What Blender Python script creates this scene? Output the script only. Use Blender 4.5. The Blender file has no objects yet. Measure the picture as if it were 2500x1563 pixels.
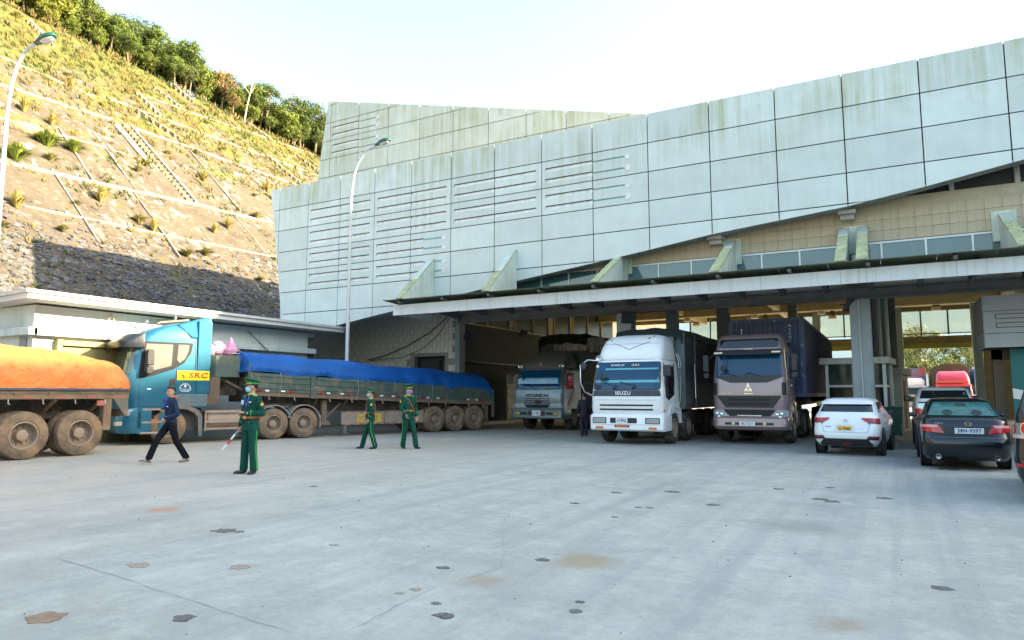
import bpy, bmesh, math, random
from math import sin, cos, pi, radians, sqrt, atan2, hypot, floor, ceil
from mathutils import Vector, Matrix, noise
random.seed(7)
SC = bpy.context.scene
COL = SC.collection
# ---------------------------------------------------------------- camera, sky, sun, exposure
cd = bpy.data.cameras.new('camera'); cam = bpy.data.objects.new('camera', cd); COL.objects.link(cam)
cam.location = (0, -23.56, 1.55); cam.rotation_euler = (radians(96.18), 0, radians(29))
cd.lens = 24; cd.sensor_width = 36; cd.clip_end = 4000; SC.camera = cam
SUN_AZ, SUN_EL = radians(21.7), radians(22.3)          # azimuth from +X towards +Y
SV = Vector((cos(SUN_AZ)*cos(SUN_EL), sin(SUN_AZ)*cos(SUN_EL), sin(SUN_EL)))
W = bpy.data.worlds.new('World'); SC.world = W; W.use_nodes = True
nt = W.node_tree; sky = nt.nodes.new('ShaderNodeTexSky'); sky.sky_type = 'NISHITA'; sky.sun_disc = False
sky.sun_elevation = SUN_EL; sky.sun_rotation = radians(90) - SUN_AZ
sky.air_density = 1.5; sky.dust_density = 4.0; sky.ozone_density = 1.6; sky.altitude = 300
bgn = nt.nodes['Background']; nt.links.new(sky.outputs[0], bgn.inputs[0]); bgn.inputs[1].default_value = 0.115
sl = bpy.data.lights.new('sun', 'SUN'); sl.energy = 5.0; sl.angle = radians(0.53); sl.color = (1, .80, .55)
so = bpy.data.objects.new('sun', sl); COL.objects.link(so); so.rotation_euler = (-SV).to_track_quat('-Z', 'Y').to_euler()
so.location = SV*200
vs = SC.view_settings; vs.view_transform = 'Standard'; vs.look = 'None'; vs.gamma = 1; vs.use_curve_mapping = False
vs.exposure = 2.6
SC.cycles.max_bounces = 7; SC.cycles.diffuse_bounces = 4; SC.cycles.transparent_max_bounces = 12

# ---------------------------------------------------------------- materials
MATS = {}
def M(name, col, rough=.6, metal=0, var=.12, vs=2.5, dirt=None, bump=0, bs=30, streak=None, coat=0, spec=.5, wav=None, alpha=1, emit=0, trans=0, crease=None, objvar=0):
    """procedural material: colour with soft variation, optional dirt (colour, amount, scale), vertical streaks (colour, amount)"""
    if name in MATS: return MATS[name]
    m = bpy.data.materials.new(name); MATS[name] = m; m.use_nodes = True
    t = m.node_tree; N = t.nodes; L = t.links; b = N['Principled BSDF']
    tc = N.new('ShaderNodeTexCoord'); co = tc.outputs['Object']
    def nz(scale, vec=None, det=4, rg=.6):
        n = N.new('ShaderNodeTexNoise'); n.inputs['Scale'].default_value = scale; n.inputs['Detail'].default_value = det
        n.inputs['Roughness'].default_value = rg; L.new(vec or co, n.inputs['Vector']); return n.outputs['Fac']
    def ramp(f, a, bb):
        r = N.new('ShaderNodeMapRange'); r.inputs[1].default_value = a; r.inputs[2].default_value = bb; L.new(f, r.inputs[0]); return r.outputs[0]
    def mix(f, a, bb):
        x = N.new('ShaderNodeMix'); x.data_type = 'RGBA'
        if hasattr(f, 'is_linked'): L.new(f, x.inputs[0])
        else: x.inputs[0].default_value = f
        for s, q in ((6, a), (7, bb)):
            if hasattr(q, 'is_linked'): L.new(q, x.inputs[s])
            else: x.inputs[s].default_value = (*q[:3], 1)
        return x.outputs[2]
    c = mix(ramp(nz(vs), .3, .7), [x*(1-var) for x in col], [min(1, x*(1+var)) for x in col])
    if objvar:      # each piece a touch lighter or darker
        oi = N.new('ShaderNodeObjectInfo'); r_ = N.new('ShaderNodeMapRange'); L.new(oi.outputs['Random'], r_.inputs[0]); r_.inputs[3].default_value = 1-objvar; r_.inputs[4].default_value = 1+objvar*.6
        vm = N.new('ShaderNodeVectorMath'); vm.operation = 'SCALE'; L.new(c, vm.inputs[0]); L.new(r_.outputs[0], vm.inputs['Scale']); c = vm.outputs[0]
    if dirt:
        f = ramp(nz(dirt[2] if len(dirt) > 2 else 3, det=7, rg=.7), .72-.55*dirt[1], .85-.3*dirt[1])
        c = mix(f, c, dirt[0])
    if streak:
        mp = N.new('ShaderNodeMapping'); mp.inputs['Scale'].default_value = (5, 5, .22); L.new(co, mp.inputs[0])
        f = ramp(nz(1.0, mp.outputs[0], 5), .62-.25*streak[1], .80-.1*streak[1])
        g = ramp(nz(.45), .35, .65)
        if len(streak) > 2:      # stains hang from the top edge
            sp = N.new('ShaderNodeSeparateXYZ'); L.new(co, sp.inputs[0]); zr = N.new('ShaderNodeMapRange'); L.new(sp.outputs[2], zr.inputs[0])
            for q, val in zip((1, 2, 3, 4), (streak[2], streak[3], .12, 1)): zr.inputs[q].default_value = val
            m0 = N.new('ShaderNodeMath'); m0.operation = 'MULTIPLY'; L.new(g, m0.inputs[0]); L.new(zr.outputs[0], m0.inputs[1]); g = m0.outputs[0]
        mm = N.new('ShaderNodeMath'); mm.operation = 'MULTIPLY'; L.new(f, mm.inputs[0]); L.new(g, mm.inputs[1])
        c = mix(mm.outputs[0], c, streak[0])
    L.new(c, b.inputs['Base Color']); b.inputs['Roughness'].default_value = rough; b.inputs['Metallic'].default_value = metal
    b.inputs['Specular IOR Level'].default_value = spec
    if coat: b.inputs['Coat Weight'].default_value = coat; b.inputs['Coat Roughness'].default_value = .08
    if dirt:
        L.new(ramp(nz(7, det=5), .2, .8), b.inputs['Roughness']) if False else None
    if crease:      # sharp ridged folds of cloth and tarpaulin
        rn = N.new('ShaderNodeTexNoise'); rn.noise_type = 'RIDGED_MULTIFRACTAL'; rn.inputs['Scale'].default_value = crease[0]; rn.inputs['Detail'].default_value = 3; rn.inputs['Distortion'].default_value = .6; L.new(co, rn.inputs['Vector'])
        bn = N.new('ShaderNodeBump'); bn.inputs['Strength'].default_value = 1; bn.inputs['Distance'].default_value = crease[1]
        L.new(rn.outputs['Fac'], bn.inputs['Height']); L.new(bn.outputs[0], b.inputs['Normal'])
    elif bump:
        bn = N.new('ShaderNodeBump'); bn.inputs['Strength'].default_value = 1; bn.inputs['Distance'].default_value = bump
        L.new(nz(bs, det=5), bn.inputs['Height']); L.new(bn.outputs[0], b.inputs['Normal'])
    if emit: L.new(c, b.inputs['Emission Color']); b.inputs['Emission Strength'].default_value = emit
    if trans:   # thin leaf / cloth translucency
        tr = N.new('ShaderNodeBsdfTranslucent'); L.new(c, tr.inputs[0]); ms = N.new('ShaderNodeMixShader'); ms.inputs[0].default_value = trans
        L.new(b.outputs[0], ms.inputs[1]); L.new(tr.outputs[0], ms.inputs[2]); L.new(ms.outputs[0], N['Material Output'].inputs[0])
    if alpha < 1:
        tr = N.new('ShaderNodeBsdfTransparent'); tr.inputs[0].default_value = (*[min(1, x*1.0) for x in (wav or (1, 1, 1))], 1)
        ms = N.new('ShaderNodeMixShader'); ms.inputs[0].default_value = alpha
        L.new(tr.outputs[0], ms.inputs[1]); L.new(b.outputs[0], ms.inputs[2]); L.new(ms.outputs[0], N['Material Output'].inputs[0])
    m['nodes'] = 1
    return m

# ---------------------------------------------------------------- object helpers
def tag(o, label=None, cat=None, group=None, kind=None):
    if label: o['label'] = label
    if cat: o['category'] = cat
    if group: o['group'] = group
    if kind: o['kind'] = kind
    return o
def empty(name, loc=(0, 0, 0), rz=0, label=None, cat=None, group=None, parent=None):
    o = bpy.data.objects.new(name, None); COL.objects.link(o); o.location = loc; o.rotation_euler = (0, 0, rz); o.empty_display_size = .2
    if parent: o.parent = parent
    return tag(o, label, cat, group)
def link(name, me, mat=None, parent=None, loc=(0, 0, 0), rot=(0, 0, 0), scale=None):
    o = bpy.data.objects.new(name, me); COL.objects.link(o)
    if mat is not None and len(me.materials) == 0:
        for q in (mat if isinstance(mat, (list, tuple)) else [mat]): me.materials.append(q)
    if parent: o.parent = parent
    o.location = loc; o.rotation_euler = rot
    if scale: o.scale = scale if hasattr(scale, '__len__') else (scale,)*3
    return o
def clone(o, parent=None, loc=None, rz=None, label=None):
    c = o.copy(); COL.objects.link(c)
    if parent: c.parent = parent
    if loc is not None: c.location = loc
    if rz is not None: c.rotation_euler.z = rz
    if label: c['label'] = label
    for ch in [x for x in SC.objects if x.parent == o]: clone(ch, c)
    return c
def finish(me, ang=35):
    bm = bmesh.new(); bm.from_mesh(me)
    bmesh.ops.recalc_face_normals(bm, faces=bm.faces)
    if ang:
        a = radians(ang)
        for f in bm.faces: f.smooth = True
        for e in bm.edges: e.smooth = len(e.link_faces) == 2 and e.calc_face_angle(0) < a
    bm.to_mesh(me); bm.free()
def bevel(o, w=.01, seg=2):
    m = o.modifiers.new('b', 'BEVEL'); m.width = w; m.segments = seg; m.limit_method = 'ANGLE'; m.angle_limit = radians(40); return o

class MB:
    def __init__(s): s.v = []; s.f = []; s.m = []; s.cur = 0
    def add(s, vs, fs):
        b = len(s.v); s.v += [tuple(p) for p in vs]
        for f in fs: s.f.append([i+b for i in f]); s.m.append(s.cur)
        return s
    def mat(s, i): s.cur = i; return s
    def box(s, x0, x1, y0, y1, z0, z1):
        return s.hexa([(x0, y0, z0), (x1, y0, z0), (x1, y1, z0), (x0, y1, z0), (x0, y0, z1), (x1, y0, z1), (x1, y1, z1), (x0, y1, z1)])
    def hexa(s, p): return s.add(p, [(0, 3, 2, 1), (4, 5, 6, 7), (0, 1, 5, 4), (1, 2, 6, 5), (2, 3, 7, 6), (3, 0, 4, 7)])
    def prism(s, poly, ax, a, b):
        n = len(poly)
        g = {'x': lambda p, t: (t, p[0], p[1]), 'y': lambda p, t: (p[0], t, p[1]), 'z': lambda p, t: (p[0], p[1], t)}[ax]
        return s.add([g(p, a) for p in poly]+[g(p, b) for p in poly],
                     [list(range(n))[::-1], list(range(n, 2*n))]+[(i, (i+1) % n, n+(i+1) % n, n+i) for i in range(n)])
    def bar(s, p, q, w, h=None):          # rectangular bar between two points
        h = h or w; p = Vector(p); q = Vector(q); d = (q-p).normalized()
        a = d.cross(Vector((0, 0, 1)));  a = a.normalized() if a.length > .01 else Vector((1, 0, 0)); b = a.cross(d)
        a = a*w/2; b = b*h/2
        return s.hexa([p-a-b, p+a-b, q+a-b, q-a-b, p-a+b, p+a+b, q+a+b, q-a+b])
    def tube(s, pts, r, n=8, caps=True):
        pts = [Vector(p) for p in pts]; rs = r if hasattr(r, '__len__') else [r]*len(pts); V = []; F = []
        up = Vector((0, 0, 1)); a = None
        for i, p in enumerate(pts):
            d = (pts[min(i+1, len(pts)-1)]-pts[max(i-1, 0)]).normalized()
            if a is None:
                a = d.cross(up); a = a if a.length > .05 else d.cross(Vector((0, 1, 0)))
            a = (a-d*a.dot(d)).normalized(); b = d.cross(a)
            V += [p+(a*cos(2*pi*k/n)+b*sin(2*pi*k/n))*rs[i] for k in range(n)]
        for i in range(len(pts)-1):
            F += [(i*n+k, i*n+(k+1) % n, (i+1)*n+(k+1) % n, (i+1)*n+k) for k in range(n)]
        if caps: F += [list(range(n))[::-1], [(len(pts)-1)*n+k for k in range(n)]]
        return s.add(V, F)
    def lathe(s, prof, c=(0, 0, 0), ax='z', n=24, rmod=None):
        V = []; F = []; m = len(prof)
        for k in range(n):
            t = 2*pi*k/n
            for j, (r, h) in enumerate(prof):
                if rmod: r = rmod(j, k, r)
                p = {'z': (r*cos(t), r*sin(t), h), 'x': (h, r*cos(t), r*sin(t)), 'y': (r*cos(t), h, r*sin(t))}[ax]
                V.append((p[0]+c[0], p[1]+c[1], p[2]+c[2]))
        for k in range(n):
            for j in range(m-1): F.append((k*m+j, ((k+1) % n)*m+j, ((k+1) % n)*m+j+1, k*m+j+1))
        return s.add(V, F)
    def ball(s, c, r, n=10, k=7):
        rx, ry, rz = r if hasattr(r, '__len__') else (r, r, r); V = []; F = []
        for i in range(k+1):
            a = pi*i/k
            for j in range(n): V.append((c[0]+rx*sin(a)*cos(2*pi*j/n), c[1]+ry*sin(a)*sin(2*pi*j/n), c[2]+rz*cos(a)))
        for i in range(k):
            for j in range(n): F.append((i*n+j, i*n+(j+1) % n, (i+1)*n+(j+1) % n, (i+1)*n+j))
        return s.add(V, F)
    def rings(s, rs, n=14, caps=True, sup=2.0):     # (centre, rx, ry) horizontal superellipse rings
        V = []; F = []
        for c, rx, ry in rs:
            for j in range(n):
                a = 2*pi*j/n; ca, sa = cos(a), sin(a); e = 2/sup
                V.append((c[0]+rx*math.copysign(abs(ca)**e, ca), c[1]+ry*math.copysign(abs(sa)**e, sa), c[2]))
        for i in range(len(rs)-1):
            for j in range(n): F.append((i*n+j, i*n+(j+1) % n, (i+1)*n+(j+1) % n, (i+1)*n+j))
        if caps: F += [list(range(n))[::-1], [(len(rs)-1)*n+j for j in range(n)]]
        return s.add(V, F)
    def mesh(s, name, ang=35):
        me = bpy.data.meshes.new(name); me.from_pydata(s.v, [], s.f); me.update()
        if any(s.m): me.polygons.foreach_set('material_index', s.m)
        finish(me, ang) if ang is not None else None
        return me
    def build(s, name, mat, parent=None, ang=35, bev=0, loc=(0, 0, 0), rot=(0, 0, 0)):
        o = link(name, s.mesh(name, ang), mat, parent, loc, rot)
        if bev: bevel(o, bev)
        return o

def clip(poly, k, lo, hi):
    for lim, sg in ((lo, 1), (hi, -1)):
        out = []
        for i in range(len(poly)):
            a, b = poly[i-1], poly[i]; da, db = (a[k]-lim)*sg, (b[k]-lim)*sg
            if (da >= 0) != (db >= 0):
                t = da/(da-db); out.append((a[0]+(b[0]-a[0])*t, a[1]+(b[1]-a[1])*t))
            if db >= 0: out.append(b)
        poly = out
        if len(poly) < 3: return []
    return poly

class Loft:
    """a shell of stacked rounded-rectangle sections (z, half_width, y_front, y_back, r_front, r_back)"""
    def __init__(s, secs): s.S = secs
    def par(s, z):
        S = s.S
        if z <= S[0][0]: return S[0][1:]
        for a, b in zip(S, S[1:]):
            if z <= b[0]:
                t = (z-a[0])/max(1e-6, b[0]-a[0]); return tuple(p+(q-p)*t for p, q in zip(a[1:], b[1:]))
        return S[-1][1:]
    def pt(s, q, z, off=0, end='F'):
        hw, yf, yb, rf, rb = s.par(z); r = rf if end == 'F' else rb; flat = hw-r; a = abs(q); sg = 1 if q >= 0 else -1
        if a <= flat: x, d, nx, nd = a, 0, 0, -1
        elif a-flat < r*pi/2:
            t = (a-flat)/r; x = flat+r*sin(t); d = r-r*cos(t); nx, nd = sin(t), -cos(t)
        else: x, d, nx, nd = hw, r+(a-flat-r*pi/2), 1, 0
        x += nx*off; d += nd*off
        return (sg*x, yf+d if end == 'F' else yb-d, z)
    def mesh(s, name, mat, parent, ang=40, nc=6):
        V = []; F = []; n = None
        for z, *_ in s.S:
            hw, yf, yb, rf, rb = s.par(z); ring = []
            for cx, cy, r, a0 in ((hw-rf, yf+rf, rf, -pi/2), (hw-rb, yb-rb, rb, 0), (-hw+rb, yb-rb, rb, pi/2), (-hw+rf, yf+rf, rf, pi)):
                ring += [(cx+r*cos(a0+pi/2*k/nc), cy+r*sin(a0+pi/2*k/nc), z) for k in range(nc+1)]
            n = len(ring); V += ring
        m = len(s.S)
        for i in range(m-1): F += [(i*n+k, i*n+(k+1) % n, (i+1)*n+(k+1) % n, (i+1)*n+k) for k in range(n)]
        F += [list(range(n))[::-1], [(m-1)*n+k for k in range(n)]]
        b = MB(); b.add(V, F); return b.build(name, mat, parent, ang)
    def plate(s, name, poly, mat, parent, off=.008, end='F', inn=.03, ds=.09, ang=40):
        bm = bmesh.new(); cache = {}
        def vt(p):
            k = (round(p[0], 4), round(p[1], 4))
            if k not in cache: cache[k] = bm.verts.new(s.pt(p[0], p[1], off, end))
            return cache[k]
        q0, q1 = min(p[0] for p in poly), max(p[0] for p in poly); z0, z1 = min(p[1] for p in poly), max(p[1] for p in poly)
        zs = [z0]+[x[0] for x in s.S if z0+.004 < x[0] < z1-.004]+[z1]
        n = max(1, ceil((q1-q0)/ds)); qs = [q0+(q1-q0)*i/n for i in range(n+1)]
        for i in range(len(zs)-1):
            row = clip(poly, 1, zs[i], zs[i+1])
            if not row: continue
            for j in range(n):
                c = clip(row, 0, qs[j], qs[j+1])
                vs = []
                for p in c:
                    v = vt(p)
                    if v not in vs: vs.append(v)
                if len(vs) > 2:
                    try: bm.faces.new(vs)
                    except ValueError: pass
        inv = {v: k for k, v in cache.items()}
        bd = [e for e in bm.edges if len(e.link_faces) == 1]; low = {}
        for e in bd:
            a, b = e.verts
            for v in (a, b):
                if v not in low: low[v] = bm.verts.new(s.pt(*inv[v], off-inn, end))
            try: bm.faces.new((a, b, low[b], low[a]))
            except ValueError: pass
        me = bpy.data.meshes.new(name); bm.to_mesh(me); bm.free(); finish(me, ang)
        return link(name, me, mat, parent)

def rrect(x0, x1, z0, z1, r=.03, n=3):
    P = []
    for cx, cz, a in ((x1-r, z0+r, -pi/2), (x1-r, z1-r, 0), (x0+r, z1-r, pi/2), (x0+r, z0+r, pi)):
        P += [(cx+r*cos(a+pi/2*k/n), cz+r*sin(a+pi/2*k/n)) for k in range(n+1)]
    return P
def ell(cx, cz, rx, rz, n=16): return [(cx+rx*cos(2*pi*k/n), cz+rz*sin(2*pi*k/n)) for k in range(n)]
def mir(poly): return [(-x, z) for x, z in poly][::-1]

def text(name, s, size, mat, parent, loc, face='-y', ext=.003, shear=0, sx=1, bold=0):
    cu = bpy.data.curves.new('t', 'FONT'); cu.body = s; cu.size = size; cu.extrude = ext; cu.align_x = 'CENTER'; cu.align_y = 'CENTER'
    cu.shear = shear; cu.offset = bold*.8; cu.space_character = 1.12; cu.resolution_u = 2
    o = bpy.data.objects.new('t', cu); COL.objects.link(o)
    dg = bpy.context.evaluated_depsgraph_get(); me = bpy.data.meshes.new_from_object(o.evaluated_get(dg)); bpy.data.objects.remove(o)
    me.materials.clear()
    rz = {'-y': 0, '+x': pi/2, '+y': pi, '-x': -pi/2}[face]
    return link(name, me, mat, parent, loc, (pi/2, 0, rz), (sx, 1, 1))
# ================================================================ materials shared by the place
CLAD = M('cladding', (.585, .665, .645), .55, 0, .06, 1.2, streak=((.27, .30, .09), 1.05, 8.4, 11.4), bump=.002, bs=12, objvar=.09)
CLADUP = M('cladding_upper', (.57, .62, .56), .6, 0, .08, 1.2, streak=((.30, .34, .14), .85), bump=.002, bs=12, objvar=.07)
JOINT = M('joint_dark', (.045, .05, .055), .8)
STEEL = M('old_steel', (.10, .115, .12), .65, 0, .2, 3, dirt=((.20, .09, .045), .35, 5))
CONC = M('concrete', (.42, .42, .40), .85, 0, .12, 1.5, dirt=((.22, .21, .18), .35, 2), bump=.004, bs=25)
CONCD = M('concrete_grey', (.20, .235, .25), .8, 0, .1, 2, bump=.002)
PLASTER = M('plaster', (.52, .55, .53), .85, 0, .08, .7, streak=((.28, .28, .22), .4), bump=.003, bs=18)
CREAM = M('cream_paint', (.62, .52, .30), .8, 0, .08, 1.5, streak=((.3, .24, .12), .3))
ALU = M('aluminium', (.55, .6, .62), .4, .3, .06)
WGLASS = M('window_glass', (.05, .13, .16), .06, 0, .15, .8, spec=.9, dirt=((.25, .26, .22), .25, 2))
CLEAR = M('clear_glass', (.75, .78, .72), .12, 0, .05, alpha=.22, wav=(.98, .98, .9))
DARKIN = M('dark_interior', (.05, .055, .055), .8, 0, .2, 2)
WHITEP = M('white_paint', (.78, .79, .78), .5, 0, .04)
def sub(o): o['kind'] = 'stuff'; return o

# ================================================================ ground
def ground_mat():
    m = bpy.data.materials.new('yard_concrete'); m.use_nodes = True; t = m.node_tree; N = t.nodes; L = t.links; b = N['Principled BSDF']
    tc = N.new('ShaderNodeTexCoord'); co = tc.outputs['Object']
    def nz(sc, det=5, rg=.6, vec=None):
        n = N.new('ShaderNodeTexNoise'); n.inputs['Scale'].default_value = sc; n.inputs['Detail'].default_value = det; n.inputs['Roughness'].default_value = rg
        L.new(vec or co, n.inputs['Vector']); return n.outputs['Fac']
    def mp(scale, rot=0):
        q = N.new('ShaderNodeMapping'); q.inputs['Scale'].default_value = scale; q.inputs['Rotation'].default_value = (0, 0, rot); L.new(co, q.inputs[0]); return q.outputs[0]
    def rg(f, a, c, lo=0, hi=1):
        r = N.new('ShaderNodeMapRange'); r.inputs[1].default_value = a; r.inputs[2].default_value = c; r.inputs[3].default_value = lo; r.inputs[4].default_value = hi; L.new(f, r.inputs[0]); return r.outputs[0]
    def mix(f, a, c):
        x = N.new('ShaderNodeMix'); x.data_type = 'RGBA'
        L.new(f, x.inputs[0])
        for s_, q in ((6, a), (7, c)):
            if hasattr(q, 'is_linked'): L.new(q, x.inputs[s_])
            else: x.inputs[s_].default_value = (*q, 1)
        return x.outputs[2]
    def mul(a, c):
        x = N.new('ShaderNodeMath'); x.operation = 'MULTIPLY'; L.new(a, x.inputs[0])
        if hasattr(c, 'is_linked'): L.new(c, x.inputs[1])
        else: x.inputs[1].default_value = c
        return x.outputs[0]
    c = mix(rg(nz(.35, 6), .3, .7), (.295, .315, .28), (.44, .455, .41))
    c = mix(rg(nz(1.1, 8, .7), .45, .75), c, (.305, .315, .275))
    c = mix(mul(rg(nz(9, 6, .7), .45, .8), .6), c, (.235, .245, .225))
    c = mix(mul(rg(nz(60, 4, .7), .55, .8), .5), c, (.20, .205, .19)); c = mix(mul(rg(nz(35, 3, .6), .60, .75), .55), c, (.50, .51, .46)); c = mix(mul(rg(nz(2.6, 7, .75), .50, .62), .45), c, (.47, .475, .425)); c = mix(mul(rg(nz(.8, 8, .75), .54, .60), .35), c, (.29, .30, .265))
    # tyre tracks sweeping towards the lanes
    for rot, sc in ((radians(-25), (1.6, .05, 1)), (radians(15), (2.2, .06, 1)), (radians(-62), (1.3, .045, 1))):
        c = mix(mul(rg(nz(1, 5, .6, mp(sc, rot)), .50, .72), .5), c, (.225, .245, .24))
    # curved tyre marks
    for (x, y, R, w) in ((-9, -17, 9.0, .16), (-9, -17, 10.9, .16), (6, -13, 7.0, .13), (6, -13, 8.6, .13), (-14, -22, 12.5, .15), (-14, -22, 14.4, .15), (-2, -6, 5.2, .14), (-2, -6, 7.0, .14), (4, -30, 13, .12), (4, -30, 14.6, .12)):
        d = N.new('ShaderNodeVectorMath'); d.operation = 'DISTANCE'; L.new(co, d.inputs[0]); d.inputs[1].default_value = (x, y, 0)
        s1 = N.new('ShaderNodeMath'); s1.operation = 'SUBTRACT'; L.new(d.outputs['Value'], s1.inputs[0]); s1.inputs[1].default_value = R
        s2 = N.new('ShaderNodeMath'); s2.operation = 'ABSOLUTE'; L.new(s1.outputs[0], s2.inputs[0])
        c = mix(mul(mul(rg(s2.outputs[0], w*1.3, w*.5), rg(nz(.5, 5), .45, .7)), .38), c, (.25, .255, .25))
    # warm spilled light painted as an ochre tint towards the lorries on the left
    sx = N.new('ShaderNodeSeparateXYZ'); L.new(co, sx.inputs[0])
    warm_spill = mul(rg(sx.outputs[0], -6, -15), rg(nz(.7, 6), .25, .6))
    c = mix(mul(warm_spill, .75), c, (.44, .37, .27))
    wob = N.new('ShaderNodeTexNoise'); wob.inputs['Scale'].default_value = 3; wob.inputs['Detail'].default_value = 5; L.new(co, wob.inputs['Vector'])
    va = N.new('ShaderNodeVectorMath'); va.operation = 'MULTIPLY_ADD'; L.new(wob.outputs['Color'], va.inputs[0]); va.inputs[1].default_value = (.35, .35, 0); L.new(co, va.inputs[2])
    for (x, y, r, col, am) in ((-2.6, -17.49, .33, (.27, .22, .12), .75), (-3.04, -18.53, .2, (.26, .22, .14), .6), (-.37, -18.29, .2, (.24, .2, .12), .6), (-8.66, -17.6, .22, (.45, .17, .05), .7), (-1.05, -14.7, .5, (.22, .22, .2), .55), (-12, -6, 2.5, (.3, .27, .2), .6), (.5, -5, 1.4, (.17, .17, .17), .5), (-4, -2, 3, (.2, .2, .2), .5)):
        d = N.new('ShaderNodeVectorMath'); d.operation = 'DISTANCE'; L.new(va.outputs[0], d.inputs[0]); d.inputs[1].default_value = (x+.17, y+.17, 0)
        c = mix(mul(rg(d.outputs['Value'], r*1.25, r*.4), am), c, col)
    L.new(c, b.inputs['Base Color']); b.inputs['Roughness'].default_value = .8; b.inputs['Specular IOR Level'].default_value = .35
    bn = N.new('ShaderNodeBump'); bn.inputs['Distance'].default_value = .012; L.new(nz(14, 8, .75), bn.inputs['Height']); L.new(bn.outputs[0], b.inputs['Normal'])
    return m
g = MB(); n = 40
for i in range(n+1):
    for j in range(n+1):
        g.v.append((-900+i*45, -900+j*45, 0))
for i in range(n):
    for j in range(n): g.f.append((i*(n+1)+j, (i+1)*(n+1)+j, (i+1)*(n+1)+j+1, i*(n+1)+j+1)); g.m.append(0)
GROUND = g.build('ground', ground_mat(), None, None); tag(GROUND, 'pale grey concrete yard in front of the terminal', kind='structure')
STA = {'d': M('stain_oil', (.10, .095, .085), .7, var=.5, vs=14), 'b': M('stain_gravel', (.25, .225, .175), .9, var=.4, vs=40), 'r': M('stain_rust', (.22, .15, .095), .8, var=.3, vs=15), 'n': M('strip_blue', (.05, .09, .14), .6)}
for x, y, r, k in [(-6.74, -18.16, .116, 'd'), (-6.54, -18.12, .047, 'd'), (-6.08, -19.59, .089, 'b'), (-5.22, -19.2, .08, 'b'), (-5.23, -20.81, .117, 'r'), (-4.39, -20.35, .068, 'd'), (-3.6, -18.33, .051, 'd'), (-2.84, -19.42, .063, 'd'), (-3.05, -19.22, .033, 'd'), (-2.13, -18.67, .03, 'd'), (-2.07, -18.89, .042, 'd'), (-3.41, -19, .042, 'b'), (-3.45, -19.15, .035, 'b'), (-2.95, -17.64, .057, 'd'), (-3.9, -13.13, .074, 'd'), (-3.16, -12.61, .103, 'd'), (-2.29, -13.61, .074, 'd'), (-4.05, -14.42, .055, 'd'), (-3.14, -14.32, .041, 'd'), (-2.99, -14.28, .041, 'd'), (-1.72, -11.44, .074, 'd'), (-.99, -10.87, .062, 'd'), (-1.03, -12.31, .096, 'd'), (-.85, -12.47, .094, 'd'), (-.19, -11.75, .086, 'd'), (.26, -16.93, .069, 'd'), (-8.61, -14.92, .059, 'd'), (-5.12, -18.11, .046, 'b'), (-3.16, -15.19, .038, 'd'), (.93, -6.61, .184, 'd')]:
    b = MB(); K = 30; sd = random.random()*50
    pts = [(x+r*(1+.5*noise.noise((cos(2*pi*k_/K)*2.4+sd, sin(2*pi*k_/K)*2.4, sd)))*cos(2*pi*k_/K)*1.15, y+r*.95*(1+.5*noise.noise((cos(2*pi*k_/K)*2.4+sd, sin(2*pi*k_/K)*2.4, sd)))*sin(2*pi*k_/K)) for k_ in range(K)]
    b.prism(pts, 'z', .001, .004); b.build({'d': 'oil_stain', 'b': 'gravel_patch', 'r': 'rust_patch'}[k], STA[k], GROUND)
CRK = M('crack', (.27, .265, .24), .9)
for pl, w in ((((-7.14, -19.78), (-5.2, -20), (-3.3, -20.23)), .012), (((-3.22, -19.98), (-3.3, -18.9), (-3.14, -18.04), (-4.1, -16.4), (-4.64, -15.19)), .010), (((-7.53, -14.98), (-4.9, -14.75), (-2.28, -14.6), (.38, -14.81), (2.2, -15)), .013), (((-12, -11.5), (-7, -11.3), (0, -11.1), (3, -11.2)), .013)):
    b = MB(); P = []
    for (x0, y0), (x1, y1) in zip(pl, pl[1:]):
        for i in range(10): t = i/10; P.append((x0+(x1-x0)*t+random.uniform(-.02, .02), y0+(y1-y0)*t+random.uniform(-.02, .02)))
    for p, q in zip(P, P[1:]):
        d = Vector((q[0]-p[0], q[1]-p[1])); k = Vector((-d.y, d.x)).normalized()*w*random.uniform(.1, .6)
        b.add([(p[0]-k.x, p[1]-k.y, .0025), (q[0]-k.x, q[1]-k.y, .0025), (q[0]+k.x, q[1]+k.y, .0025), (p[0]+k.x, p[1]+k.y, .0025)], [(0, 1, 2, 3)])
    b.build('slab_joint', CRK, GROUND)
b = MB()
for i in range(160):
    a = random.uniform(-.2, .75); d = random.uniform(3, 22)
    th = radians(29)-random.uniform(-.62, .62); x, y = -sin(th)*d, -23.56+cos(th)*d; s = random.uniform(.004, .012)
    b.ball((x, y, s*.4), (s, s*random.uniform(.6, 1), s*.6), 5, 4)
tag(b.build('gravel_grit', M('grit', (.2, .19, .17), .9, var=.4, vs=3)), 'loose grit and small stones scattered on the concrete yard', 'grit', kind='stuff')

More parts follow.
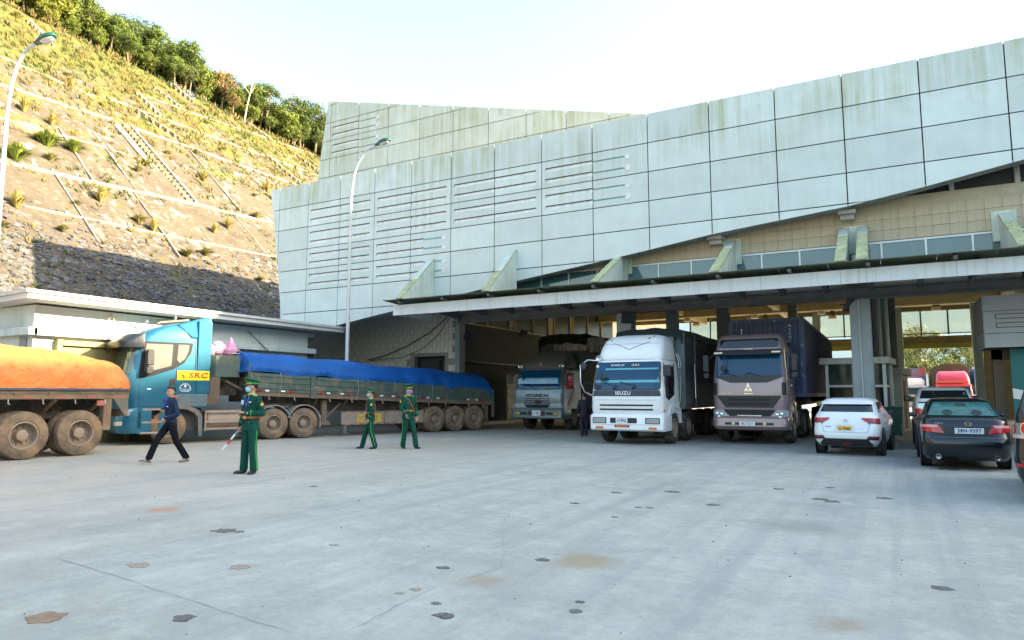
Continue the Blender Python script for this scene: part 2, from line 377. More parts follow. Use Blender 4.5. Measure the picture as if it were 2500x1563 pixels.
# ================================================================ cut hillside
HU, HK = -31.9, .874
def crest(v): return max(-90, min(-58, -81+.2*(v-17.8)))
def hz(u, v=0):
    c = crest(v)
    if u > HU: return 0
    if u > c: return (HU-u)*HK
    return (HU-c)*HK+(c-u)*.22
def hill_mat():
    m = bpy.data.materials.new('stone_slope'); m.use_nodes = True; t = m.node_tree; N = t.nodes; L = t.links; b = N['Principled BSDF']
    tc = N.new('ShaderNodeTexCoord'); co = tc.outputs['Object']
    def mp(s):
        q = N.new('ShaderNodeMapping'); q.inputs['Scale'].default_value = s; L.new(co, q.inputs[0]); return q.outputs[0]
    def nz(sc, det=5, rg=.65, vec=None):
        n = N.new('ShaderNodeTexNoise'); n.inputs['Scale'].default_value = sc; n.inputs['Detail'].default_value = det; n.inputs['Roughness'].default_value = rg; L.new(vec or co, n.inputs['Vector']); return n.outputs['Fac']
    def rg(f, a, c):
        r = N.new('ShaderNodeMapRange'); r.inputs[1].default_value = a; r.inputs[2].default_value = c; L.new(f, r.inputs[0]); return r.outputs[0]
    def mix(f, a, c):
        x = N.new('ShaderNodeMix'); x.data_type = 'RGBA'
        L.new(f, x.inputs[0])
        for s_, q in ((6, a), (7, c)):
            if hasattr(q, 'is_linked'): L.new(q, x.inputs[s_])
            else: x.inputs[s_].default_value = (*q, 1)
        return x.outputs[2]
    def mul(a, c):
        x = N.new('ShaderNodeMath'); x.operation = 'MULTIPLY'; L.new(a, x.inputs[0]); L.new(c, x.inputs[1]) if hasattr(c, 'is_linked') else setattr(x.inputs[1], 'default_value', c); return x.outputs[0]
    c = mix(rg(nz(.5, 7), .3, .7), (.064, .054, .040), (.108, .091, .065))
    c = mix(mul(rg(nz(3.5, 6, .7), .5, .75), .6), c, (.042, .038, .033))
    c = mix(mul(rg(nz(1, 5, .7, mp((5, 2.2, 5))), .5, .7), .55), c, (.038, .034, .028)); fk = nz(1, 3, .55, mp((4.5, 2.0, 4.5)))
    c = mix(mul(rg(fk, .60, .66), rg(nz(.35, 4), .40, .62)), c, (.23, .205, .16))
    w = nz(1, 3, .5, mp((.9, 1.6, .9))); w2 = nz(.16, 4)
    c = mix(mul(rg(w, .56, .62), rg(w2, .45, .6)), c, (.25, .23, .20))
    # grass by height and by patch
    sx = N.new('ShaderNodeSeparateXYZ'); L.new(co, sx.inputs[0])
    h = rg(sx.outputs[2], 16, 40); gr = N.new('ShaderNodeMath'); gr.operation = 'ADD'; L.new(mul(h, .28), gr.inputs[0]); L.new(nz(.22, 7, .7), gr.inputs[1])
    gc = mix(rg(nz(.8, 4), .35, .65), (.115, .10, .028), (.06, .08, .02))
    c = mix(rg(gr.outputs[0], .60, .72), c, gc)
    L.new(c, b.inputs['Base Color']); b.inputs['Roughness'].default_value = .95; b.inputs['Specular IOR Level'].default_value = .2
    bn = N.new('ShaderNodeBump'); bn.inputs['Distance'].default_value = .1; L.new(nz(2.5, 8, .7, mp((1, .6, 1))), bn.inputs['Height']); L.new(bn.outputs[0], b.inputs['Normal'])
    return m
b = MB(); us = [-30, -31.9]+[-33-1.6*i for i in range(44)]+[-110, -130, -160]; vs_ = [-90+2.5*i for i in range(110)]
for v in vs_:
    for u in us:
        # keep a bend exactly on the crest line
        z = hz(u, v); z += (.28*noise.noise((u*.25, v*.25, 1))+.10*noise.noise((u*.9, v*.9, 4))) if u < HU else -.3
        b.v.append((u, v, z))
nu = len(us)
for i in range(len(vs_)-1):
    for j in range(nu-1): b.f.append((i*nu+j, i*nu+j+1, (i+1)*nu+j+1, (i+1)*nu+j)); b.m.append(0)
HILL = b.build('hill', hill_mat(), None, 60); tag(HILL, 'steep stone pitched cut slope behind the annex', kind='structure')
BERM = M('berm_concrete', (.26, .235, .19), .9, 0, .15, .8)
sd_ = Vector((-1/sqrt(1+HK*HK), 0, HK/sqrt(1+HK*HK))); sn = Vector((HK/sqrt(1+HK*HK), 0, 1/sqrt(1+HK*HK)))
def onhill(u, v, o=0): return Vector((u, v, (HU-u)*HK))+sn*o
def strip(p, q, w, h, name='slope_kerb', mat=None):
    b = MB(); n_ = 8
    a = onhill(*p); c = onhill(*q); d = (c-a).normalized(); k = d.cross(sn).normalized()*w/2
    V = []
    for i in range(n_+1):
        t = a.lerp(c, i/n_); j = sn*(random.uniform(-.03, .03))
        V += [t-k-sn*.4, t+k-sn*.4, t+k+sn*h+j, t-k+sn*h+j]
    F = []
    for i in range(n_): F += [(i*4+m_, i*4+(m_+1) % 4, i*4+4+(m_+1) % 4, i*4+4+m_) for m_ in range(4)]
    b.add(V, F+[(3, 2, 1, 0), (n_*4, n_*4+1, n_*4+2, n_*4+3)]); return b.build(name, mat or BERM, HILL, None)
for p, q, w in [((-61.3, -14), (-62.9, 12.2), .45), ((-62.9, 13.4), (-63, 60), .4), ((-50.3, -14), (-52.5, 14), .4), ((-52.5, 14), (-53.6, 40), .32), ((-71.4, 19.5), (-75.1, 50.4), .3), ((-67.4, 13.7), (-68, 44), .32), ((-68.8, -5), (-66.6, 12.6), .3), ((-62.9, 12.3), (-56.4, 12.6), .7), ((-58.2, 5.4), (-51.6, 4.9), .12), ((-59.4, 8.8), (-52.4, 8.5), .12), ((-58.5, -2), (-51, -2.4), .1), ((-62.5, 20), (-53.5, 19.5), .08), ((-62.5, 27), (-54, 26.5), .08), ((-51.8, 8), (-45, 7.6), .07), ((-52, 2), (-45, 1.7), .07), ((-53, 18), (-45, 17.6), .07), ((-56.6, -8), (-57.5, 12), .15), ((-47, -6), (-47.6, 30), .13)]:
    strip(p, q, w, .10)
STEPM = M('step_stone', (.10, .085, .065), .9, 0, .15, 2)
def drain(p, q, wid=1.0, main=False):
    """stepped drain: a side wall with a row of steps beside it"""
    o = empty('slope_stairway', onhill(*q), 0, 'long stepped concrete drain running down the stone slope' if main else None, 'stairway')
    L_ = (onhill(*q)-onhill(*p)).length; base = onhill(*q)
    w = MB(); a, c = onhill(*p), onhill(*q); k = Vector((0, .22, 0))
    w.hexa([a-sn*.3-base, c-sn*.3-base, c-sn*.3+k-base, a-sn*.3+k-base, a+sn*.28-base, c+sn*.28-base, c+sn*.28+k-base, a+sn*.28+k-base])
    w.build('side_wall', BERM, o)
    n_ = max(4, int(L_/(.62 if main else .8))); me = None
    for i in range(n_):
        t = (i+.5)/n_; pc = c.lerp(a, t)-base
        if me is None:
            s_ = MB(); r = L_/n_*.72; s_.box(-r*.5, r*.38, -wid, 0, -.35, r*.30); me = s_.mesh('step')
        link('step', me, STEPM, o, pc)
    return o
DR = [((-62.9, 13.9), (-52.7, 14.0)), ((-71.5, 19.5), (-67.4, 20.2)), ((-75.1, 23.8), (-72.3, 25.4)), ((-78.9, 28.3), (-75.8, 29.5)), ((-67.1, 17), (-64, 19.9)), ((-79.3, 12), (-75, 12.5)), ((-68.2, 34.7), (-63.7, 36.2)), ((-72.8, 42.5), (-69.6, 45.1)), ((-76.3, 38.3), (-74, 40.1))]
DL = ['', 'short stepped drain high on the slope, upper of the pair above the long stairway', 'stepped drain on the upper slope just right of the pair above the stairway', 'stepped drain touching the tree line on the upper slope', 'stepped drain just above the top of the long stairway', 'dark stepped drain behind the near lamp head', 'stepped drain low on the slope just left of the upper cladding', 'stepped drain nearest the building edge under the shrubs', 'short stepped drain beside the tree line near the building']
for i, (p, q) in enumerate(DR):
    o = drain(p, q, .75 if i == 0 else .3, i == 0)
    if i: o['label'] = DL[i]
    o['group'] = 'stepped drains on the slope'
# loose flat stones of the lower slope
b = MB(); rnd = random.Random(3)
for i in range(15000):
    u = HU-1-min(abs(rnd.gauss(0, 1))*6.5, rnd.uniform(9, 15)); v = rnd.uniform(-14, 30)
    if u < -55: continue
    s = rnd.uniform(.04, .13); c = onhill(u, v, .03)+Vector((0, 0, .28*noise.noise((u*.25, v*.25, 1))+.10*noise.noise((u*.9, v*.9, 4)))); a = rnd.uniform(0, pi); e1 = Vector((0, cos(a), 0))+sd_*sin(a)*.6; e1.normalize(); e2 = sn.cross(e1); tl = sn*rnd.uniform(.01, .09)
    e1 = e1*s*rnd.uniform(1, 2); e2 = e2*s
    p = [c-e1-e2, c+e1*.8-e2*rnd.uniform(.5, 1), c+e1+e2*rnd.uniform(.4, 1), c-e1*rnd.uniform(.4, 1)+e2]
    b.hexa([x-sn*.08 for x in p]+[p[0]+tl, p[1]+tl, p[2], p[3]])
tag(b.build('slope_stones', M('slate_stone', (.075, .077, .08), .9, 0, .7, 1.7), None, None), 'loose slate stones packed on the lower slope', 'stones', kind='stuff')
# grass tufts
GRS = M('dry_grass', (.19, .155, .05), .8, 0, .4, .5, trans=.35); GRN = M('green_grass', (.08, .11, .025), .8, 0, .35, .6, trans=.35)
def tuft(b, c, r, h, n_, rd, lean=.5):
    for k in range(n_):
        a = rd.uniform(0, 2*pi); q = Vector((cos(a), sin(a), 0)); w = Vector((-sin(a), cos(a), 0))*r*.10; hh = h*rd.uniform(.6, 1.1); o = c+q*r*rd.uniform(0, .35)
        b.add([o-w, o+w, o+q*r*lean*.5+Vector((0, 0, hh*.65))+w*.7, o+q*r*lean*1.3+Vector((0, 0, hh))], [(0, 1, 2, 3)])
for nm, mt, cnt, sd, lo in (('dry_grass', GRS, 6500, 5, .40), ('green_grass', GRN, 6500, 6, .44)):
    rd = random.Random(sd); b = MB(); k = 0
    while k < cnt:
        u = rd.uniform(-88, -40); v = rd.uniform(-12, 75)
        if u < crest(v)-8: continue
        h01 = min(1, max(0, (-u-46)/34)); nn = noise.noise((u*.12, v*.12, sd))*.5+.5+.25*noise.noise((u*.5, v*.5, sd))
        k += 1
        if nn+h01*.36 < .62+(rd.random()-.5)*.12: continue
        s = rd.uniform(.2, .5)*(1+h01*.5); c = Vector((u, v, hz(u, v)))
        tuft(b, c, s, s*(1.1 if nm == 'dry_grass' else .8), 5, rd)
    tag(b.build(nm, mt, None, None), ('dry yellow' if nm[0] == 'd' else 'green')+' grass growing in patches over the slope', 'grass', kind='stuff')
# unseen ridge added off to the right to shade the yard, and the far mountain seen through the gate
FOR = M('shade_ridge_green', (.055, .085, .04), .95, 0, .35, .05, bump=1.5, bs=.15)
def ridge(name, c, ln, hgt, ax, wid, mat, sd, lab):
    b = MB(); d = Vector((cos(ax), sin(ax), 0)); k = Vector((-d.y, d.x, 0)); n1, n2 = 40, 16
    for i in range(n1+1):
        t = -1+2*i/n1; env = min(1, (1-abs(t))*3.5)
        for j in range(n2+1):
            s = -1+2*j/n2; p = Vector(c)+d*ln*t+k*wid*s; z = hgt*env*max(0, 1-abs(s))**.85*(1+.06*noise.noise((t*5, s*2, sd)))
            b.v.append((p.x, p.y, z-1))
    for i in range(n1):
        for j in range(n2): b.f.append((i*(n2+1)+j, (i+1)*(n2+1)+j, (i+1)*(n2+1)+j+1, i*(n2+1)+j+1)); b.m.append(0)
    return tag(b.build(name, mat, None, 60), lab, kind='structure')
ridge('shade_ridge', (-18+.929*95-.37*-35, -13+.37*95+.929*-35, 0), 75, 43.4, SUN_AZ+pi/2, 45, FOR, 2, 'unseen ridge added to shade the yard')
ridge('mountain', (60, 520, 0), 420, 105, radians(8), 160, M('mountain_haze_blue', (.16, .24, .27), 1, 0, .1, .02), 5, 'hazy blue mountain far beyond the gate')  # distance haze is put into the mountain's blue base colour
# ================================================================ terminal building
TB = empty('terminal_building', (-1, 14, 0), 0, 'large border terminal with slanted pale cladding, canopy and drive-through lanes', 'building')
TBI = Matrix.Translation((1, -14, 0))
def tb(b, name, mat, parent=None, ang=35, bev=0):       # built in world coordinates, parented to the terminal
    o = b.build(name, mat, parent or TB, ang, bev)
    if not parent: o.matrix_parent_inverse = TBI
    return o
cx = [-26.2, -25.48, -23.55, -21.58, -19.55, -17.54, -15.49, -13.42, -11.32, -9.23, -7.13, -4.98, -2.87, -.89, 1.16, 3.25, 5.33, 7.4, 9.5, 11.6]
rz_ = [11.46, 10.39, 9.34, 8.29, 7.33, 6.32, 5.28, 4.2]
BOT = [(-26.2, 4.9), (-25.03, 4.82), (-22.11, 4.52), (-18.5, 5.05), (-12.98, 5.8), (-9.3, 6.26), (-7.23, 6.53), (-5.06, 6.84), (-2.99, 7.04), (-.95, 7.24), (1.05, 7.54), (3.19, 7.92), (7.4, 8.62), (11.6, 9.3)]
def lin(P, x):
    for a, b in zip(P, P[1:]):
        if x <= b[0]: return a[1]+(b[1]-a[1])*(x-a[0])/(b[0]-a[0])
    return P[-1][1]
def half(poly, a, b):         # keep the part left of the directed line a->b
    out = []
    sd = lambda p: (b[0]-a[0])*(p[1]-a[1])-(b[1]-a[1])*(p[0]-a[0])
    for i in range(len(poly)):
        p, q = poly[i-1], poly[i]; dp, dq = sd(p), sd(q)
        if (dp >= 0) != (dq >= 0): t = dp/(dp-dq); out.append((p[0]+(q[0]-p[0])*t, p[1]+(q[1]-p[1])*t))
        if dq >= 0: out.append(q)
    return out
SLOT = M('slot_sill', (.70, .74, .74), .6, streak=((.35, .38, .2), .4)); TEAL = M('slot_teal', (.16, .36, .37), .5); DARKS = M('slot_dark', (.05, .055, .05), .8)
def slots_of(i, j):
    """(x0 fraction, x1 fraction, kind) of the slots in column i, row j"""
    if j in (1, 2, 3, 4):
        if i == 2: return ('L',)
        if i == 3: return ('R',)
        if i == 4: return ('L',)
        if i == 5: return ('R',) if j < 3 else ('K2',)
    if j in (1, 2):
        if i == 6: return ('L',)
        if i == 7: return ('R',)
        if i == 8: return ('L',)
        if i == 9: return ('K',)
    return ()
def panel(x0, x1, z0, z1, y, poly, kind, mat, thick=.04):
    if not kind:
        b = MB(); b.prism(poly, 'y', y, y+thick); return tb(b, 'cladding_panel', mat)
    h = z1-z0; w = x1-x0; b = MB(); k = kind[0]
    xa, xb = (x0+.14, x1) if k == 'L' else (x0, x1-.22) if k == 'R' else (x0, x0+w*(.34 if k == 'K2' else .62))
    zs = [(z0+h*.60, z0+h*.75), (z0+h*.18, z0+h*.33)]
    if k == 'K': zs = [(a+.05, c-.045) for a, c in zs]
    b.box(x0, x1, y, y+thick, zs[0][1], z1); b.box(x0, x1, y, y+thick, zs[1][1], zs[0][0]); b.box(x0, x1, y, y+thick, z0, zs[1][0])
    for a, c in zs:
        if xa > x0: b.box(x0, xa, y, y+thick, a, c)
        if xb < x1: b.box(xb, x1, y, y+thick, a, c)
    o = tb(b, 'cladding_panel', mat)
    for a, c in zs:
        s = MB()
        if k == 'K': s.box(xa, xb, y+.035, y+.06, a, c); s.build('louvre', TEAL, o)
        else: s.add([(xa, y+.034, a), (xb, y+.034, a), (xb, y+.045, c), (xa, y+.045, c)], [(0, 1, 2, 3)]); s.build('louvre', SLOT, o, None); MB().box(xa, xb, y+.006, y+.03, c-.028, c-.001).build('louvre_shade_bar', DARKS, o)  # dark bar paints the shade under the slot's top edge
        if k in ('K', 'K2'):
            zc = (a+c)/2
            if k == 'K2': s = MB(); s.box(xb, x0+w*.80, y-.004, y+.02, zc-.03, zc+.035); s.build('louvre', TEAL, o)
            xe = xb if k == 'K' else x0+w*.82
            s = MB(); s.lathe([(.115, .03), (.115, -.02), (.088, -.02), (.085, -.006), (.001, -.006)], (xe+.06, y, zc), 'y', 18); s.build('louvre_end', DARKS if k == 'X' else SLOT, o)
    return o
G = .017
for i in range(len(cx)-1):
    x0, x1 = cx[i], cx[i+1]; zb0, zb1 = lin(BOT, x0), lin(BOT, x1)
    for j in range(len(rz_)-1):
        z1, z0 = rz_[j]-(G if j else 0), rz_[j+1]+G
        p = [(x0+G, z0), (x1-G, z0), (x1-G, z1), (x0+G, z1)]
        p = half(p, (x0, zb0), (x1, zb1))
        if len(p) > 2: p = half(p, (-25.03, 4.82), (-26.12, 11.46)) if False else half(p, (-26.12, 11.46), (-25.03, 4.82))
        if len(p) < 3 or max(q[1] for q in p)-min(q[1] for q in p) < .02: continue
        full = abs(min(q[1] for q in p)-z0) < .01 and i > 1
        panel(x0+G, x1-G, z0, z1, -.8, p, slots_of(i, j) if full else (), CLAD)
out = [(-26.07, 11.455)]+[(-25.0, 4.86)]+[(x, z+.05) for x, z in BOT[2:]]+[(11.6, 11.455)]
tb(MB().prism(out, 'y', -.66, -.35), 'cladding_backing', JOINT, None)
sof = MB()
for (xa, za), (xb, zb) in zip(BOT[1:], BOT[2:]):
    sof.hexa([(xa, -.79, za+.005), (xb, -.79, zb+.005), (xb, -.3, zb+.005), (xa, -.3, za+.005), (xa, -.79, za+.05), (xb, -.79, zb+.05), (xb, -.3, zb+.05), (xa, -.3, za+.05)])
tb(sof, 'cladding_soffit', M('soffit', (.34, .36, .35), .7, dirt=((.12, .11, .09), .4)))
# upper wing
UT = [(-27.22, 18.12), (-8.98, 13.64), (-4, 12.4)]
ux = [-28.2]+[-27.0+2.08*k for k in range(11)]; uzr = [18.6, 17.85, 16.8, 15.75, 14.7, 13.65, 12.6, 11.5]
for i in range(len(ux)-1):
    for j in range(len(uzr)-1):
        x0, x1 = ux[i]+G, ux[i+1]-G; z0, z1 = uzr[j+1]+G, uzr[j]-G
        p = [(x0, z0), (x1, z0), (x1, z1), (x0, z1)]
        p = half(p, UT[1], UT[0]) if x0 < 99 else p
        if len(p) > 2: p = half(p, UT[0], (-28.2, 11.5))
        if len(p) < 3 or max(q[1] for q in p)-min(q[1] for q in p) < .03: continue
        full = len(p) == 4 and abs(max(q[1] for q in p)-z1) < .01
        k = ('L',) if i == 1 and j in (2, 3) and full else ('K',) if i == 2 and j in (2, 3) and full else ()
        panel(x0, x1, z0, z1, 4.0, p, k, CLADUP)
tb(MB().prism([(-27.2, 18.11), (-28.15, 11.5), (-4, 11.5), (-4, 12.39), (-8.98, 13.63)], 'y', 4.10, 30), 'upper_volume', M('roof_membrane', (.35, .36, .35), .8))
tb(MB().prism([(-25.6, 0), (-25.0, 0), (-25.0, 11.4), (-25.9, 11.4)], 'y', -.3, 30), 'end_wall', PLASTER)
tb(MB().box(-25, 14, .35, 29, 7.2, 11.35), 'roof_volume', CREAM)
# ---- block wall left of the lanes, set back under the cladding
BLK = M('wall_block', (.64, .63, .57), .85, 0, .13, .9, streak=((.20, .19, .14), .5), bump=.003, bs=30)
BY = 3.4
wallb = tb(MB().box(-25, -20.45, BY+.05, BY+.3, 0, 6.9).box(-20.45, -18.65, BY+.05, BY+.3, 3.36, 6.9).box(-18.65, -17.92, BY+.05, BY+.3, 0, 6.9), 'block_wall', M('mortar', (.27, .265, .235), .9))
tb(MB().box(-20.45, -18.65, BY+.6, BY+.7, 0, 3.5), 'doorway_back', DARKIN, wallb); tb(MB().box(-20.55, -20.45, BY+.3, BY+.7, 0, 3.5), 'doorway_jamb', DARKIN, wallb); tb(MB().box(-18.65, -18.55, BY+.3, BY+.7, 0, 3.5), 'doorway_jamb', DARKIN, wallb)
bw, bh = .45, .30; hb = []
for k in range(3): me = MB().box(-bw/2+.007, bw/2-.007, -.045+.004*k, .02, -bh/2+.006, bh/2-.006).mesh('block'); me.materials.append(BLK); hb.append(me)
for r in range(14):
    z = 1.72+bh*(r+.5); off = bw/2 if r % 2 else 0
    for c in range(16):
        x = -24.95+off+bw*(c+.5)
        if x > -18.1 or (-20.7 < x < -18.4 and z < 3.5): continue
        link('block', random.choice(hb), None, wallb, (x, BY+.05, z))
# ---- columns, girder, canopy
COLM = M('column_paint', (.24, .29, .31), .65, 0, .12, 1.5, streak=((.12, .12, .11), .4))
PIPE = M('conduit', (.42, .45, .45), .5)
def column(x0, x1, y0, y1, h, pipe=True):
    b = MB(); b.box(x0, x1, y0, y1, 0, h); o = tb(b, 'column', COLM, None, 35, .02)
    if pipe: q = MB(); q.tube([((x0*.55+x1*.45), y0-.03, .1), ((x0*.55+x1*.45), y0-.03, h-.05)], .025, 8); q.build('conduit', PIPE, o)
    return o
column(-1.04, -.46, -.1, .45, 4.46)
column(-8.66, -8.10, -.1, .45, 4.46, False); column(-18.0, -17.72, 3.3, 3.8, 5.4)
for x0, y0 in ((-8.9, 7.0), (-6.6, 7.0), (-8.8, 17), (-4.9, 17), (-.55, 7), (-.2, 9.5), (-.6, 17), (.3, 27.6), (4.45, 26.5), (-4.6, 27.6), (-9, 27.6)):
    column(x0, x0+.48, y0, y0+.5, 7.2, False)
for x, y in ((-.05, 3.8), (-.35, 6.2), (-.3, 5.0)): tb(MB().tube([(x, y, .1), (x, y, 6.9)], .06, 8), 'drain_pipe', PIPE)
gd = MB()
gd.box(-15.6, 9, -.16, .12, 4.46, 4.50).box(-15.6, 9, -.16, .12, 4.78, 4.82).box(-15.6, 9, -.03, .0, 4.5, 4.78)
tb(gd, 'girder', STEEL)
CAN = tb(MB().box(-16.9, 9, -2.56, -2.46, 4.66, 4.98), 'canopy', STEEL)
FAS = M('fascia', (.60, .66, .68), .5, 0, .06, 1.5, streak=((.38, .36, .27), .45))
fj = [-16.95, -15.4, -13.5, -11.6, -9.72, -7.53, -5.37, -3.23, -1.11, -.47, 1.63, 3.75, 5.9, 9]
for a, c in zip(fj, fj[1:]): MB().box(a+.004, c-.004, -2.6, -2.565, 4.60, 5.0).build('fascia_panel', FAS, CAN)
MB().box(-16.95, -16.91, -2.56, -.1, 4.62, 4.98).build('fascia_panel', FAS, CAN)
x = -15.5
while x < 8.6:
    big = abs((x+15.5) % 3.78) < .1
    r = MB(); hb_ = .26 if big else .16
    r.hexa([(x-.06, -2.5, 4.80), (x+.06, -2.5, 4.80), (x+.06, -.1, 4.86-hb_), (x-.06, -.1, 4.86-hb_), (x-.06, -2.5, 4.96), (x+.06, -2.5, 4.96), (x+.06, -.1, 4.96), (x-.06, -.1, 4.96)])
    r.build('rafter', STEEL, CAN); x += 1.26
GLS = M('mossy_glass', (.05, .065, .03), .35, 0, .5, 1.3, dirt=((.13, .12, .04), .3, 1.2), alpha=.93, wav=(.5, .5, .3))
x = -17.1
while x < 8.8:
    MB().hexa([(x+.004, -3.05, 5.14), (x+1.30, -3.05, 5.14), (x+1.30, -.1, 4.99), (x+.004, -.1, 4.99), (x+.004, -3.05, 5.155), (x+1.30, -3.05, 5.155), (x+1.30, -.1, 5.005), (x+.004, -.1, 5.005)]).build('roof_glass', GLS, CAN); x += 1.308
for k in range(13): MB().box(-16.4+2*k-.05, -16.4+2*k+.05, -2.95, -2.55, 5.02, 5.1).build('glass_bracket', STEEL, CAN)
FIN = M('fin_panel', (.55, .63, .58), .6, 0, .08, 2, streak=((.30, .36, .16), .7)); FINT = M('fin_moss', (.38, .40, .22), .7, 0, .3, 4)
for xb, yb, zt in ((-16.4, -.82, 7.05), (-12.53, -.82, 7.05), (-8.33, .0, 6.75), (-4.5, .0, 6.7), (-1.08, .0, 6.72), (-.55, .0, 6.72), (3.05, 0, 6.66)):
    f = tb(MB().prism([(-2.95, 5.19), (yb, 5.02), (yb, zt), (yb-.12, zt)], 'x', xb-.13, xb+.13), 'canopy_fin', FIN, None, 35)
    MB().hexa([(xb-.14, -2.97, 5.19), (xb+.14, -2.97, 5.19), (xb+.14, yb, zt), (xb-.14, yb, zt), (xb-.14, -2.97, 5.23), (xb+.14, -2.97, 5.23), (xb+.14, yb, zt+.045), (xb-.14, yb, zt+.045)]).build('fin_cap', FINT, f)
# ---- tiled wall and window strip over the lanes
TIL = M('wall_tile', (.46, .40, .28), .65, 0, .14, .8, streak=((.27, .22, .13), .45), bump=.0015, bs=60)
tw = tb(MB().box(-15.5, 12, .06, .34, 4.82, 5.52).box(-15.5, 12, .06, .34, 6.22, 7.19), 'tile_wall', M('grout', (.20, .17, .12), .9))
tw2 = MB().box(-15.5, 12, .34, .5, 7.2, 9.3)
me_t = []
for k in range(2): q = MB().box(-.213, .213, -.012-.004*k, .02, -.16, .16); me = q.mesh('tile'); me.materials.append(TIL); me_t.append(me)
for r in range(4):
    for c in range(37):
        x = -10.0+.435*(c+.5); z = 6.24+.33*(r+.5)
        if z > lin(BOT, x)+1.6: continue
        link('tile', me_t[(r*7+c*3) % 2], None, tw, (x, .058, z))
tb(tw2, 'clerestory_glazing', DARKIN)  # dark sheet standing for the dark clerestory glass
for k in range(7): tb(MB().box(.2+1.6*k, .32+1.6*k, .1, .3, 7.53, 8.9), 'clerestory_post', CONC)
tb(MB().box(-15.5, 12, .04, .3, 7.2, 7.56), 'wall_coping', M('coping', (.40, .36, .26), .7))
k = 0; xs = [-15.3]
while xs[-1] < 11: xs.append(xs[-1]+1.17)
for a, c in zip(xs, xs[1:]):
    w = tb(MB().box(a, a+.05, .02, .12, 5.52, 6.22).box(c-.001, c+.049, .021, .119, 5.525, 6.215).box(a+.05, c, .025, .115, 6.16, 6.215).box(a+.05, c, .025, .115, 5.53, 5.58), 'window_frame', ALU)
    MB().box(a+.05, c, .06, .08, 5.58, 6.16).build('pane', WGLASS, w)
for xa in (-8.36, -4.5, -.78, 3.05): tb(MB().box(xa-.3, xa+.3, -.02, .1, 5.9, 6.78), 'fin_plate', FIN)
for xa, za in ((-.95, 7.1), (-5.0, 6.75)): tb(MB().box(xa-.25, xa+.25, -.5, .1, za, za+.12).box(xa-.2, xa+.2, -.3, .1, za-.14, za), 'cladding_bracket', CONC)
# ---- interior: left partition with glazing, rear wall with windows, beams
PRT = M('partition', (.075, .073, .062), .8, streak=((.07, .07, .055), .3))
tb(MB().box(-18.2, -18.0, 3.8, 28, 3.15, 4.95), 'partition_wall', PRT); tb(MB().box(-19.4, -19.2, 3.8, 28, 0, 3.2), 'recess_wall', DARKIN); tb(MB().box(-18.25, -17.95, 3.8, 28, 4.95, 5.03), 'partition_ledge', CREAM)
ys = [3.9, 6.2, 8.6, 9.2, 11.4, 13.4, 14.2, 16.6, 17.1, 19.5, 22, 24.5]
GG = M('green_glass', (.075, .09, .06), .2, 0, .2)
for k, (a, c) in enumerate(zip(ys, ys[1:])):
    f = tb(MB().box(-18.1, -17.96, a, a+.08, 5.03, 7.2), 'glazing_mullion', CREAM)
    MB().box(-18.06, -18.04, a+.08, c, 5.03, 7.2).build('pane', CREAM if c-a < 1 else GG, f)
gdr = tb(MB().box(-18.05, -17.98, 8.4, 8.5, 0, 2.6).box(-18.05, -17.98, 11.5, 11.6, 0, 2.6).box(-18.05, -17.98, 8.5, 11.5, 1.5, 1.58).box(-18.05, -17.98, 8.5, 11.5, .68, .74), 'glass_door_frame', CREAM)
for z0, z1 in ((.1, .68), (.74, 1.5), (1.58, 2.6)): MB().box(-18.03, -18.01, 8.5, 11.5, z0, z1).build('pane', GG, gdr)
tb(MB().box(-19.4, -17.9, 3.8, 28, .0, .15), 'plinth', CONC)
rear = tb(MB().box(-25, -13.2, 28, 28.3, 0, 5.35).box(-13.2, 12, 27.9, 28.3, 4.85, 5.25).box(-18, 12, 28, 28.3, 6.93, 7.2).box(4.9, 12, 28, 28.3, 0, 4.85), 'rear_wall', M('rear_paint', (.20, .16, .08), .8))
tb(MB().box(-9.3, 4.9, 28.02, 28.25, 4.48, 4.84), 'gate_header', M('olive_paint', (.30, .26, .05), .7))
x = -13.2
while x < 11:
    f = tb(MB().box(x, x+.09, 28.02, 28.14, 5.35, 6.93).box(x+.09, x+1.5, 28.03, 28.13, 5.40, 5.46), 'rear_window_frame', M('frame_dark', (.07, .06, .05), .6))
    MB().box(x+.09, x+1.5, 28.07, 28.085, 5.46, 6.93).build('pane', CLEAR, f); x += 1.5
for xb in (-12.2, -6.2, -.35, 5.4): tb(MB().box(xb, xb+.35, .5, 28, 6.72, 7.195), 'ceiling_beam', CREAM)
for yb in (8, 15, 21.5): tb(MB().box(-18, 11, yb, yb+.35, 6.6, 7.19), 'cross_beam', CREAM)
tb(MB().box(11.5, 11.8, .4, 12, 0, 7.2), 'side_wall', PLASTER)
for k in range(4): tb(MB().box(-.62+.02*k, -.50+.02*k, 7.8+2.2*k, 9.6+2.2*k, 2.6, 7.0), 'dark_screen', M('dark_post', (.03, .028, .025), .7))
for k in range(6): tb(MB().box(-.6+.38*k*.9, -.42+.38*k*.9, 10.2+.8*k, 10.35+.8*k, 0, 7.0), 'timber_post', M('dark_post', (.03, .028, .025), .7)) if k < 3 else None
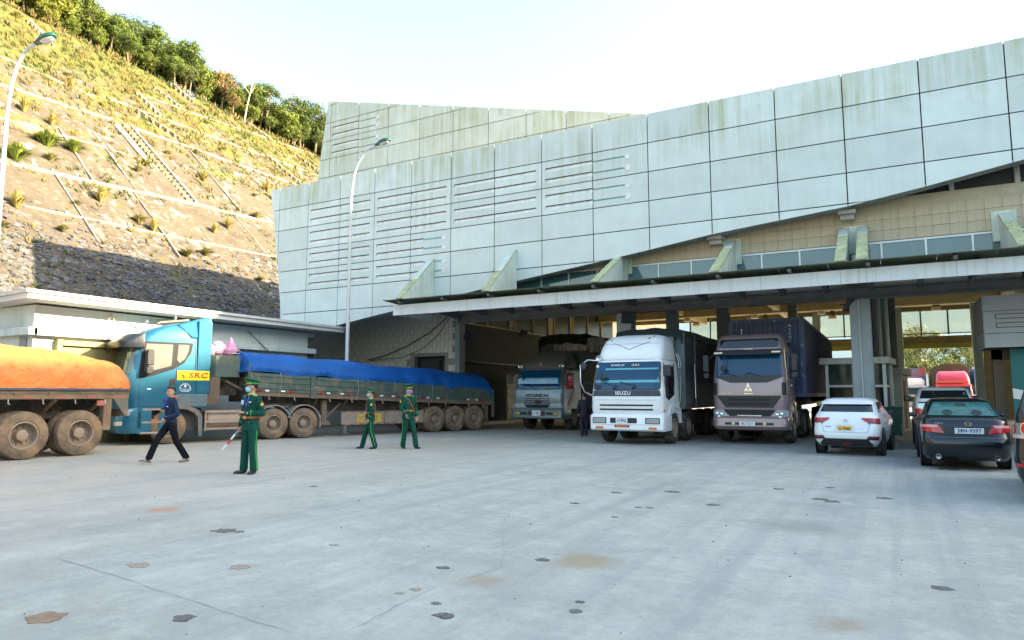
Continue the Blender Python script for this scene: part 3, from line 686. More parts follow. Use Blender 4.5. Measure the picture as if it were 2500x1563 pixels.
# ---- right-hand office block under the canopy
rw = tb(MB().box(2.5, 11, .86, 3.2, 2.94, 4.44), 'office_block', JOINT)
OFC = M('office_clad', (.36, .40, .42), .6, 0, .07, 1.5, streak=((.22, .22, .17), .4))
for a, c in ((2.46, 5.0), (5.0, 7.5), (7.5, 11)):
    for z0, z1 in ((2.9, 3.32), (3.32, 3.98), (3.98, 4.45)):
        o = MB().box(a+.008, c-.008, .8, .85, z0+.008, z1-.008).build('cladding_panel', OFC, rw)
    for z in (3.48, 3.74): MB().box(a+.3, c-.02, .795, .8, z, z+.02).box(a+.3, c-.02, .795, .8, z+.13, z+.15).box(a+.3, a+.32, .794, .8, z+.02, z+.13).build('slot', DARKS, rw)
for z0, z1 in ((2.9, 3.4), (3.4, 3.9), (3.9, 4.45)): MB().box(2.455, 2.49, .87, 3.2, z0+.008, z1-.008).build('cladding_panel', OFC, rw)
tb(MB().box(2.75, 3.0, 2.0, 2.3, 0, 2.9).box(3.5, 3.8, 2.2, 2.5, 0, 2.9).box(3.9, 9, 2.6, 2.8, 0, 2.9).box(2.75, 3.8, 2.0, 2.3, 2.6, 2.93), 'office_frame', M('brown_paint', (.13, .095, .065), .7))
bn_ = empty('wall_banner', (3.55, 1.5, .8), 0, 'teal banner board with a white curved band below the office', 'banner')
MB().box(-.42, .6, 0, .03, 0, 2.1).build('board', M('banner_teal', (.01, .15, .15), .5), bn_)
MB().prism([(-.42, .62), (-.1, .55), (.25, .62), (.6, .7), (.6, .95), (.2, .98), (-.15, .85), (-.42, .92)], 'y', -.012, -.001).build('white_band', WHITEP, bn_)
# ---- booths and island
isl = tag(bevel(MB().prism([(-2.4, 3), (-2.1, 2.3), (-.1, 2.1), (.25, 2.6), (.35, 14), (-2.4, 14)], 'z', .0, .16).build('traffic_island', CONC), .03), 'raised kerbed island under the inspection booths', 'kerb')
KW = M('booth_frame', (.74, .79, .77), .5, 0, .06, dirt=((.35, .3, .2), .3)); KG = M('booth_glass', (.012, .016, .017), .08, 0, .3, spec=.3)
bo = empty('inspection_booth', (-1.08, 3.6, .16), radians(-7), 'pale glazed inspection booth with flat roof behind the grey column', 'booth')
f = MB()
for xx in (-.85, .95):
    for yy in (-.6, 1.0): f.box(xx-.05, xx+.05, yy-.05, yy+.05, 0, 2.42)
f.box(-.82, .92, -.64, -.56, 1.62, 1.70).box(-.82, .92, -.64, -.56, 0, .25).box(.91, .99, -.57, .97, 1.62, 1.7).box(.91, .99, -.57, .97, 0, .8).box(-.04, .04, -.64, -.56, .25, 1.62).box(-.04, .04, -.64, -.56, 1.7, 2.42)
f.box(-.82, .92, .96, 1.04, 2.30, 2.415); f.build('frame', KW, bo, 35, .008)
bevel(MB().box(-1.05, 1.12, -.85, 1.2, 2.42, 2.64).build('roof', M('booth_roof', (.62, .65, .63), .7, dirt=((.4, .38, .32), .3)), bo), .015)
for x0, x1 in ((-.8, -.04), (.04, .9)):
    MB().box(x0, x1, -.605, -.595, .25, 1.62).build('pane', KG, bo); MB().box(x0, x1, -.605, -.595, 1.7, 2.42).build('pane', M('booth_glass_upper', (.03, .06, .062), .08, 0, .3, 2, spec=.5), bo)
for y0, y1 in ((-.55, .2), (.24, .95)):
    MB().box(.945, .955, y0, y1, .8, 1.62).build('pane', KG, bo); MB().box(.945, .955, y0, y1, 1.7, 2.42).build('pane', WGLASS, bo)
MB().box(-.8, .9, .9, 1.0, 0, 2.42).build('back_wall', DARKIN, bo)
b2 = empty('ticket_booth', (-.05, 6.4, .16), radians(-7), 'small plain booth with brownish side standing behind the glazed booth', 'booth')
MB().box(-.75, .42, -.9, 1.4, 0, 2.1).build('wall', M('booth_wall', (.42, .47, .47), .7, streak=((.25, .22, .18), .4)), b2)
MB().box(.421, .44, -.85, 1.35, .02, 2.08).build('side_panel', M('booth_side', (.20, .15, .13), .6), b2); MB().box(.441, .45, -.2, .5, .1, 1.9).build('door', DARKIN, b2)
bevel(MB().box(-.85, .55, -1.0, 1.6, 2.1, 2.36).build('roof', CONC, b2), .015)
bi = empty('rubbish_bin', (-.02, 2.75, .16), 0, 'green plastic wheelie bin beside the glazed booth', 'bin')
GB = M('bin_green', (.015, .10, .06), .5)
MB().hexa([(-.2, -.22, .05), (.2, -.22, .05), (.2, .22, .05), (-.2, .22, .05), (-.27, -.28, .9), (.27, -.28, .9), (.27, .28, .9), (-.27, .28, .9)]).build('body', GB, bi, 35, .02)
MB().box(-.29, .29, -.31, .31, .9, .97).build('lid', GB, bi, 35, .02)
MB().lathe([(.08, -.03), (.08, .03), (.001, .03)], (.2, .2, .08), 'x', 12).build('wheel', JOINT, bi)
# ---- hanging lamps, floodlights, cables
LMP = M('lamp_metal', (.10, .07, .045), .45, .4); BUL = M('lamp_glass', (.6, .55, .4), .3)
def bell(x, y, lab, z=7.2):
    o = empty('hanging_lamp', (x, y, z), 0, lab, 'lamp', 'bell lamps under the hall ceiling')
    MB().box(-.22, .22, -.12, .12, -.07, -.001).tube([(0, 0, -.07), (0, 0, -.22)], .03, 6).build('mount', LMP, o)
    MB().lathe([(.05, -.2), (.12, -.22), (.2, -.42), (.24, -.52), (.23, -.52), (.1, -.25)], (0, 0, 0), 'z', 16).build('shade', LMP, o)
    MB().lathe([(.2, -.5), (.26, -.74), (.24, -.75), (.001, -.72)], (0, 0, 0), 'z', 16).build('lens', BUL, o)
for x, y, t in ((2.5, 23.5, 'single bell lamp hanging in the open right-hand lane'), (-3.6, 22.6, 'bell lamp above the blue container, nearer of the two beside the grey column'), (-3.2, 25.6, 'bell lamp above the blue container, farther of the two beside the grey column'), (-7.6, 22.8, 'bell lamp above the mauve cab, nearer of the two'), (-7.4, 25.8, 'bell lamp above the mauve cab, farther of the two'), (-12.0, 22.8, 'bell lamp above the white truck near the slim inner column'), (-12.2, 26, 'dim bell lamp left of the white truck fairing')): bell(x, y, t)
def flood(loc, rz, lab, s=1):
    o = empty('floodlight', loc, rz, lab, 'floodlight', 'black floodlights on the walls')
    MB().tube([(0, 0, 0), (0, -.25, -.02)], .025, 6).build('arm', JOINT, o); MB().hexa([(-.2, -.3, -.2), (.2, -.3, -.2), (.2, -.18, -.22), (-.2, -.18, -.22), (-.24, -.55, .12), (.24, -.55, .12), (.24, -.4, .16), (-.24, -.4, .16)]).build('head', JOINT, o)
flood((-17.95, 9.6, 4.9), radians(75), 'black floodlight on the dark partition above the grey truck', 1.2); flood((-17.65, 3.7, 4.3), radians(60), 'black floodlight beside the conduit at the block wall corner')
flood((-8.35, -.1, 4.3), radians(40), 'black floodlight on the left of the column behind the white truck'); flood((-8.0, .2, 4.3), radians(-50), 'black floodlight on the right of the column behind the white truck'); flood((-1.3, .2, 4.35), radians(60), 'black floodlight high on the left of the double grey column')
for k, (p, lab) in enumerate(((((-18.39, 3.28, 5.20), (-19.41, 3.28, 4.52), (-20.78, 3.28, 3.89), (-22.15, 3.28, 3.46), (-23.30, 3.28, 3.26)), 'thicker black cable sagging across the block wall'), (((-18.27, 3.28, 5.15), (-18.96, 3.28, 4.35), (-19.87, 3.28, 3.72), (-21.01, 3.28, 3.34), (-23.07, 3.28, 3.24)), 'thinner black cable hanging below the thick one on the block wall'))):
    tag(MB().tube(p, .022-.008*k, 6).build('cable', JOINT), lab, 'cable', 'cables on the block wall')

# ================================================================ annex
AN = empty('annex_building', (-24, -7, 0), 0, 'low grey-white annex with a flat overhanging roof at the foot of the slope', 'building'); ANI = Matrix.Translation((24, 7, 0))
def an(b, name, mat, parent=None, bev=0):
    o = b.build(name, mat, parent or AN, 35, bev)
    if not parent: o.matrix_parent_inverse = ANI
    return o
AW = M('annex_wall', (.45, .52, .51), .85, 0, .08, .6, streak=((.30, .31, .28), .35), bump=.003, bs=20)
an(MB().box(-29, -22.2, -12.8, -1.5, 0, 4.2), 'wall', AW)
an(MB().prism([(-21.4, 4.28), (-29.3, 4.10), (-29.3, 4.28), (-21.4, 4.46)], 'y', -13.4, -.5), 'roof', M('annex_roof', (.50, .52, .50), .8, 0, .1, 1, dirt=((.25, .25, .22), .3)))
an(MB().prism([(-21.33, 4.44), (-29.3, 4.26), (-29.3, 4.36), (-21.33, 4.54)], 'y', -13.47, -.43), 'roof_edge', M('roof_edge', (.47, .5, .48), .8))
an(MB().box(-22.2, -21.95, -12.9, -1.6, 3.28, 3.5).box(-29, -21.95, -13.05, -12.8, 3.28, 3.5), 'ledge', AW, None, .01)
OLV = M('olive_frame', (.30, .27, .10), .7, dirt=((.2, .17, .08), .4)); SHT = M('olive_shutter', (.23, .215, .09), .75)
an(MB().box(-22.205, -22.0, -12.2, -12.05, 0, 3.2).box(-22.205, -22.0, -12.04, -8.2, 3.02, 3.18).box(-22.205, -22.03, -9.9, -9.75, 0, 3.0).box(-22.205, -22.0, -8.2, -8.05, 0, 3.2), 'shutter_frame', OLV, None, .008)
for y0, y1 in ((-12.05, -9.9), (-9.75, -8.2)): an(MB().box(-22.2, -22.12, y0, y1, 0, 3.0), 'shutter', SHT)
an(MB().box(-22.9, -22.5, -12.83, -12.79, 0, 3.25), 'end_door', M('end_door', (.18, .22, .24), .6))
an(MB().box(-22.19, -22.1, -1.9, -1.6, 2.9, 4.0), 'vent_shaft', DARKIN); an(MB().box(-22.2, -21.6, -1.6, -1.0, 2.85, 2.92), 'corrugated_shelf', JOINT)
for a in ((-22.1, -10.6, 4.15),):
    an(MB().tube([a, (-21.9, -10.9, 3.3)], .02, 5).tube([a, (-21.9, -10.2, 3.2)], .02, 5), 'roof_stay', M('stay', (.4, .3, .18), .6))
an(MB().tube([(-22.15, -5.1, 4.0), (-21.7, -4.1, 3.0)], .025, 6).tube([(-22.15, -6.2, 3.4), (-21.9, -6.5, 3.1)], .02, 6), 'wall_stay', STEEL)
# ================================================================ street lamps
POLE = M('galvanised', (.50, .53, .54), .45, .4, .06); LGR = M('lamp_green', (.008, .075, .045), .35, coat=.3); LENS = M('lamp_lens', (.55, .56, .54), .15)
def street_lamp(loc, rz, h, lab, reach):
    o = empty('street_lamp', loc, rz, lab, 'street lamp', 'green-headed street lamps')
    P = [(0, 0, .3), (0, 0, h*.5), (0, 0, h*.80)]; P += [(reach*t**2, 0, h*.80+h*.17*sin(t*pi/2*.95)) for t in (.3, .5, .7, .85, 1)]
    MB().tube(P, [.085, .07, .055, .052, .05, .048, .046, .045], 12).build('pole', POLE, o)
    MB().lathe([(.16, 0), (.16, .02), (.1, .04), (.1, .4), (.085, .42)], (0, 0, 0), 'z', 16).build('base', POLE, o)
    e = Vector(P[-1]); d = (Vector(P[-1])-Vector(P[-2])).normalized(); L_ = .62
    hd = empty('lamp_head', e, 0, parent=o); hd.rotation_euler = (0, -atan2(d.z, d.x)*.75, 0)
    MB().add(*(lambda S: ([p for s in S for p in s], [(i*10+k, i*10+(k+1) % 10, i*10+10+(k+1) % 10, i*10+10+k) for i in range(len(S)-1) for k in range(10)]+[list(range(10))[::-1], [(len(S)-1)*10+k for k in range(10)]]))([[(x, w*cos(2*pi*k/10), .02+hh*max(-.35, sin(2*pi*k/10))) for k in range(10)] for x, w, hh in ((-.05, .05, .05), (.08, .09, .09), (.25, .15, .14), (.45, .17, .15), (.6, .13, .12), (.68, .06, .06))])).build('housing', LGR, hd, 60)
    MB().add(*(lambda S: ([p for s in S for p in s], [(i*10+k, i*10+(k+1) % 10, i*10+10+(k+1) % 10, i*10+10+k) for i in range(len(S)-1) for k in range(10)]+[list(range(10))[::-1], [(len(S)-1)*10+k for k in range(10)]]))([[(x, w*cos(2*pi*k/10), -.03+hh*sin(2*pi*k/10)) for k in range(10)] for x, w, hh in ((.2, .08, .03), (.3, .12, .06), (.45, .13, .06), (.58, .08, .03))])).build('lens', LENS, hd, 60)
    return o
street_lamp((-18.9, -3.0, 0), radians(6), 11.9, 'tall street lamp standing behind the blue-tarped trailer', 1.15)
street_lamp((-22.05, -14.0, 0), radians(18), 12.05, 'tall street lamp at the left edge above the orange-tarped truck', .8)
# ================================================================ trees and shrubs
BARK = M('bark', (.16, .12, .08), .9, 0, .25, 3)
def leafmat(n, c): return M(n, c, .6, 0, .45, .35, trans=.3, spec=.3)
LM = [leafmat('leaf_a', (.095, .14, .028)), leafmat('leaf_b', (.13, .175, .03)), leafmat('leaf_c', (.20, .22, .035)), leafmat('leaf_dry', (.20, .145, .055)), leafmat('leaf_d', (.085, .12, .035))]
def tree_mesh(sd, h, r, cl, per, ls, trunk=.35, sparse=0):
    rd = random.Random(sd); T = MB(); C = MB()
    top = Vector((rd.uniform(-.1, .1)*h, rd.uniform(-.1, .1)*h, h*.72)); base = Vector((0, 0, -.6))
    mid = Vector((rd.uniform(-.06, .06)*h, rd.uniform(-.06, .06)*h, h*trunk))
    T.tube([base, mid*.5, mid, mid.lerp(top, .5), top], [h*.028, h*.022, h*.018, h*.012, h*.005], 7)
    for k in range(cl):
        for _ in range(20):
            p = Vector((rd.uniform(-1, 1), rd.uniform(-1, 1), rd.uniform(-1, 1)))
            if .35 < p.length < 1: break
        c = Vector((p.x*r, p.y*r, h*(trunk+.1)+(p.z*.5+.5)*h*(.9-trunk))); c.x *= 1-.35*max(0, p.z); c.y *= 1-.35*max(0, p.z)
        if k % 3 == 0:
            s = mid.lerp(top, rd.uniform(0, .9)); T.tube([s, s.lerp(c, .55)+Vector((0, 0, .05*h)), c], [h*.008, h*.005, h*.002], 5)
        cr = r*rd.uniform(.2, .36)
        for q in range(per):
            d = Vector((rd.gauss(0, 1), rd.gauss(0, 1), rd.gauss(0, .75))); d.normalize(); o = c+d*cr*rd.uniform(.4, 1.05)
            nrm = (d+Vector((rd.uniform(-.7, .7), rd.uniform(-.7, .7), rd.uniform(-.1, .9)))).normalized(); a = nrm.orthogonal().normalized(); b_ = nrm.cross(a); t = rd.uniform(0, 2*pi)
            e1 = (a*cos(t)+b_*sin(t))*ls*rd.uniform(.6, 1.2); e2 = (b_*cos(t)-a*sin(t))*ls*rd.uniform(.3, .55)
            C.add([o-e1, o-e2*.9, o+e1, o+e2], [(0, 1, 2, 3)])
    return T.mesh('trunk'), C.mesh('crown', None)
PROT = [(tree_mesh(11, 7.5, 2.6, 60, 80, .17), LM[0]), (tree_mesh(12, 6.2, 2.4, 60, 80, .19, .2), LM[1]), (tree_mesh(13, 8.6, 2.7, 44, 60, .19, .4), LM[4]), (tree_mesh(14, 5.4, 2.2, 55, 80, .20, .12), LM[2]), (tree_mesh(15, 7.0, 2.3, 36, 45, .18, .35), LM[3]), (tree_mesh(16, 6.6, 2.3, 60, 90, .17, .15), LM[1])]
for (t, c), m in PROT: t.materials.append(BARK); c.materials.append(m)
DESC = {0: 'dark green leafy tree', 1: 'mid green bushy tree', 2: 'tall dark open-crowned tree', 3: 'yellow-green bushy shrub tree', 4: 'brownish thin-leaved tree', 5: 'fresh green low-branched tree'}
def plant(k, loc, s, rz, label, group, name='tree'):
    (t, c), m = PROT[k]; o = empty(name, loc, rz, label, 'tree', group); o.scale = (s, s, s)
    link('trunk', t, None, o); link('crown', c, None, o); return o
rd = random.Random(21); seq = [5, 3, 3, 5, 1, 3, 5, 0, 3, 1, 5, 0, 1, 0, 2, 0, 1, 4, 1, 0, 2, 1, 0, 2, 0, 1, 2, 0, 1, 0]
i = 0
for row in range(5):
    v = -6+row*.9
    while v < 66:
        u = crest(v)-.1-row*2.2+rd.uniform(-1, 1); k = seq[min(len(seq)-1, int((v+4)/70*len(seq)))] if row < 2 else rd.choice((0, 1, 2))
        s = rd.uniform(.8, 1.35)*(.92 if v > 14 else .6)*(.9 if row else .5)
        plant(k, (u, v, hz(u, v)-.2), s, rd.uniform(0, 6.28), DESC[k]+' on the wooded crest above the slope', 'crest trees: '+DESC[k])
        v += rd.uniform(1.9, 3.4); i += 1
# pale bare trunk standing in front of the crest trees
b = MB(); c0 = Vector((crest(38)+.4, 38, hz(crest(38)+.4, 38)))
b.tube([(0, 0, -.5), (.2, .2, 2), (.7, .3, 4.2), (1.0, .5, 6.4)], [.13, .11, .08, .03], 7)
for a in ((.9, 1.0, 5.6), (-.3, .2, 5.4), (1.6, .2, 6.0), (.2, -.8, 6.3)): b.tube([(.6, .3, 3.9), (.6*.4+a[0]*.6, .3*.4+a[1]*.6, 4.7), a], [.05, .03, .01], 5)
tag(b.build('bare_tree', M('pale_bark', (.42, .36, .28), .8, 0, .2, 4), None, 35, 0, c0), 'pale leafless tree trunk standing out against the crest trees', 'tree')
bt = empty('bare_tree', (crest(22)-5, 24, hz(crest(22)-5, 24)), 0, 'grey twiggy leafless treetop rising above the yellow-green shrubs', 'tree')
b = MB(); rr = random.Random(4)
def twig(p, d, l, r, dep):
    q = p+d*l; b.tube([p, q], [r, r*.6], 4, False)
    if dep:
        for _ in range(3): twig(q, (d+Vector((rr.uniform(-.7, .7), rr.uniform(-.7, .7), rr.uniform(-.1, .5)))).normalized(), l*.62, r*.6, dep-1)
twig(Vector((0, 0, 0)), Vector((.05, .1, 1)), 4.0, .1, 4); b.build('branches', M('grey_twig', (.33, .31, .29), .9), bt, None)
# spiky shrubs and low bushes on the slope
def blade_mesh(sd, n_, r, h):
    rd_ = random.Random(sd); b = MB()
    for k in range(n_):
        a = rd_.uniform(0, 2*pi); q = Vector((cos(a), sin(a), 0)); w = Vector((-sin(a), cos(a), 0))*.035*r; e = rd_.uniform(.2, 1); L_ = r*rd_.uniform(.7, 1.1); o = q*r*.1
        P = [o, o+q*L_*.45*e+Vector((0, 0, h*.55*(1.2-e*.5))), o+q*L_*e+Vector((0, 0, h*(1.05-e*.75)))]
        b.add([P[0]-w, P[0]+w, P[1]+w*1.3, P[1]-w*1.3, P[2]], [(0, 1, 2, 3), (3, 2, 4)])
    return b.mesh('blades', None)
SP = blade_mesh(1, 170, 1.0, 1.1); SP.materials.append(M('spiky_leaf', (.17, .22, .035), .5, 0, .35, 1.5, trans=.25))
TF = blade_mesh(2, 90, .6, 1.0); TF.materials.append(M('tuft_leaf', (.33, .27, .08), .8, 0, .3, 2, trans=.3))
BU = blade_mesh(3, 90, .5, .45); BU.materials.append(M('bush_leaf', (.18, .17, .045), .7, 0, .3, 2, trans=.25))
def bush(me, u, v, s, lab, grp, nm):
    o = link(nm, me, None, None, (u, v, hz(u, v)), (0, 0, (u*7.1) % 6), s); tag(o, lab, 'shrub', grp)
for k, (u, v, s) in enumerate([(-54.8, 3.0, 1.5), (-55.2, 5.1, 1.2), (-51.9, -.3, 1.4)]):
    bush(SP, u, v, s, ['biggest spiky green shrub on the slope beside the rock ledge', 'spiky green shrub just right of the biggest one', 'yellow-green spiky shrub low at the left edge by the lamp pole'][k], 'spiky shrubs', 'spiky_shrub')
tag(MB().ball((0, 0, 0), (.9, 1.7, .7), 12, 8).build('rock_outcrop', M('rock', (.20, .15, .09), .95, 0, .4, 1.5, bump=.15, bs=3), None, 60, 0, onhill(-56.2, 2.3)), 'brown rocky hollow behind the biggest spiky shrub', 'rock')
for u, v in [(-59.1, 3.2), (-58.3, 4.9), (-49.7, 4.4), (-49.0, 13.4), (-50.1, 15.6), (-47.4, 7.0), (-46.7, -2.4), (-66.5, 10.4), (-49.5, 4.2), (-58.8, 27.2), (-57, 18), (-60, 31)]: bush(TF, u, v, .9+(u*3.3 % 1)*.6, 'dry straw-coloured grass clump standing alone on the bare slope', 'dry clumps', 'grass_clump')
for u, v in [(-78.8, 10.7), (-68.9, 11.1), (-77.8, 21.5), (-74.4, 37.9), (-75.3, 48.1), (-53, 2.4), (-56.5, 11.8), (-55.2, 10.3), (-62, 20.6), (-48.1, 6.3), (-48.4, 2.0), (-44.7, -3.9), (-45.4, -.3), (-45.3, 8.4), (-45.8, 10.3), (-57, 24), (-65, 26), (-60, 16), (-53, 21), (-50, 25), (-47, 18), (-44, 14)]: bush(BU, u, v, 1+(u*5.7 % 1)*.9, 'small low green bush growing from the slope', 'low bushes', 'low_bush')
# trees seen through the gate
(t, c) = tree_mesh(31, 9, 3.4, 55, 60, .22, .3); t.materials.append(BARK); c.materials.append(leafmat('leaf_gate', (.13, .16, .05)))
for k, (x, y, s) in enumerate(((2.8, 62, 1.0), (6.8, 66, .9), (10.8, 72, .62))):
    o = empty('tree', (x, y, 0), k*2, ['tall hazy tree seen through the open gate, on the left', 'hazy tree behind the red truck seen through the gate', 'low hazy tree at the right of the gate opening'][k], 'tree', 'trees beyond the gate'); o.scale = (s, s, s)
    link('trunk', t, None, o); link('crown', c, None, o)
# ================================================================ vehicle kit
TYRE = M('tyre', (.032, .031, .03), .85, 0, .2, 6, dirt=((.17, .13, .09), .42, 4)); TYREM = M('tyre_muddy', (.06, .055, .05), .9, 0, .2, 5, dirt=((.25, .17, .10), .75, 2.2))
RIMM = M('rim_dusty', (.30, .24, .19), .7, .2, .2, 5, dirt=((.27, .19, .12), .5)); RIMA = M('rim_alloy', (.35, .36, .37), .35, .8)
BLK_ = M('black_plastic', (.02, .022, .025), .5, 0, .2, 5, dirt=((.14, .12, .09), .15)); CHR = M('chrome', (.62, .65, .68), .15, .9)
WS = M('windscreen', (.004, .05, .11), .05, 0, .15, .7, spec=.45); DG = M('dark_glass', (.012, .017, .02), .05, 0, .2, 1, spec=.7)
HL = M('headlamp', (.50, .53, .54), .12, .25, .2, 9, coat=.5); AMB = M('amber', (.70, .16, .015), .3, coat=.4); RED = M('red_lens', (.45, .008, .012), .2, coat=.6); WLENS = M('clear_lens', (.55, .42, .40), .2, coat=.5)
PLW = M('plate_white', (.72, .75, .76), .5); PLY = M('plate_yellow', (.75, .42, .02), .5); INK = M('ink', (.02, .025, .05), .6); CHAS = M('chassis', (.05, .045, .04), .8, 0, .3, 4, dirt=((.20, .14, .09), .45, 3))
WC = {}
def wheel(par, x, y, r, w, side, style='dish', tm=None, rm=None, z=None, dual=False):
    tm = tm or TYRE; rm = rm or RIMM; key = (r, w, style, tm.name, rm.name)
    if key not in WC:
        rr = r*.56; h = w/2
        P = [(rr, -h*.8), (rr+.03, -h), (r*.9, -h*1.02), (r*.975, -h*.88), (r, -h*.62), (r*.992, -h*.3), (r, -h*.28), (r, h*.28), (r*.992, h*.3), (r, h*.62), (r*.975, h*.88), (r*.9, h*1.02), (rr+.03, h), (rr, h*.8)]
        T = MB().lathe(P, (0, 0, 0), 'x', 56, (lambda j, k, q: q*(1-.022*(k % 2)) if j in (3, 4, 9, 10) else q) if style != 'car' else None).mesh('tyre'); T.materials.append(tm)
        if style == 'dish': R = [(rr+.012, h*.95), (rr-.015, h*1.0), (rr-.03, h*.9), (rr*.9, h*.1), (rr*.82, -h*.25), (rr*.5, -h*.3), (rr*.46, h*.05), (rr*.40, h*.55), (rr*.2, h*.66), (.001, h*.66)]
        elif style == 'front': R = [(rr+.012, h*.95), (rr-.015, h*1.0), (rr-.03, h*.85), (rr*.88, h*.3), (rr*.75, h*.55), (rr*.55, h*.75), (rr*.42, h*.78), (rr*.38, h*1.05), (.001, h*1.1)]
        else: R = [(rr+.005, h*.95), (rr-.01, h*.98), (rr*.92, h*.7), (rr*.8, h*.82), (rr*.3, h*.9), (.001, h*.92)]
        b = MB().lathe(R, (0, 0, 0), 'x', 28)
        if style != 'car':
            for k in range(10):
                a = 2*pi*k/10; q = rr*(.62 if style == 'front' else .64); hh = h*.62 if style == 'front' else -h*.26
                b.tube([(hh, q*cos(a), q*sin(a)), (hh+.05, q*cos(a), q*sin(a))], .018, 6)
        else:
            b = MB().lathe(R[:3], (0, 0, 0), 'x', 28).lathe([(rr*.3, h*.9), (.001, h*.92)], (0, 0, 0), 'x', 20)
            for k in range(5):
                a = 2*pi*k/5; c_, s_ = cos(a), sin(a); n_ = Vector((0, -s_, c_))*.05*r/.33
                p0 = Vector((h*.85, c_*rr*.2, s_*rr*.2)); p1 = Vector((h*.8, c_*rr*.95, s_*rr*.95)); d = Vector((.05, 0, 0))
                b.hexa([p0-n_-d, p1-n_-d, p1+n_-d, p0+n_-d, p0-n_, p1-n_*.8, p1+n_*.8, p0+n_])
            b.cur = 0; b.lathe([(rr*.95, -h*.2), (.001, -h*.2)], (0, 0, 0), 'x', 20)
        Rm = b.mesh('rim'); Rm.materials.append(rm); WC[key] = (T, Rm)
    T, Rm = WC[key]; z = r if z is None else z
    o = link('wheel', T, None, par, (x, y, z), (0, 0, 0 if side > 0 else pi)); link('rim', Rm, None, o)
    if dual: link('inner_wheel', T, None, par, (x-side*w*1.12, y, z), (0, 0, 0 if side > 0 else pi))
    return o
def plate(par, x, y, z, txt, mat, face='-y', w=.42, h=.13, size=.10, ink=None, small=None):
    """registration plate with raised characters"""
    s = -1 if face == '-y' else 1
    o = bevel(MB().box(-w/2, w/2, -.008, .008, -h/2, h/2).build('number_plate', mat, par, 35, 0, (x, y, z)), .006)
    text('plate_characters', txt, size, ink or INK, o, (0, s*.009, -.012 if small else 0), face, .002, sx=w*.82/(len(txt)*size*.56), bold=.003)
    if small: text('plate_script', small, size*.3, ink or INK, o, (0, s*.009, h*.34), face, .002)
    return o
def mirror(par, p, arm, sz=(.09, .06, .2), mat=None):
    MB().tube(arm+[p], .014, 6).build('mirror_arm', BLK_, par)
    o = MB().box(-sz[0], sz[0], -sz[1], sz[1], -sz[2], sz[2]).build('mirror', mat or BLK_, par, 35, .025, p); return o
def side_plate(par, name, poly, x, mat, th=.012, sgn=1): return MB().prism(poly, 'x', x, x+sgn*th).build(name, mat, par)
def both(f):
    for s in (-1, 1): f(s)

# ================================================================ mauve tractor with blue container
MAU = M('mauve_paint', (.27, .205, .215), .3, .3, .08, 1.5, dirt=((.24, .2, .17), .15), coat=.5)
t = empty('tractor_unit', (-3.9, -1.4, 0), 0, 'mauve high-roof lorry tractor hauling the blue container', 'truck')
hw = 1.11
Lc = Loft([(.80, hw, .05, 2.15, .22, .08), (1.1, hw, 0, 2.2, .24, .08), (1.5, hw, -.02, 2.2, .24, .08), (2.05, hw, .04, 2.2, .24, .08), (2.80, hw-.06, .20, 2.2, .22, .08), (2.95, hw-.06, .24, 2.2, .22, .08), (3.3, hw-.12, .36, 2.2, .2, .08), (3.42, hw-.2, .48, 2.15, .2, .08), (3.47, hw-.35, .75, 2.05, .2, .08)])
Lc.mesh('cab', MAU, t)
Lb = Loft([(.46, 1.08, -.06, 1.0, .2, .03), (.56, 1.13, -.14, 1.0, .22, .03), (.80, 1.13, -.12, 1.0, .24, .03), (.87, 1.11, -.05, 1.0, .24, .03)]); Lb.mesh('bumper', MAU, t)
Lc.plate('windscreen', [(-1.0, 2.10), (1.0, 2.10), (.97, 2.77), (-.97, 2.77)], WS, t, .012)
Lc.plate('cowl', [(-1.02, 2.08), (-.55, 1.90), (.55, 1.90), (1.02, 2.08), (1.0, 2.12), (-1.0, 2.12)], BLK_, t, .014)
Lc.plate('roof_window', rrect(-.88, .88, 3.0, 3.28, .06), DG, t, .012)
MB().hexa([(-1.02, -.12, 2.76), (1.02, -.12, 2.76), (1.02, .25, 2.80), (-1.02, .25, 2.80), (-.95, -.02, 2.92), (.95, -.02, 2.92), (.95, .3, 2.95), (-.95, .3, 2.95)]).build('sun_visor', BLK_, t, 35, .03)
both(lambda s: MB().box(s*.86-.13, s*.86+.13, -.14, -.05, 2.80, 2.86).build('marker_lamp', HL, t, 35, .01))
MB().box(-.14, .14, .2, .24, 2.93, 2.97).build('marker_lamp', HL, t, 35, .01)
Lc.plate('grille', [(-.70, 1.13), (.70, 1.13), (.93, 1.44), (.93, 1.50), (-.93, 1.50), (-.93, 1.44)], BLK_, t, .02)
for z in (1.24, 1.37): Lc.plate('grille_slot', rrect(-.62, .62, z-.03, z+.035, .02), M('slot_black', (.006, .006, .007), .6), t, .024)
Lc.plate('lower_grille', [(-.68, .86), (.68, .86), (.76, 1.07), (-.76, 1.07)], BLK_, t, .016)
MB().box(-.36, .36, -.045, -.02, .875, .90).build('grille_trim', CHR, t)
both(lambda s: Lc.plate('headlamp', [(s*a, z) for a, z in ((.60, .86), (.72, .80), (1.16, .80), (1.18, 1.05), (.80, 1.06))][::s], HL, t, .03))
both(lambda s: [MB().lathe([(.055, -.02), (.05, -.03), (.02, -.022), (.001, -.022)], (s*x, -.045, z), 'y', 14).build('lamp_reflector', CHR, t) for x, z in ((.82, .96), (.95, .98), (.9, .87))])
both(lambda s: Lc.plate('air_vent', rrect(min(s*.97, s*1.12), max(s*.97, s*1.12), 1.52, 1.90, .03), BLK_, t, .012))
Lb.plate('bumper_slot', rrect(-.72, .72, .60, .68, .03), BLK_, t, .01)
both(lambda s: MB().lathe([(.05, 0), (.05, -.02), (.001, -.02)], (s*.46, -.15, .645), 'y', 14).build('fog_lamp', M('fog_yellow', (.6, .62, .35), .2), t))
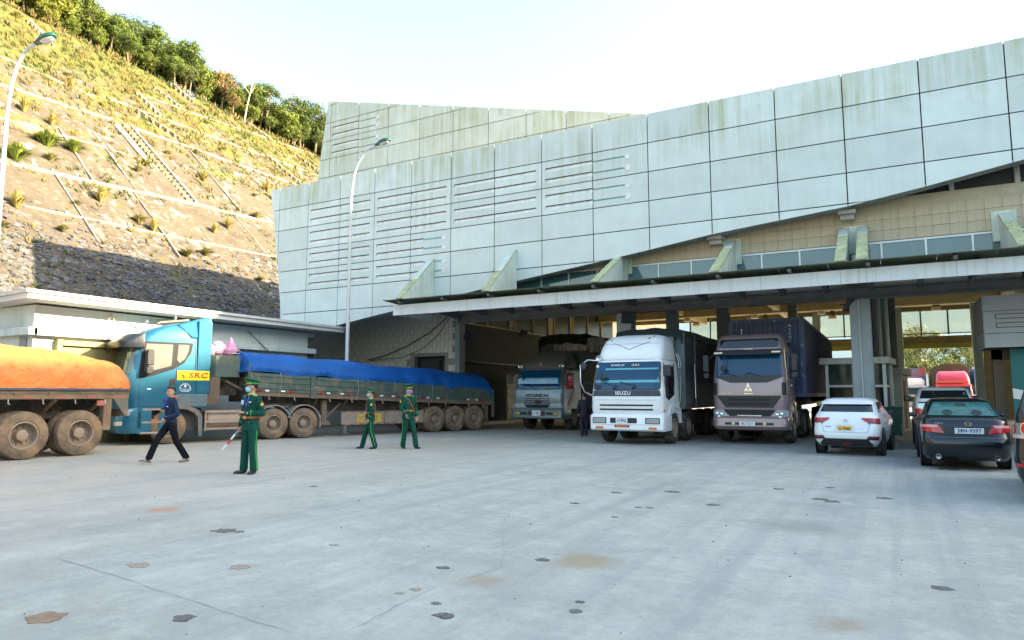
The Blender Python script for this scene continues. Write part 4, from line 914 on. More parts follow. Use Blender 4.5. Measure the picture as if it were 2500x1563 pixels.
plate(t, -.05, -.165, .64, '38C-132.17', PLW, w=.46, h=.13, size=.1)
em = MB()
for a in (pi/2, pi/2+2*pi/3, pi/2+4*pi/3):
    T = lambda r, q: (r*cos(a+q), 1.72+r*sin(a+q)*1.25)
    em.prism([T(.15, 0), T(.076, pi/3*.93), T(.010, 0), T(.076, -pi/3*.93)], 'y', -.06, -.02)
em.build('emblem', CHR, t); text('badge', 'HOWO A7', .075, CHR, t, (-.72, -.03, 1.56), shear=.2); MB().box(-.13, .13, -.04, -.015, 1.545, 1.575).build('badge_bar', CHR, t)
for x, q in ((-.35, -.75), (.35, .0)): MB().tube([(x, .03, 2.11), (q*.9+.05, .01, 2.2), (q-.1, .03, 2.16)], .012, 5).build('wiper', BLK_, t)
MB().ball((0, 0, 0), (.09, .03, .09)).tube([(0, 0, .05), (.05, .05, .3), (-.05, .1, .52)], .015, 5).build('round_mirror', BLK_, t, 35, 0, (-.72, -.12, 2.35))
both(lambda s: (mirror(t, (s*1.33, .22, 2.52), [(s*1.08, .35, 2.85)], (.09, .07, .27)), MB().box(-.08, .08, -.06, .06, -.09, .09).build('mirror', BLK_, t, 35, .02, (s*1.32, .22, 2.13))))
side_plate(t, 'side_window', [(.42, 2.05), (1.25, 2.05), (1.25, 2.72), (.55, 2.72)], hw-.02, DG, .03)
side_plate(t, 'sleeper_window', [(1.3, 2.95), (1.75, 2.95), (1.7, 3.2), (1.4, 3.2)], hw-.11, DG, .03)
for y in (1.32,): side_plate(t, 'door_seam', [(y, 1.0), (y+.012, 1.0), (y+.012, 2.8), (y, 2.8)], hw-.001, BLK_, .004)
MB().box(hw, hw+.03, 1.12, 1.28, 1.80, 1.84).build('door_handle', CHR, t)
MB().prism([(.62, .45), (.62, .95), (.8, 1.25), (1.2, 1.38), (1.7, 1.3), (2.0, 1.0), (2.05, .45), (1.95, .45), (1.9, .95), (1.65, 1.2), (1.2, 1.28), (.88, 1.18), (.74, .92), (.72, .45)], 'x', .85, hw+.02).build('wheel_arch', MAU, t)
both(lambda s: wheel(t, s*.98, 1.35, .50, .30, s, 'front'))
for y in (4.3, 5.6): both(lambda s: wheel(t, s*.98, y, .50, .28, s, 'dish', dual=True))
MB().box(-.45, .45, .6, 6.6, .62, .95).build('chassis', CHAS, t); MB().box(-.9, .9, .3, 2.0, .4, .8).build('underbody', CHAS, t)
MB().box(.6, 1.05, 2.4, 3.5, .45, 1.0).build('fuel_tank', M('tank_grey', (.2, .2, .19), .5), t, 35, .06); MB().tube([(-.9, 1.35, .5), (.9, 1.35, .5)], .08, 8).build('axle', CHAS, t)
ct = empty('shipping_container', (-3.7, 1.0, 1.45), 0, 'long dark blue corrugated shipping container behind the mauve cab', 'container')
BLC = M('container_blue', (.012, .035, .11), .5, 0, .2, 1.2, dirt=((.22, .22, .2), .10, 4))
P = []; n_ = 44
for k in range(n_):
    y = .15+11.8*k/n_; d = 11.8/n_; P += [(y, 0), (y+d*.38, 0), (y+d*.5, -.04), (y+d*.88, -.04)]
def corr(P, x, s, z0, z1, along='y'):
    b = MB(); V = []
    for y, o in P:
        for z in (z0, z1): V.append((x+s*o, y, z) if along == 'y' else (y, x+s*o, z))
    b.add(V, [(2*i, 2*i+2, 2*i+3, 2*i+1) for i in range(len(P)-1)]); return b
corr(P, 1.19, 1, .12, 2.55).build('side_panel', BLC, ct, 20); corr(P, -1.19, -1, .12, 2.55).build('side_panel', BLC, ct, 20)
Q = []
for k in range(14): y = -1.1+2.2*k/14; d = 2.2/14; Q += [(y, 0), (y+d*.4, 0), (y+d*.5, .035), (y+d*.9, .035)]
corr(Q, .02, 1, .12, 2.55, 'x').build('end_panel', BLC, ct, 20)
f = MB()
for x in (-1.15, 1.15):
    for y in (.0, 12.05): f.box(x-.07, x+.07, y, y+.14, .0, 2.68)
f.box(-1.08, 1.08, 0, .1, 2.55, 2.66).box(-1.08, 1.08, .0, .12, 0, .13).box(1.09, 1.21, .14, 12.05, 0, .13).box(1.09, 1.21, .14, 12.05, 2.55, 2.66).box(-1.21, -1.09, .14, 12.05, 0, .13).box(-1.21, -1.09, .14, 12.05, 2.55, 2.66)
f.build('frame', M('container_frame', (.02, .05, .13), .5, 0, .2, 2, dirt=((.45, .45, .42), .28, 5)), ct)
MB().box(-1.1, 1.1, .1, 12.1, 2.6, 2.655).build('roof', BLC, ct)
MB().box(-1.1, 1.1, .08, 12.1, .02, .10).build('floor', BLC, ct)
for k in range(5): text('marking', 'MSCU5'[k], .12, PLW, ct, (.78, -.025, 2.38-.13*k)); MB().box(-.80, -.76, -.026, -.02, 2.26-.12*k, 2.33-.12*k).build('marking', PLW, ct)
tr = empty('container_trailer', (-3.7, 3.0, 0), 0, 'skeletal trailer carrying the blue container', 'trailer')
MB().box(-.5, -.3, 0, 9.5, 1.1, 1.42).box(.3, .5, 0, 9.5, 1.1, 1.42).build('frame_rail', CHAS, tr)
for y in (-.3, 3, 6, 9): MB().box(-1.15, 1.15, y, y+.15, 1.25, 1.44).build('cross_member', CHAS, tr)
for y in (6.5, 7.8, 9.1): both(lambda s: wheel(tr, s*1.0, y, .5, .28, s, 'dish', dual=True))

# ================================================================ white box truck
WHT = M('truck_white', (.74, .78, .78), .4, 0, .05, 1.2, dirt=((.42, .38, .30), .16, 5), coat=.2)
t = empty('box_truck', (-7.2, -3.4, 0), 0, 'white box truck with big white roof fairing and grey ribbed cargo body', 'truck')
hw = 1.15
Lc = Loft([(.92, hw, .10, 2.0, .14, .06), (1.05, hw, .06, 2.0, .16, .06), (1.48, hw, .06, 2.0, .16, .06), (1.68, hw, .10, 2.0, .16, .06), (2.5, hw-.07, .24, 2.0, .2, .06), (2.6, hw-.10, .32, 1.98, .2, .06), (2.65, hw-.2, .5, 1.9, .2, .06)])
Lc.mesh('cab', WHT, t)
Lc.plate('windscreen', rrect(-1.06, 1.06, 1.70, 2.52, .08), WS, t, .012)
Lc.plate('screen_surround', rrect(-1.09, 1.09, 1.665, 2.545, .09), BLK_, t, .006)
Lc.plate('name_band', [(-1.10, 1.48), (1.10, 1.48), (1.07, 1.66), (-1.07, 1.66)], M('band_dark', (.01, .02, .035), .3), t, .008)
text('badge', 'ISUZU', .15, PLW, t, (-.08, .035, 1.57), bold=.006, sx=1.1); text('screen_lettering', 'POWER BY', .085, PLW, t, (-.30, .20, 2.44), shear=.3, bold=.002); text('screen_lettering', 'GRS', .085, CHR, t, (.27, .20, 2.44), shear=.3, sx=1.6)
FILM = M('screen_film', (.02, .30, .36), .08, spec=1)
Lc.plate('screen_film', [(-.7, 2.30), (1.0, 2.30), (1.0, 2.35), (-.7, 2.35)], FILM, t, .0125); Lc.plate('screen_film', [(-1.0, 1.90), (1.05, 1.90), (1.05, 1.98), (-1.0, 1.98)], FILM, t, .0125)
MB().lathe([(.05, 0), (.001, -.001)], (-.96, .19, 2.42), 'y', 14).build('sticker', PLW, t)
for z in (1.20, 1.07): Lc.plate('grille_slot', rrect(-.86, .86, z-.022, z+.03, .02), BLK_, t, .008)
Lc.plate('grille_line', rrect(-1.0, 1.0, 1.36, 1.372, .005), CONC, t, .008)
Lb = Loft([(.42, 1.17, .06, .9, .1, .02), (.47, 1.19, 0, .9, .12, .02), (.85, 1.19, 0, .9, .12, .02), (.92, 1.17, .05, .9, .12, .02)]); Lb.mesh('bumper', WHT, t)
Lb.plate('bumper_groove', rrect(-1.16, 1.16, .607, .622, .005), CONC, t, .004)
both(lambda s: (Lb.plate('headlamp_surround', rrect(min(s*.62, s*1.08), max(s*.62, s*1.08), .645, .83, .03), BLK_, t, .004), Lb.plate('headlamp', rrect(min(s*.65, s*1.05), max(s*.65, s*1.05), .665, .81, .03), M('lamp_old', (.30, .33, .32), .2, coat=.5), t, .010)))
Lb.plate('bumper_recess', rrect(-.50, .36, .66, .82, .02), BLK_, t, .004); plate(t, -.12, -.018, .745, 'U2 8962', PLW, w=.38, h=.20, size=.13, small='ນ ບ ກ ລ' if False else 'nnnn nn')
Lb.plate('centre_lamp', rrect(-.36, .12, .535, .60, .02), BLK_, t, .012); Lb.plate('centre_lamp_lens', rrect(-.32, .08, .545, .59, .02), AMB, t, .02)
both(lambda s: Lb.plate('marker_lamp', rrect(min(s*.72, s*.98), max(s*.72, s*.98), .485, .55, .02), AMB, t, .012))
both(lambda s: Lc.plate('corner_panel', rrect(min(s*1.05, s*1.2), max(s*1.05, s*1.2), 1.02, 1.45, .02), WHT, t, .01))
fa = Loft([(2.62, 1.05, .34, 1.95, .3, .1), (2.72, 1.06, .32, 1.95, .32, .1), (3.0, 1.03, .50, 1.95, .32, .1), (3.25, .98, .74, 1.95, .32, .1), (3.40, .88, 1.0, 1.92, .34, .1), (3.46, .65, 1.3, 1.8, .3, .1)])
fa.mesh('roof_fairing', WHT, t, 60)
RST = M('rust', (.16, .06, .03), .9, 0, .4, 20)
for P in ([(-.60, 3.17), (-.35, 3.08), (.0, 2.93), (.35, 3.08), (.62, 3.17), (.60, 3.185), (.34, 3.10), (.0, 2.95), (-.36, 3.10), (-.61, 3.185)], [(-.9, 3.13), (.9, 3.13), (.9, 3.138), (-.9, 3.138)]): fa.plate('fairing_seam', P, RST, t, .004)
for P in ([(.48, 3.30), (.55, 3.34), (.62, 3.33), (.55, 3.28)], [(.60, 3.35), (.68, 3.40), (.7, 3.36)], [(-.75, 3.27), (-.66, 3.31), (-.68, 3.25)]): fa.plate('rust_hole', P, RST, t, .006)
for x in (-.95, -.42, .2): MB().tube([(x, .07, 1.70), (x+.10, .03, 1.79), (x+.12, .06, 1.82)], .016, 5).tube([(x+.12, .06, 1.80), (x-.42, .10, 1.93)], .010, 5).build('wiper', BLK_, t)
MB().tube([(-1.15, .15, 1.5), (-1.32, -.05, 1.62), (-1.42, -.12, 1.9), (-1.43, -.12, 2.45), (-1.25, .05, 2.62), (-1.0, .3, 2.6)], .022, 6).build('mirror_frame', CHR, t)
for c, r in (((-1.32, -.14, 2.42), (.10, .03, .14)), ((-.72, .0, 2.05), (.10, .04, .11))): MB().ball((0, 0, 0), r).build('round_mirror', BLK_, t, 35, 0, c)
MB().tube([(-.72, .0, 2.1), (-.85, .08, 2.25)], .012, 5).build('mirror_arm', BLK_, t)
MB().lathe([(.02, .2), (.03, .05), (.10, -.06), (.085, -.05), (.001, .05)], (-.95, .32, 2.68), 'y', 14).build('air_horn', CHR, t); MB().tube([(-1.0, .4, 2.65), (-.96, .42, 3.1)], .007, 4).build('aerial', BLK_, t)
mirror(t, (1.3, .12, 2.25), [(1.1, .35, 2.5)], (.12, .05, .17))
side_plate(t, 'side_window', [(.42, 1.45), (.72, 1.35), (1.32, 1.52), (1.30, 2.42), (.5, 2.42), (.36, 1.9)], hw-.04, DG, .05)
side_plate(t, 'door_seam', [(1.42, .98), (1.432, .98), (1.40, 2.5), (1.388, 2.5)], hw-.03, BLK_, .034)
MB().box(hw, hw+.015, .15, .33, 1.02, 1.08).build('marker_lamp', AMB, t)
for y in (1.62, 1.86): MB().tube([(hw+.06, y, 1.3), (hw+.10, y, 2.6), (hw+.02, y, 2.85)], .018, 6).build('ladder_rail', CHR, t)
for z in (1.5, 1.8, 2.1, 2.4): MB().tube([(hw+.07, 1.62, z), (hw+.07, 1.86, z)], .014, 6).build('ladder_rung', CHR, t)
MB().prism([(.55, .5), (.6, .9), (.85, 1.16), (1.3, 1.24), (1.8, 1.2), (2.05, 1.0), (2.1, .62), (2.0, .62), (1.9, .98), (1.6, 1.1), (1.3, 1.13), (.95, 1.06), (.72, .85), (.67, .5)], 'x', .8, hw+.03).build('wheel_arch', WHT, t)
for y in (1.32, 3.0): both(lambda s: wheel(t, s*1.02, y, .50, .28, s, 'front'))
for y in (6.4, 7.7): both(lambda s: wheel(t, s*1.0, y, .50, .27, s, 'dish', dual=True))
MB().box(-.45, .45, .5, 9, .6, .9).build('chassis', CHAS, t); MB().box(-.95, .95, .25, 1.9, .42, .92).build('underbody', CHAS, t); MB().tube([(-.95, 1.32, .5), (.95, 1.32, .5)], .08, 8).build('axle', CHAS, t); MB().box(.5, 1.05, 3.7, 5.2, .5, 1.0).build('side_box', CHAS, t, 35, .03)
GBX = M('body_grey', (.15, .19, .20), .5, .2, .12, 1.5, dirt=((.2, .18, .14), .25))
MB().box(-1.17, 1.15, 2.5, 9.4, 1.05, 1.17).box(-1.15, 1.13, 2.55, 9.35, 1.171, 3.6).build('cargo_box', GBX, t, 35, .01)
for z_ in range(34): MB().prism([(1.142, 1.98+.047*z_), (1.165, 1.99+.047*z_), (1.165, 2.015+.047*z_), (1.142, 2.022+.047*z_)], 'y', 2.75, 4.0).build('rib', GBX, t); 
for z_ in range(34): MB().prism([(1.142, 1.98+.047*z_), (1.165, 1.99+.047*z_), (1.165, 2.015+.047*z_), (1.142, 2.022+.047*z_)], 'y', 4.12, 9.3).build('rib', GBX, t)
for y in (2.55, 4.01): MB().box(1.13, 1.19, y, y+.10, 1.1, 3.6).build('body_post', GBX, t)
MB().box(-1.0, .9, 2.3, 2.52, 2.65, 3.45).build('headboard', GBX, t); MB().box(1.131, 1.165, 2.7, 4.0, 1.2, 1.95).build('lower_door', GBX, t); MB().tube([(1.19, 3.9, 1.4), (1.19, 3.9, 1.7), (1.19, 3.85, 2.6)], .015, 5).build('latch_rod', CHR, t)
def sheet(name, fn, nu, nv, mat, par, thick=.012, ang=80):
    b = MB(); b.v = [tuple(fn(i/nu, j/nv)) for i in range(nu+1) for j in range(nv+1)]
    b.f = [(i*(nv+1)+j, (i+1)*(nv+1)+j, (i+1)*(nv+1)+j+1, i*(nv+1)+j+1) for i in range(nu) for j in range(nv)]; b.m = [0]*len(b.f)
    o = b.build(name, mat, par, ang); m = o.modifiers.new('s', 'SOLIDIFY'); m.thickness = thick; return o
TPG = M('tarp_grey', (.035, .062, .07), .55, 0, .2, 1.5, crease=(2.0, .05))
def tg(a, c):          # a along the body, c across: near hem -> top -> far hem
    y = 2.28+7.15*a; s = c*2-1; drop = max(0, abs(s)-.82)/.18
    z = 3.66+.12*(1-abs(s)**2)+.05*noise.noise((y*.8, s*3, 2)); x = -.01+min(abs(s)/.82, 1)*1.16*(1 if s < 0 else -1)*-1
    z -= drop*(.20+.10*noise.noise((y*1.4, s, 5))); x += drop*.03*(1 if s > 0 else -1)+.02*noise.noise((y*4, z*3, 3))*drop
    if a < .02: z -= .28+.14*noise.noise((s*5, 0, 1)); y += -.05*abs(noise.noise((s*6, 2, 1)))
    return (x, y, z)
o = sheet('tarpaulin', tg, 60, 34, TPG, None); o.location = (-7.2, -3.4, 0); tag(o, 'dark grey-green tarpaulin draped over the white truck cargo body', 'tarpaulin')

# ================================================================ grey-blue cargo truck in the dark lane
SIL = M('truck_silver_blue', (.17, .24, .28), .35, .4, .08, 1.5, dirt=((.2, .19, .16), .2), coat=.3)
t = empty('cargo_truck', (-13.2, 2.4, 0), 0, 'grey-blue cargo truck parked deep in the dark left lane', 'truck')
hw = 1.16
Lc = Loft([(.92, hw, .1, 2.1, .14, .06), (1.1, hw, .04, 2.1, .16, .06), (1.55, hw, .06, 2.1, .16, .06), (1.75, hw, .12, 2.1, .16, .06), (2.52, hw-.07, .28, 2.1, .2, .06), (2.62, hw-.10, .36, 2.05, .2, .06), (2.69, hw-.2, .5, 2.0, .2, .06)]); Lc.mesh('cab', SIL, t)
Lc.plate('windscreen', rrect(-1.02, 1.02, 1.76, 2.54, .1), WS, t, .012); Lc.plate('screen_surround', rrect(-1.06, 1.06, 1.73, 2.57, .11), BLK_, t, .006)
Lc.plate('screen_film', [(-.98, 1.98), (1.0, 1.98), (.99, 2.24), (-.98, 2.24)], M('screen_blue', (.02, .17, .30), .08, spec=1), t, .0125)
text('badge', 'HYUNDAI', .20, BLK_, t, (.0, .03, 1.48), sx=1.1, bold=.004); text('badge', 'GOLD', .08, BLK_, t, (.82, .08, 1.62), shear=.3)
for z in (1.17, 1.26, 1.35): Lc.plate('grille_bar', rrect(-.62, .62, z-.018, z+.02, .015), BLK_, t, .008)
Lc.plate('grille_centre', [(-.5, .97), (.5, .97), (.62, 1.10), (-.62, 1.10)], BLK_, t, .006)
em = MB().lathe([(.16, -.01), (.16, -.03), (.13, -.03), (.13, -.01)], (0, 0, 0), 'y', 24); em.v = [(x, y, z*.55) for x, y, z in em.v]
em.box(-.09, -.05, -.03, -.01, -.06, .06).box(.05, .09, -.03, -.01, -.06, .06).box(-.05, .05, -.029, -.011, -.015, .015); em.build('emblem', M('emblem_black', (.015, .015, .018), .3), t, 35, 0, (.05, .03, 1.22))
both(lambda s: (Lc.plate('headlamp', [(s*a, z) for a, z in ((.50, .97), (1.18, .97), (1.18, 1.14), (.66, 1.15))][::s], HL, t, .01), MB().box(s*1.12-.02, s*1.12+.02, .12, .18, 1.3, 1.7).build('door_grip', SIL, t)))
Lb = Loft([(.5, 1.17, .06, .9, .12, .02), (.56, 1.2, -.02, .9, .14, .02), (.86, 1.2, -.02, .9, .14, .02), (.93, 1.18, .05, .9, .14, .02)]); Lb.mesh('bumper', SIL, t)
both(lambda s: (Lb.plate('bumper_slot', rrect(min(s*.45, s*1.02), max(s*.45, s*1.02), .66, .80, .04), BLK_, t, .004), Lb.plate('fog_lamp', rrect(min(s*.78, s*1.0), max(s*.78, s*1.0), .68, .78, .03), M('fog_amber', (.55, .32, .03), .2, coat=.4), t, .012)))
Lb.plate('bumper_slot', rrect(-.42, .42, .64, .84, .06), BLK_, t, .004); plate(t, .0, -.04, .75, 'un 1862', PLW, w=.40, h=.22, size=.14, small='nnn nnn')
DGR = M('fairing_grey', (.10, .115, .11), .6, 0, .15, 1.5, dirt=((.16, .14, .11), .4))
fa = Loft([(2.66, 1.02, .42, 2.0, .25, .1), (2.76, 1.02, .45, 2.0, .3, .1), (3.1, .95, .95, 2.0, .3, .1), (3.36, .86, 1.5, 2.0, .25, .1), (3.43, .7, 1.72, 2.0, .2, .1)]); fa.mesh('roof_fairing', DGR, t, 60)
MB().prism([(-.08, 2.76), (.08, 2.76), (0, 2.92)], 'y', .42, .45).build('warning_triangle', RED, t)
both(lambda s: (MB().lathe([(.02, .2), (.03, .05), (.11, -.06), (.09, -.05), (.001, .05)], (s*.98+.05, .35, 2.72), 'y', 14).build('air_horn', CHR, t), mirror(t, (s*1.32, .1, 2.2), [(s*1.12, .3, 2.5)], (.10, .05, .2))))
for x in (-.8, -.3, .3): MB().tube([(x+.3, .09, 1.74), (x-.15, .10, 1.88)], .012, 5).build('wiper', BLK_, t)
MB().ball((0, 0, 0), (.09, .03, .10)).build('round_mirror', BLK_, t, 35, 0, (-.82, .02, 2.3)); MB().tube([(.65, .5, 2.7), (.75, .6, 3.4)], .006, 4).build('aerial', BLK_, t)
side_plate(t, 'side_window', [(.45, 1.75), (1.25, 1.75), (1.25, 2.45), (.55, 2.45)], hw-.05, DG, .06)
for k, (c_, w_) in enumerate(((AMB, .10), (PLW, .07))): side_plate(t, 'door_stripe', [(.6+.18*k, 1.1), (.6+w_+.18*k, 1.1), (1.2+w_+.18*k, 1.8), (1.2+.18*k, 1.8)], hw+.001, M('stripe%d' % k, (.35, .16, .06) if k == 0 else (.4, .3, .22), .5), .003)
for y in (1.35, 3.1): both(lambda s: wheel(t, s*1.0, y, .50, .28, s, 'front'))
MB().box(-1.0, 1.0, .2, 2.1, .5, .95).build('underbody', CHAS, t); MB().box(-.45, .45, .5, 6.5, .6, .9).build('chassis', CHAS, t)
MB().box(-1.15, 1.12, 2.3, 6.8, 1.0, 3.5).build('cargo_body', M('body_dark_green', (.03, .06, .05), .7), t); both(lambda s: wheel(t, s*1.0, 5.6, .50, .27, s, 'dish', dual=True))
TPB = M('tarp_black', (.018, .018, .016), .5, 0, .3, 1.5, crease=(2.0, .08))
def tb_(a, c):
    y = 2.2+4.7*a; s = c*2-1; dr = max(0, abs(s)-.7)/.3
    x = min(abs(s)/.7, 1)*1.2*(1 if s > 0 else -1); z = 4.28-.12*s*s+.05*noise.noise((y*1.2, s*4, 9))-dr*(.75+.12*noise.noise((y, s, 3))); x += .05*noise.noise((y*2.2, z*2, 1))*dr
    if a < .03: z -= .45+.15*noise.noise((s*4, 0, 7)) if abs(s) < .72 else 0
    return (x, y, z)
o = sheet('tarpaulin', tb_, 36, 34, TPB, None); o.location = (-13.0, 2.4, 0); tag(o, 'black wrinkled tarpaulin over the load of the grey-blue truck', 'tarpaulin')
# ================================================================ blue tractor unit and trailer with blue tarpaulin
PHI = radians(-19.1); RX, RY = (cos(PHI), sin(PHI))
def rig(s, x=0): return (-19.7-1.15*RX+x*RX+s*-sin(PHI), -9.99-1.15*RY+x*RY+s*cos(PHI), 0)
BLU = M('tractor_blue', (.025, .155, .245), .36, .45, .12, 1.2, dirt=((.25, .21, .16), .16, 3), coat=.4)
t = empty('tractor_unit', rig(0), PHI, 'teal-blue lorry tractor with dark sun visor and yellow side sticker', 'truck')
hw = 1.15
Lc = Loft([(1.12, hw, -1.28, 1.12, .42, .05), (1.5, hw, -1.33, 1.12, .42, .05), (2.0, hw, -1.33, 1.12, .42, .05), (2.2, hw, -1.30, 1.12, .42, .05), (3.0, hw-.03, -1.12, 1.12, .40, .05), (3.3, hw-.05, -.98, 1.12, .40, .05), (3.5, hw-.08, -.75, 1.12, .40, .05), (3.66, hw-.14, -.40, 1.12, .35, .05), (3.78, hw-.22, 0, 1.12, .3, .05), (3.84, hw-.4, .3, 1.10, .25, .05)])
Lc.mesh('cab', BLU, t, 50)
Lc.plate('windscreen', [(-1.15, 2.16), (1.15, 2.16), (1.10, 3.0), (-1.10, 3.0)], M('screen_clear', (.05, .08, .07), .05, 0, .3, 1, spec=.9), t, .012)
Lc.plate('front_panel', [(-1.1, 1.3), (1.1, 1.3), (1.12, 2.1), (-1.12, 2.1)], BLU, t, .02)
for z in (1.45, 1.6, 1.75): Lc.plate('grille_bar', rrect(-.8, .8, z-.03, z+.03, .02), BLK_, t, .03)
vs2 = Loft([(2.96, 1.21, -1.50, -.80, .36, .03), (3.14, 1.22, -1.52, -.82, .36, .03), (3.38, 1.16, -1.22, -.80, .36, .03)]); vs2.mesh('sun_visor', M('visor_dark', (.012, .018, .026), .3, 0, .2, 2, dirt=((.10, .075, .05), .25), spec=.4), t)
fr = MB().hexa([(-1.12, .55, 3.3), (1.14, .55, 3.3), (1.15, 1.16, 3.3), (-1.12, 1.16, 3.3), (-.95, .1, 3.76), (1.0, .1, 3.76), (1.12, 1.16, 4.08), (-1.1, 1.16, 4.08)]); fr.build('roof_deflector', BLU, t, 35, .06)
fs = MB().box(1.02, 1.165, .74, 1.17, 1.55, 3.9); fs.build('side_deflector', BLU, t, 35, .03)
side_plate(t, 'window_surround', [(-.93, 2.0), (-.5, 2.12), (0.05, 2.32), (.35, 2.52), (.55, 2.85), (.60, 3.16), (-.86, 3.16)], hw-.015, M('pillar_black', (.015, .016, .018), .35, coat=.3), .018)
SWG = M('side_glass', (.16, .17, .15), .1, 0, .15, 2, spec=.8)
side_plate(t, 'side_window', [(-.78, 2.24), (-.46, 2.29), (-.02, 2.42), (.0, 3.09), (-.76, 3.09)], hw+.004, SWG, .006)
side_plate(t, 'sleeper_window', [(.14, 2.62), (.22, 2.52), (.38, 2.66), (.48, 2.95), (.48, 3.10), (.16, 3.10)], hw+.004, SWG, .006)
for P in ([(.13, 1.2), (.142, 1.2), (.142, 2.36), (.13, 2.36)], [(-.90, 1.2), (-.888, 1.2), (-.888, 2.0), (-.9, 2.0)], [(.70, 1.55), (.712, 1.55), (.712, 3.3), (.70, 3.3)], [(-.9, 1.165), (.1, 1.165), (.1, 1.178), (-.9, 1.178)]): side_plate(t, 'panel_seam', P, hw, BLK_, .004)
side_plate(t, 'door_pocket', [(-.05, 1.78), (.11, 1.85), (.11, 2.05), (-.06, 2.0)], hw+.001, BLK_, .004); MB().box(hw+.001, hw+.006, -.68, -.56, 1.69, 1.715).build('door_badge', PLW, t)
st = bevel(MB().box(1.166, 1.172, .16, 1.14, 1.98, 2.28).build('side_sticker', M('sticker_yellow', (.80, .66, .01), .4), t), .002)
text('sticker_lettering', 'SRC', .23, M('ink_red', (.50, .01, .015), .4), st, (1.173, .78, 2.13), '+x', .002, shear=.15, sx=1.3, bold=.010)
lg = MB().lathe([(.125, 0), (.125, .003), (.115, .003), (.115, 0)], (1.173, .37, 2.13), 'x', 28)
for k in range(5):
    a, c_ = pi/2+2*pi*k/5, pi/2+2*pi*(k+2)/5; lg.bar((1.1745, .37+.115*cos(a), 2.13+.115*sin(a)), (1.1745, .37+.115*cos(c_), 2.13+.115*sin(c_)), .006, .005)
lg.build('sticker_star', M('ink_red', (.5, .01, .01)), st)
MB().add([(1.1755, .27, 2.16), (1.1755, .36, 2.15), (1.1755, .36, 2.08), (1.1755, .46, 2.16), (1.1755, .37, 2.05), (1.1755, .34, 2.05)], [(0, 1, 2, 5), (2, 3, 4, 5)]).build('sticker_bird', M('ink_red', (.5, .01, .01)), st, None)
for k in range(7): a = pi*(k+.5)/7; MB().box(-.004, .004, -.018, .018, -.018, .018).build('door_emblem', PLW, t, 35, 0, (1.153, .42-.15*cos(a), 1.72+.15*sin(a)), (pi/2-a if False else 0, 0, 0))
text('door_lettering', 'HOANG SON', .055, PLW, t, (1.153, .42, 1.70), '+x', .002, bold=.001)
for z, w_ in ((1.655, .16), (1.625, .12)): MB().box(1.151, 1.156, .42-w_, .42+w_, z-.006, z+.006).build('door_lettering', PLW, t)
MB().box(1.151, 1.156, .39, .45, 1.76, 1.84).build('door_emblem', PLW, t)
# lower cab: bumper, steps, arch, wheel
Lb = Loft([(.36, 1.12, -1.34, -.55, .35, .02), (.5, 1.16, -1.42, -.5, .42, .02), (1.0, 1.16, -1.42, -.5, .42, .02), (1.12, 1.14, -1.36, -.5, .42, .02)]); Lb.mesh('bumper', BLU, t)
both(lambda s: (Lb.plate('headlamp', [(s*a, z) for a, z in ((.72, .92), (1.28, .90), (1.32, 1.08), (.95, 1.06))][::s], HL, t, .012), Lb.plate('fog_lamp', rrect(min(s*.70, s*1.1), max(s*.70, s*1.1), .60, .72, .03), HL, t, .01)))
for z, y0 in ((.34, -.80), (.66, -.78), (1.05, -.76)): MB().box(.85, 1.17, y0, -.25, z, z+.06).build('step', M('step_metal', (.32, .30, .27), .5, .3, dirt=((.3, .22, .15), .4)), t)
MB().box(.83, .87, -.85, -.3, .34, 1.12).build('step_back', BLU, t); MB().box(1.05, 1.16, -.9, -.80, .36, 1.12).build('step_side', BLU, t); MB().prism([(-.30, .34), (-.16, .34), (-.1, .8), (.05, 1.1), (-.12, 1.12), (-.27, .9)], 'x', .85, 1.17).build('arch_front', BLU, t)
MB().prism([(-.30, 1.02), (-.1, 1.15), (.2, 1.22), (.55, 1.17), (.85, 1.05), (.98, .85), (.98, .22), (.88, .22), (.84, .82), (.72, .96), (.5, 1.06), (.2, 1.10), (-.05, 1.04), (-.2, .95)], 'x', .8, 1.18).build('wheel_arch', M('arch_grey', (.11, .12, .125), .6, dirt=((.25, .18, .12), .4)), t)
MB().prism([(.14, 1.16), (1.12, 1.16), (1.12, 1.54), (.14, 1.54)], 'x', 1.10, 1.158).build('lower_side_panel', M('side_dirty', (.09, .14, .165), .45, dirt=((.2, .17, .13), .35)), t, 35, .02)
MB().box(1.18, 1.20, -.52, -.36, .72, .77).build('marker_lamp', AMB, t); MB().box(1.158, 1.175, .05, .2, 1.44, 1.50).build('marker_lamp', AMB, t)
both(lambda s: wheel(t, s*.99, 0, .53, .31, s, 'front', TYREM))
for y in (3.34, 4.44): both(lambda s: wheel(t, s*1.0, y, .53, .29, s, 'dish', TYREM, dual=True))
mirror(t, (1.33, -.68, 2.66), [(1.10, -.86, 3.0)], (.09, .10, .24)); MB().box(-.09, .09, -.10, .10, -.12, .12).build('mirror', BLK_, t, 35, .03, (1.32, -.68, 2.27)); MB().tube([(1.12, -.9, 2.1), (1.3, -.7, 2.15), (1.3, -.68, 2.4)], .025, 6).build('mirror_arm', BLK_, t)
mirror(t, (-1.35, -1.3, 2.55), [(-1.05, -1.2, 3.0), (-1.3, -1.28, 2.85)], (.07, .09, .2))
for x, y, z in ((-.55, -.7, 3.62), (.25, -.55, 3.70), (.75, .15, 3.86)):
    MB().lathe([(.001, .03), (.05, .02), (.085, -.03), (.08, -.045), (.001, -.045)], (0, 0, .13), 'y', 14).tube([(0, 0, 0), (0, 0, .1)], .012, 5).build('roof_lamp', CHR, t, 35, 0, (x, y, z))
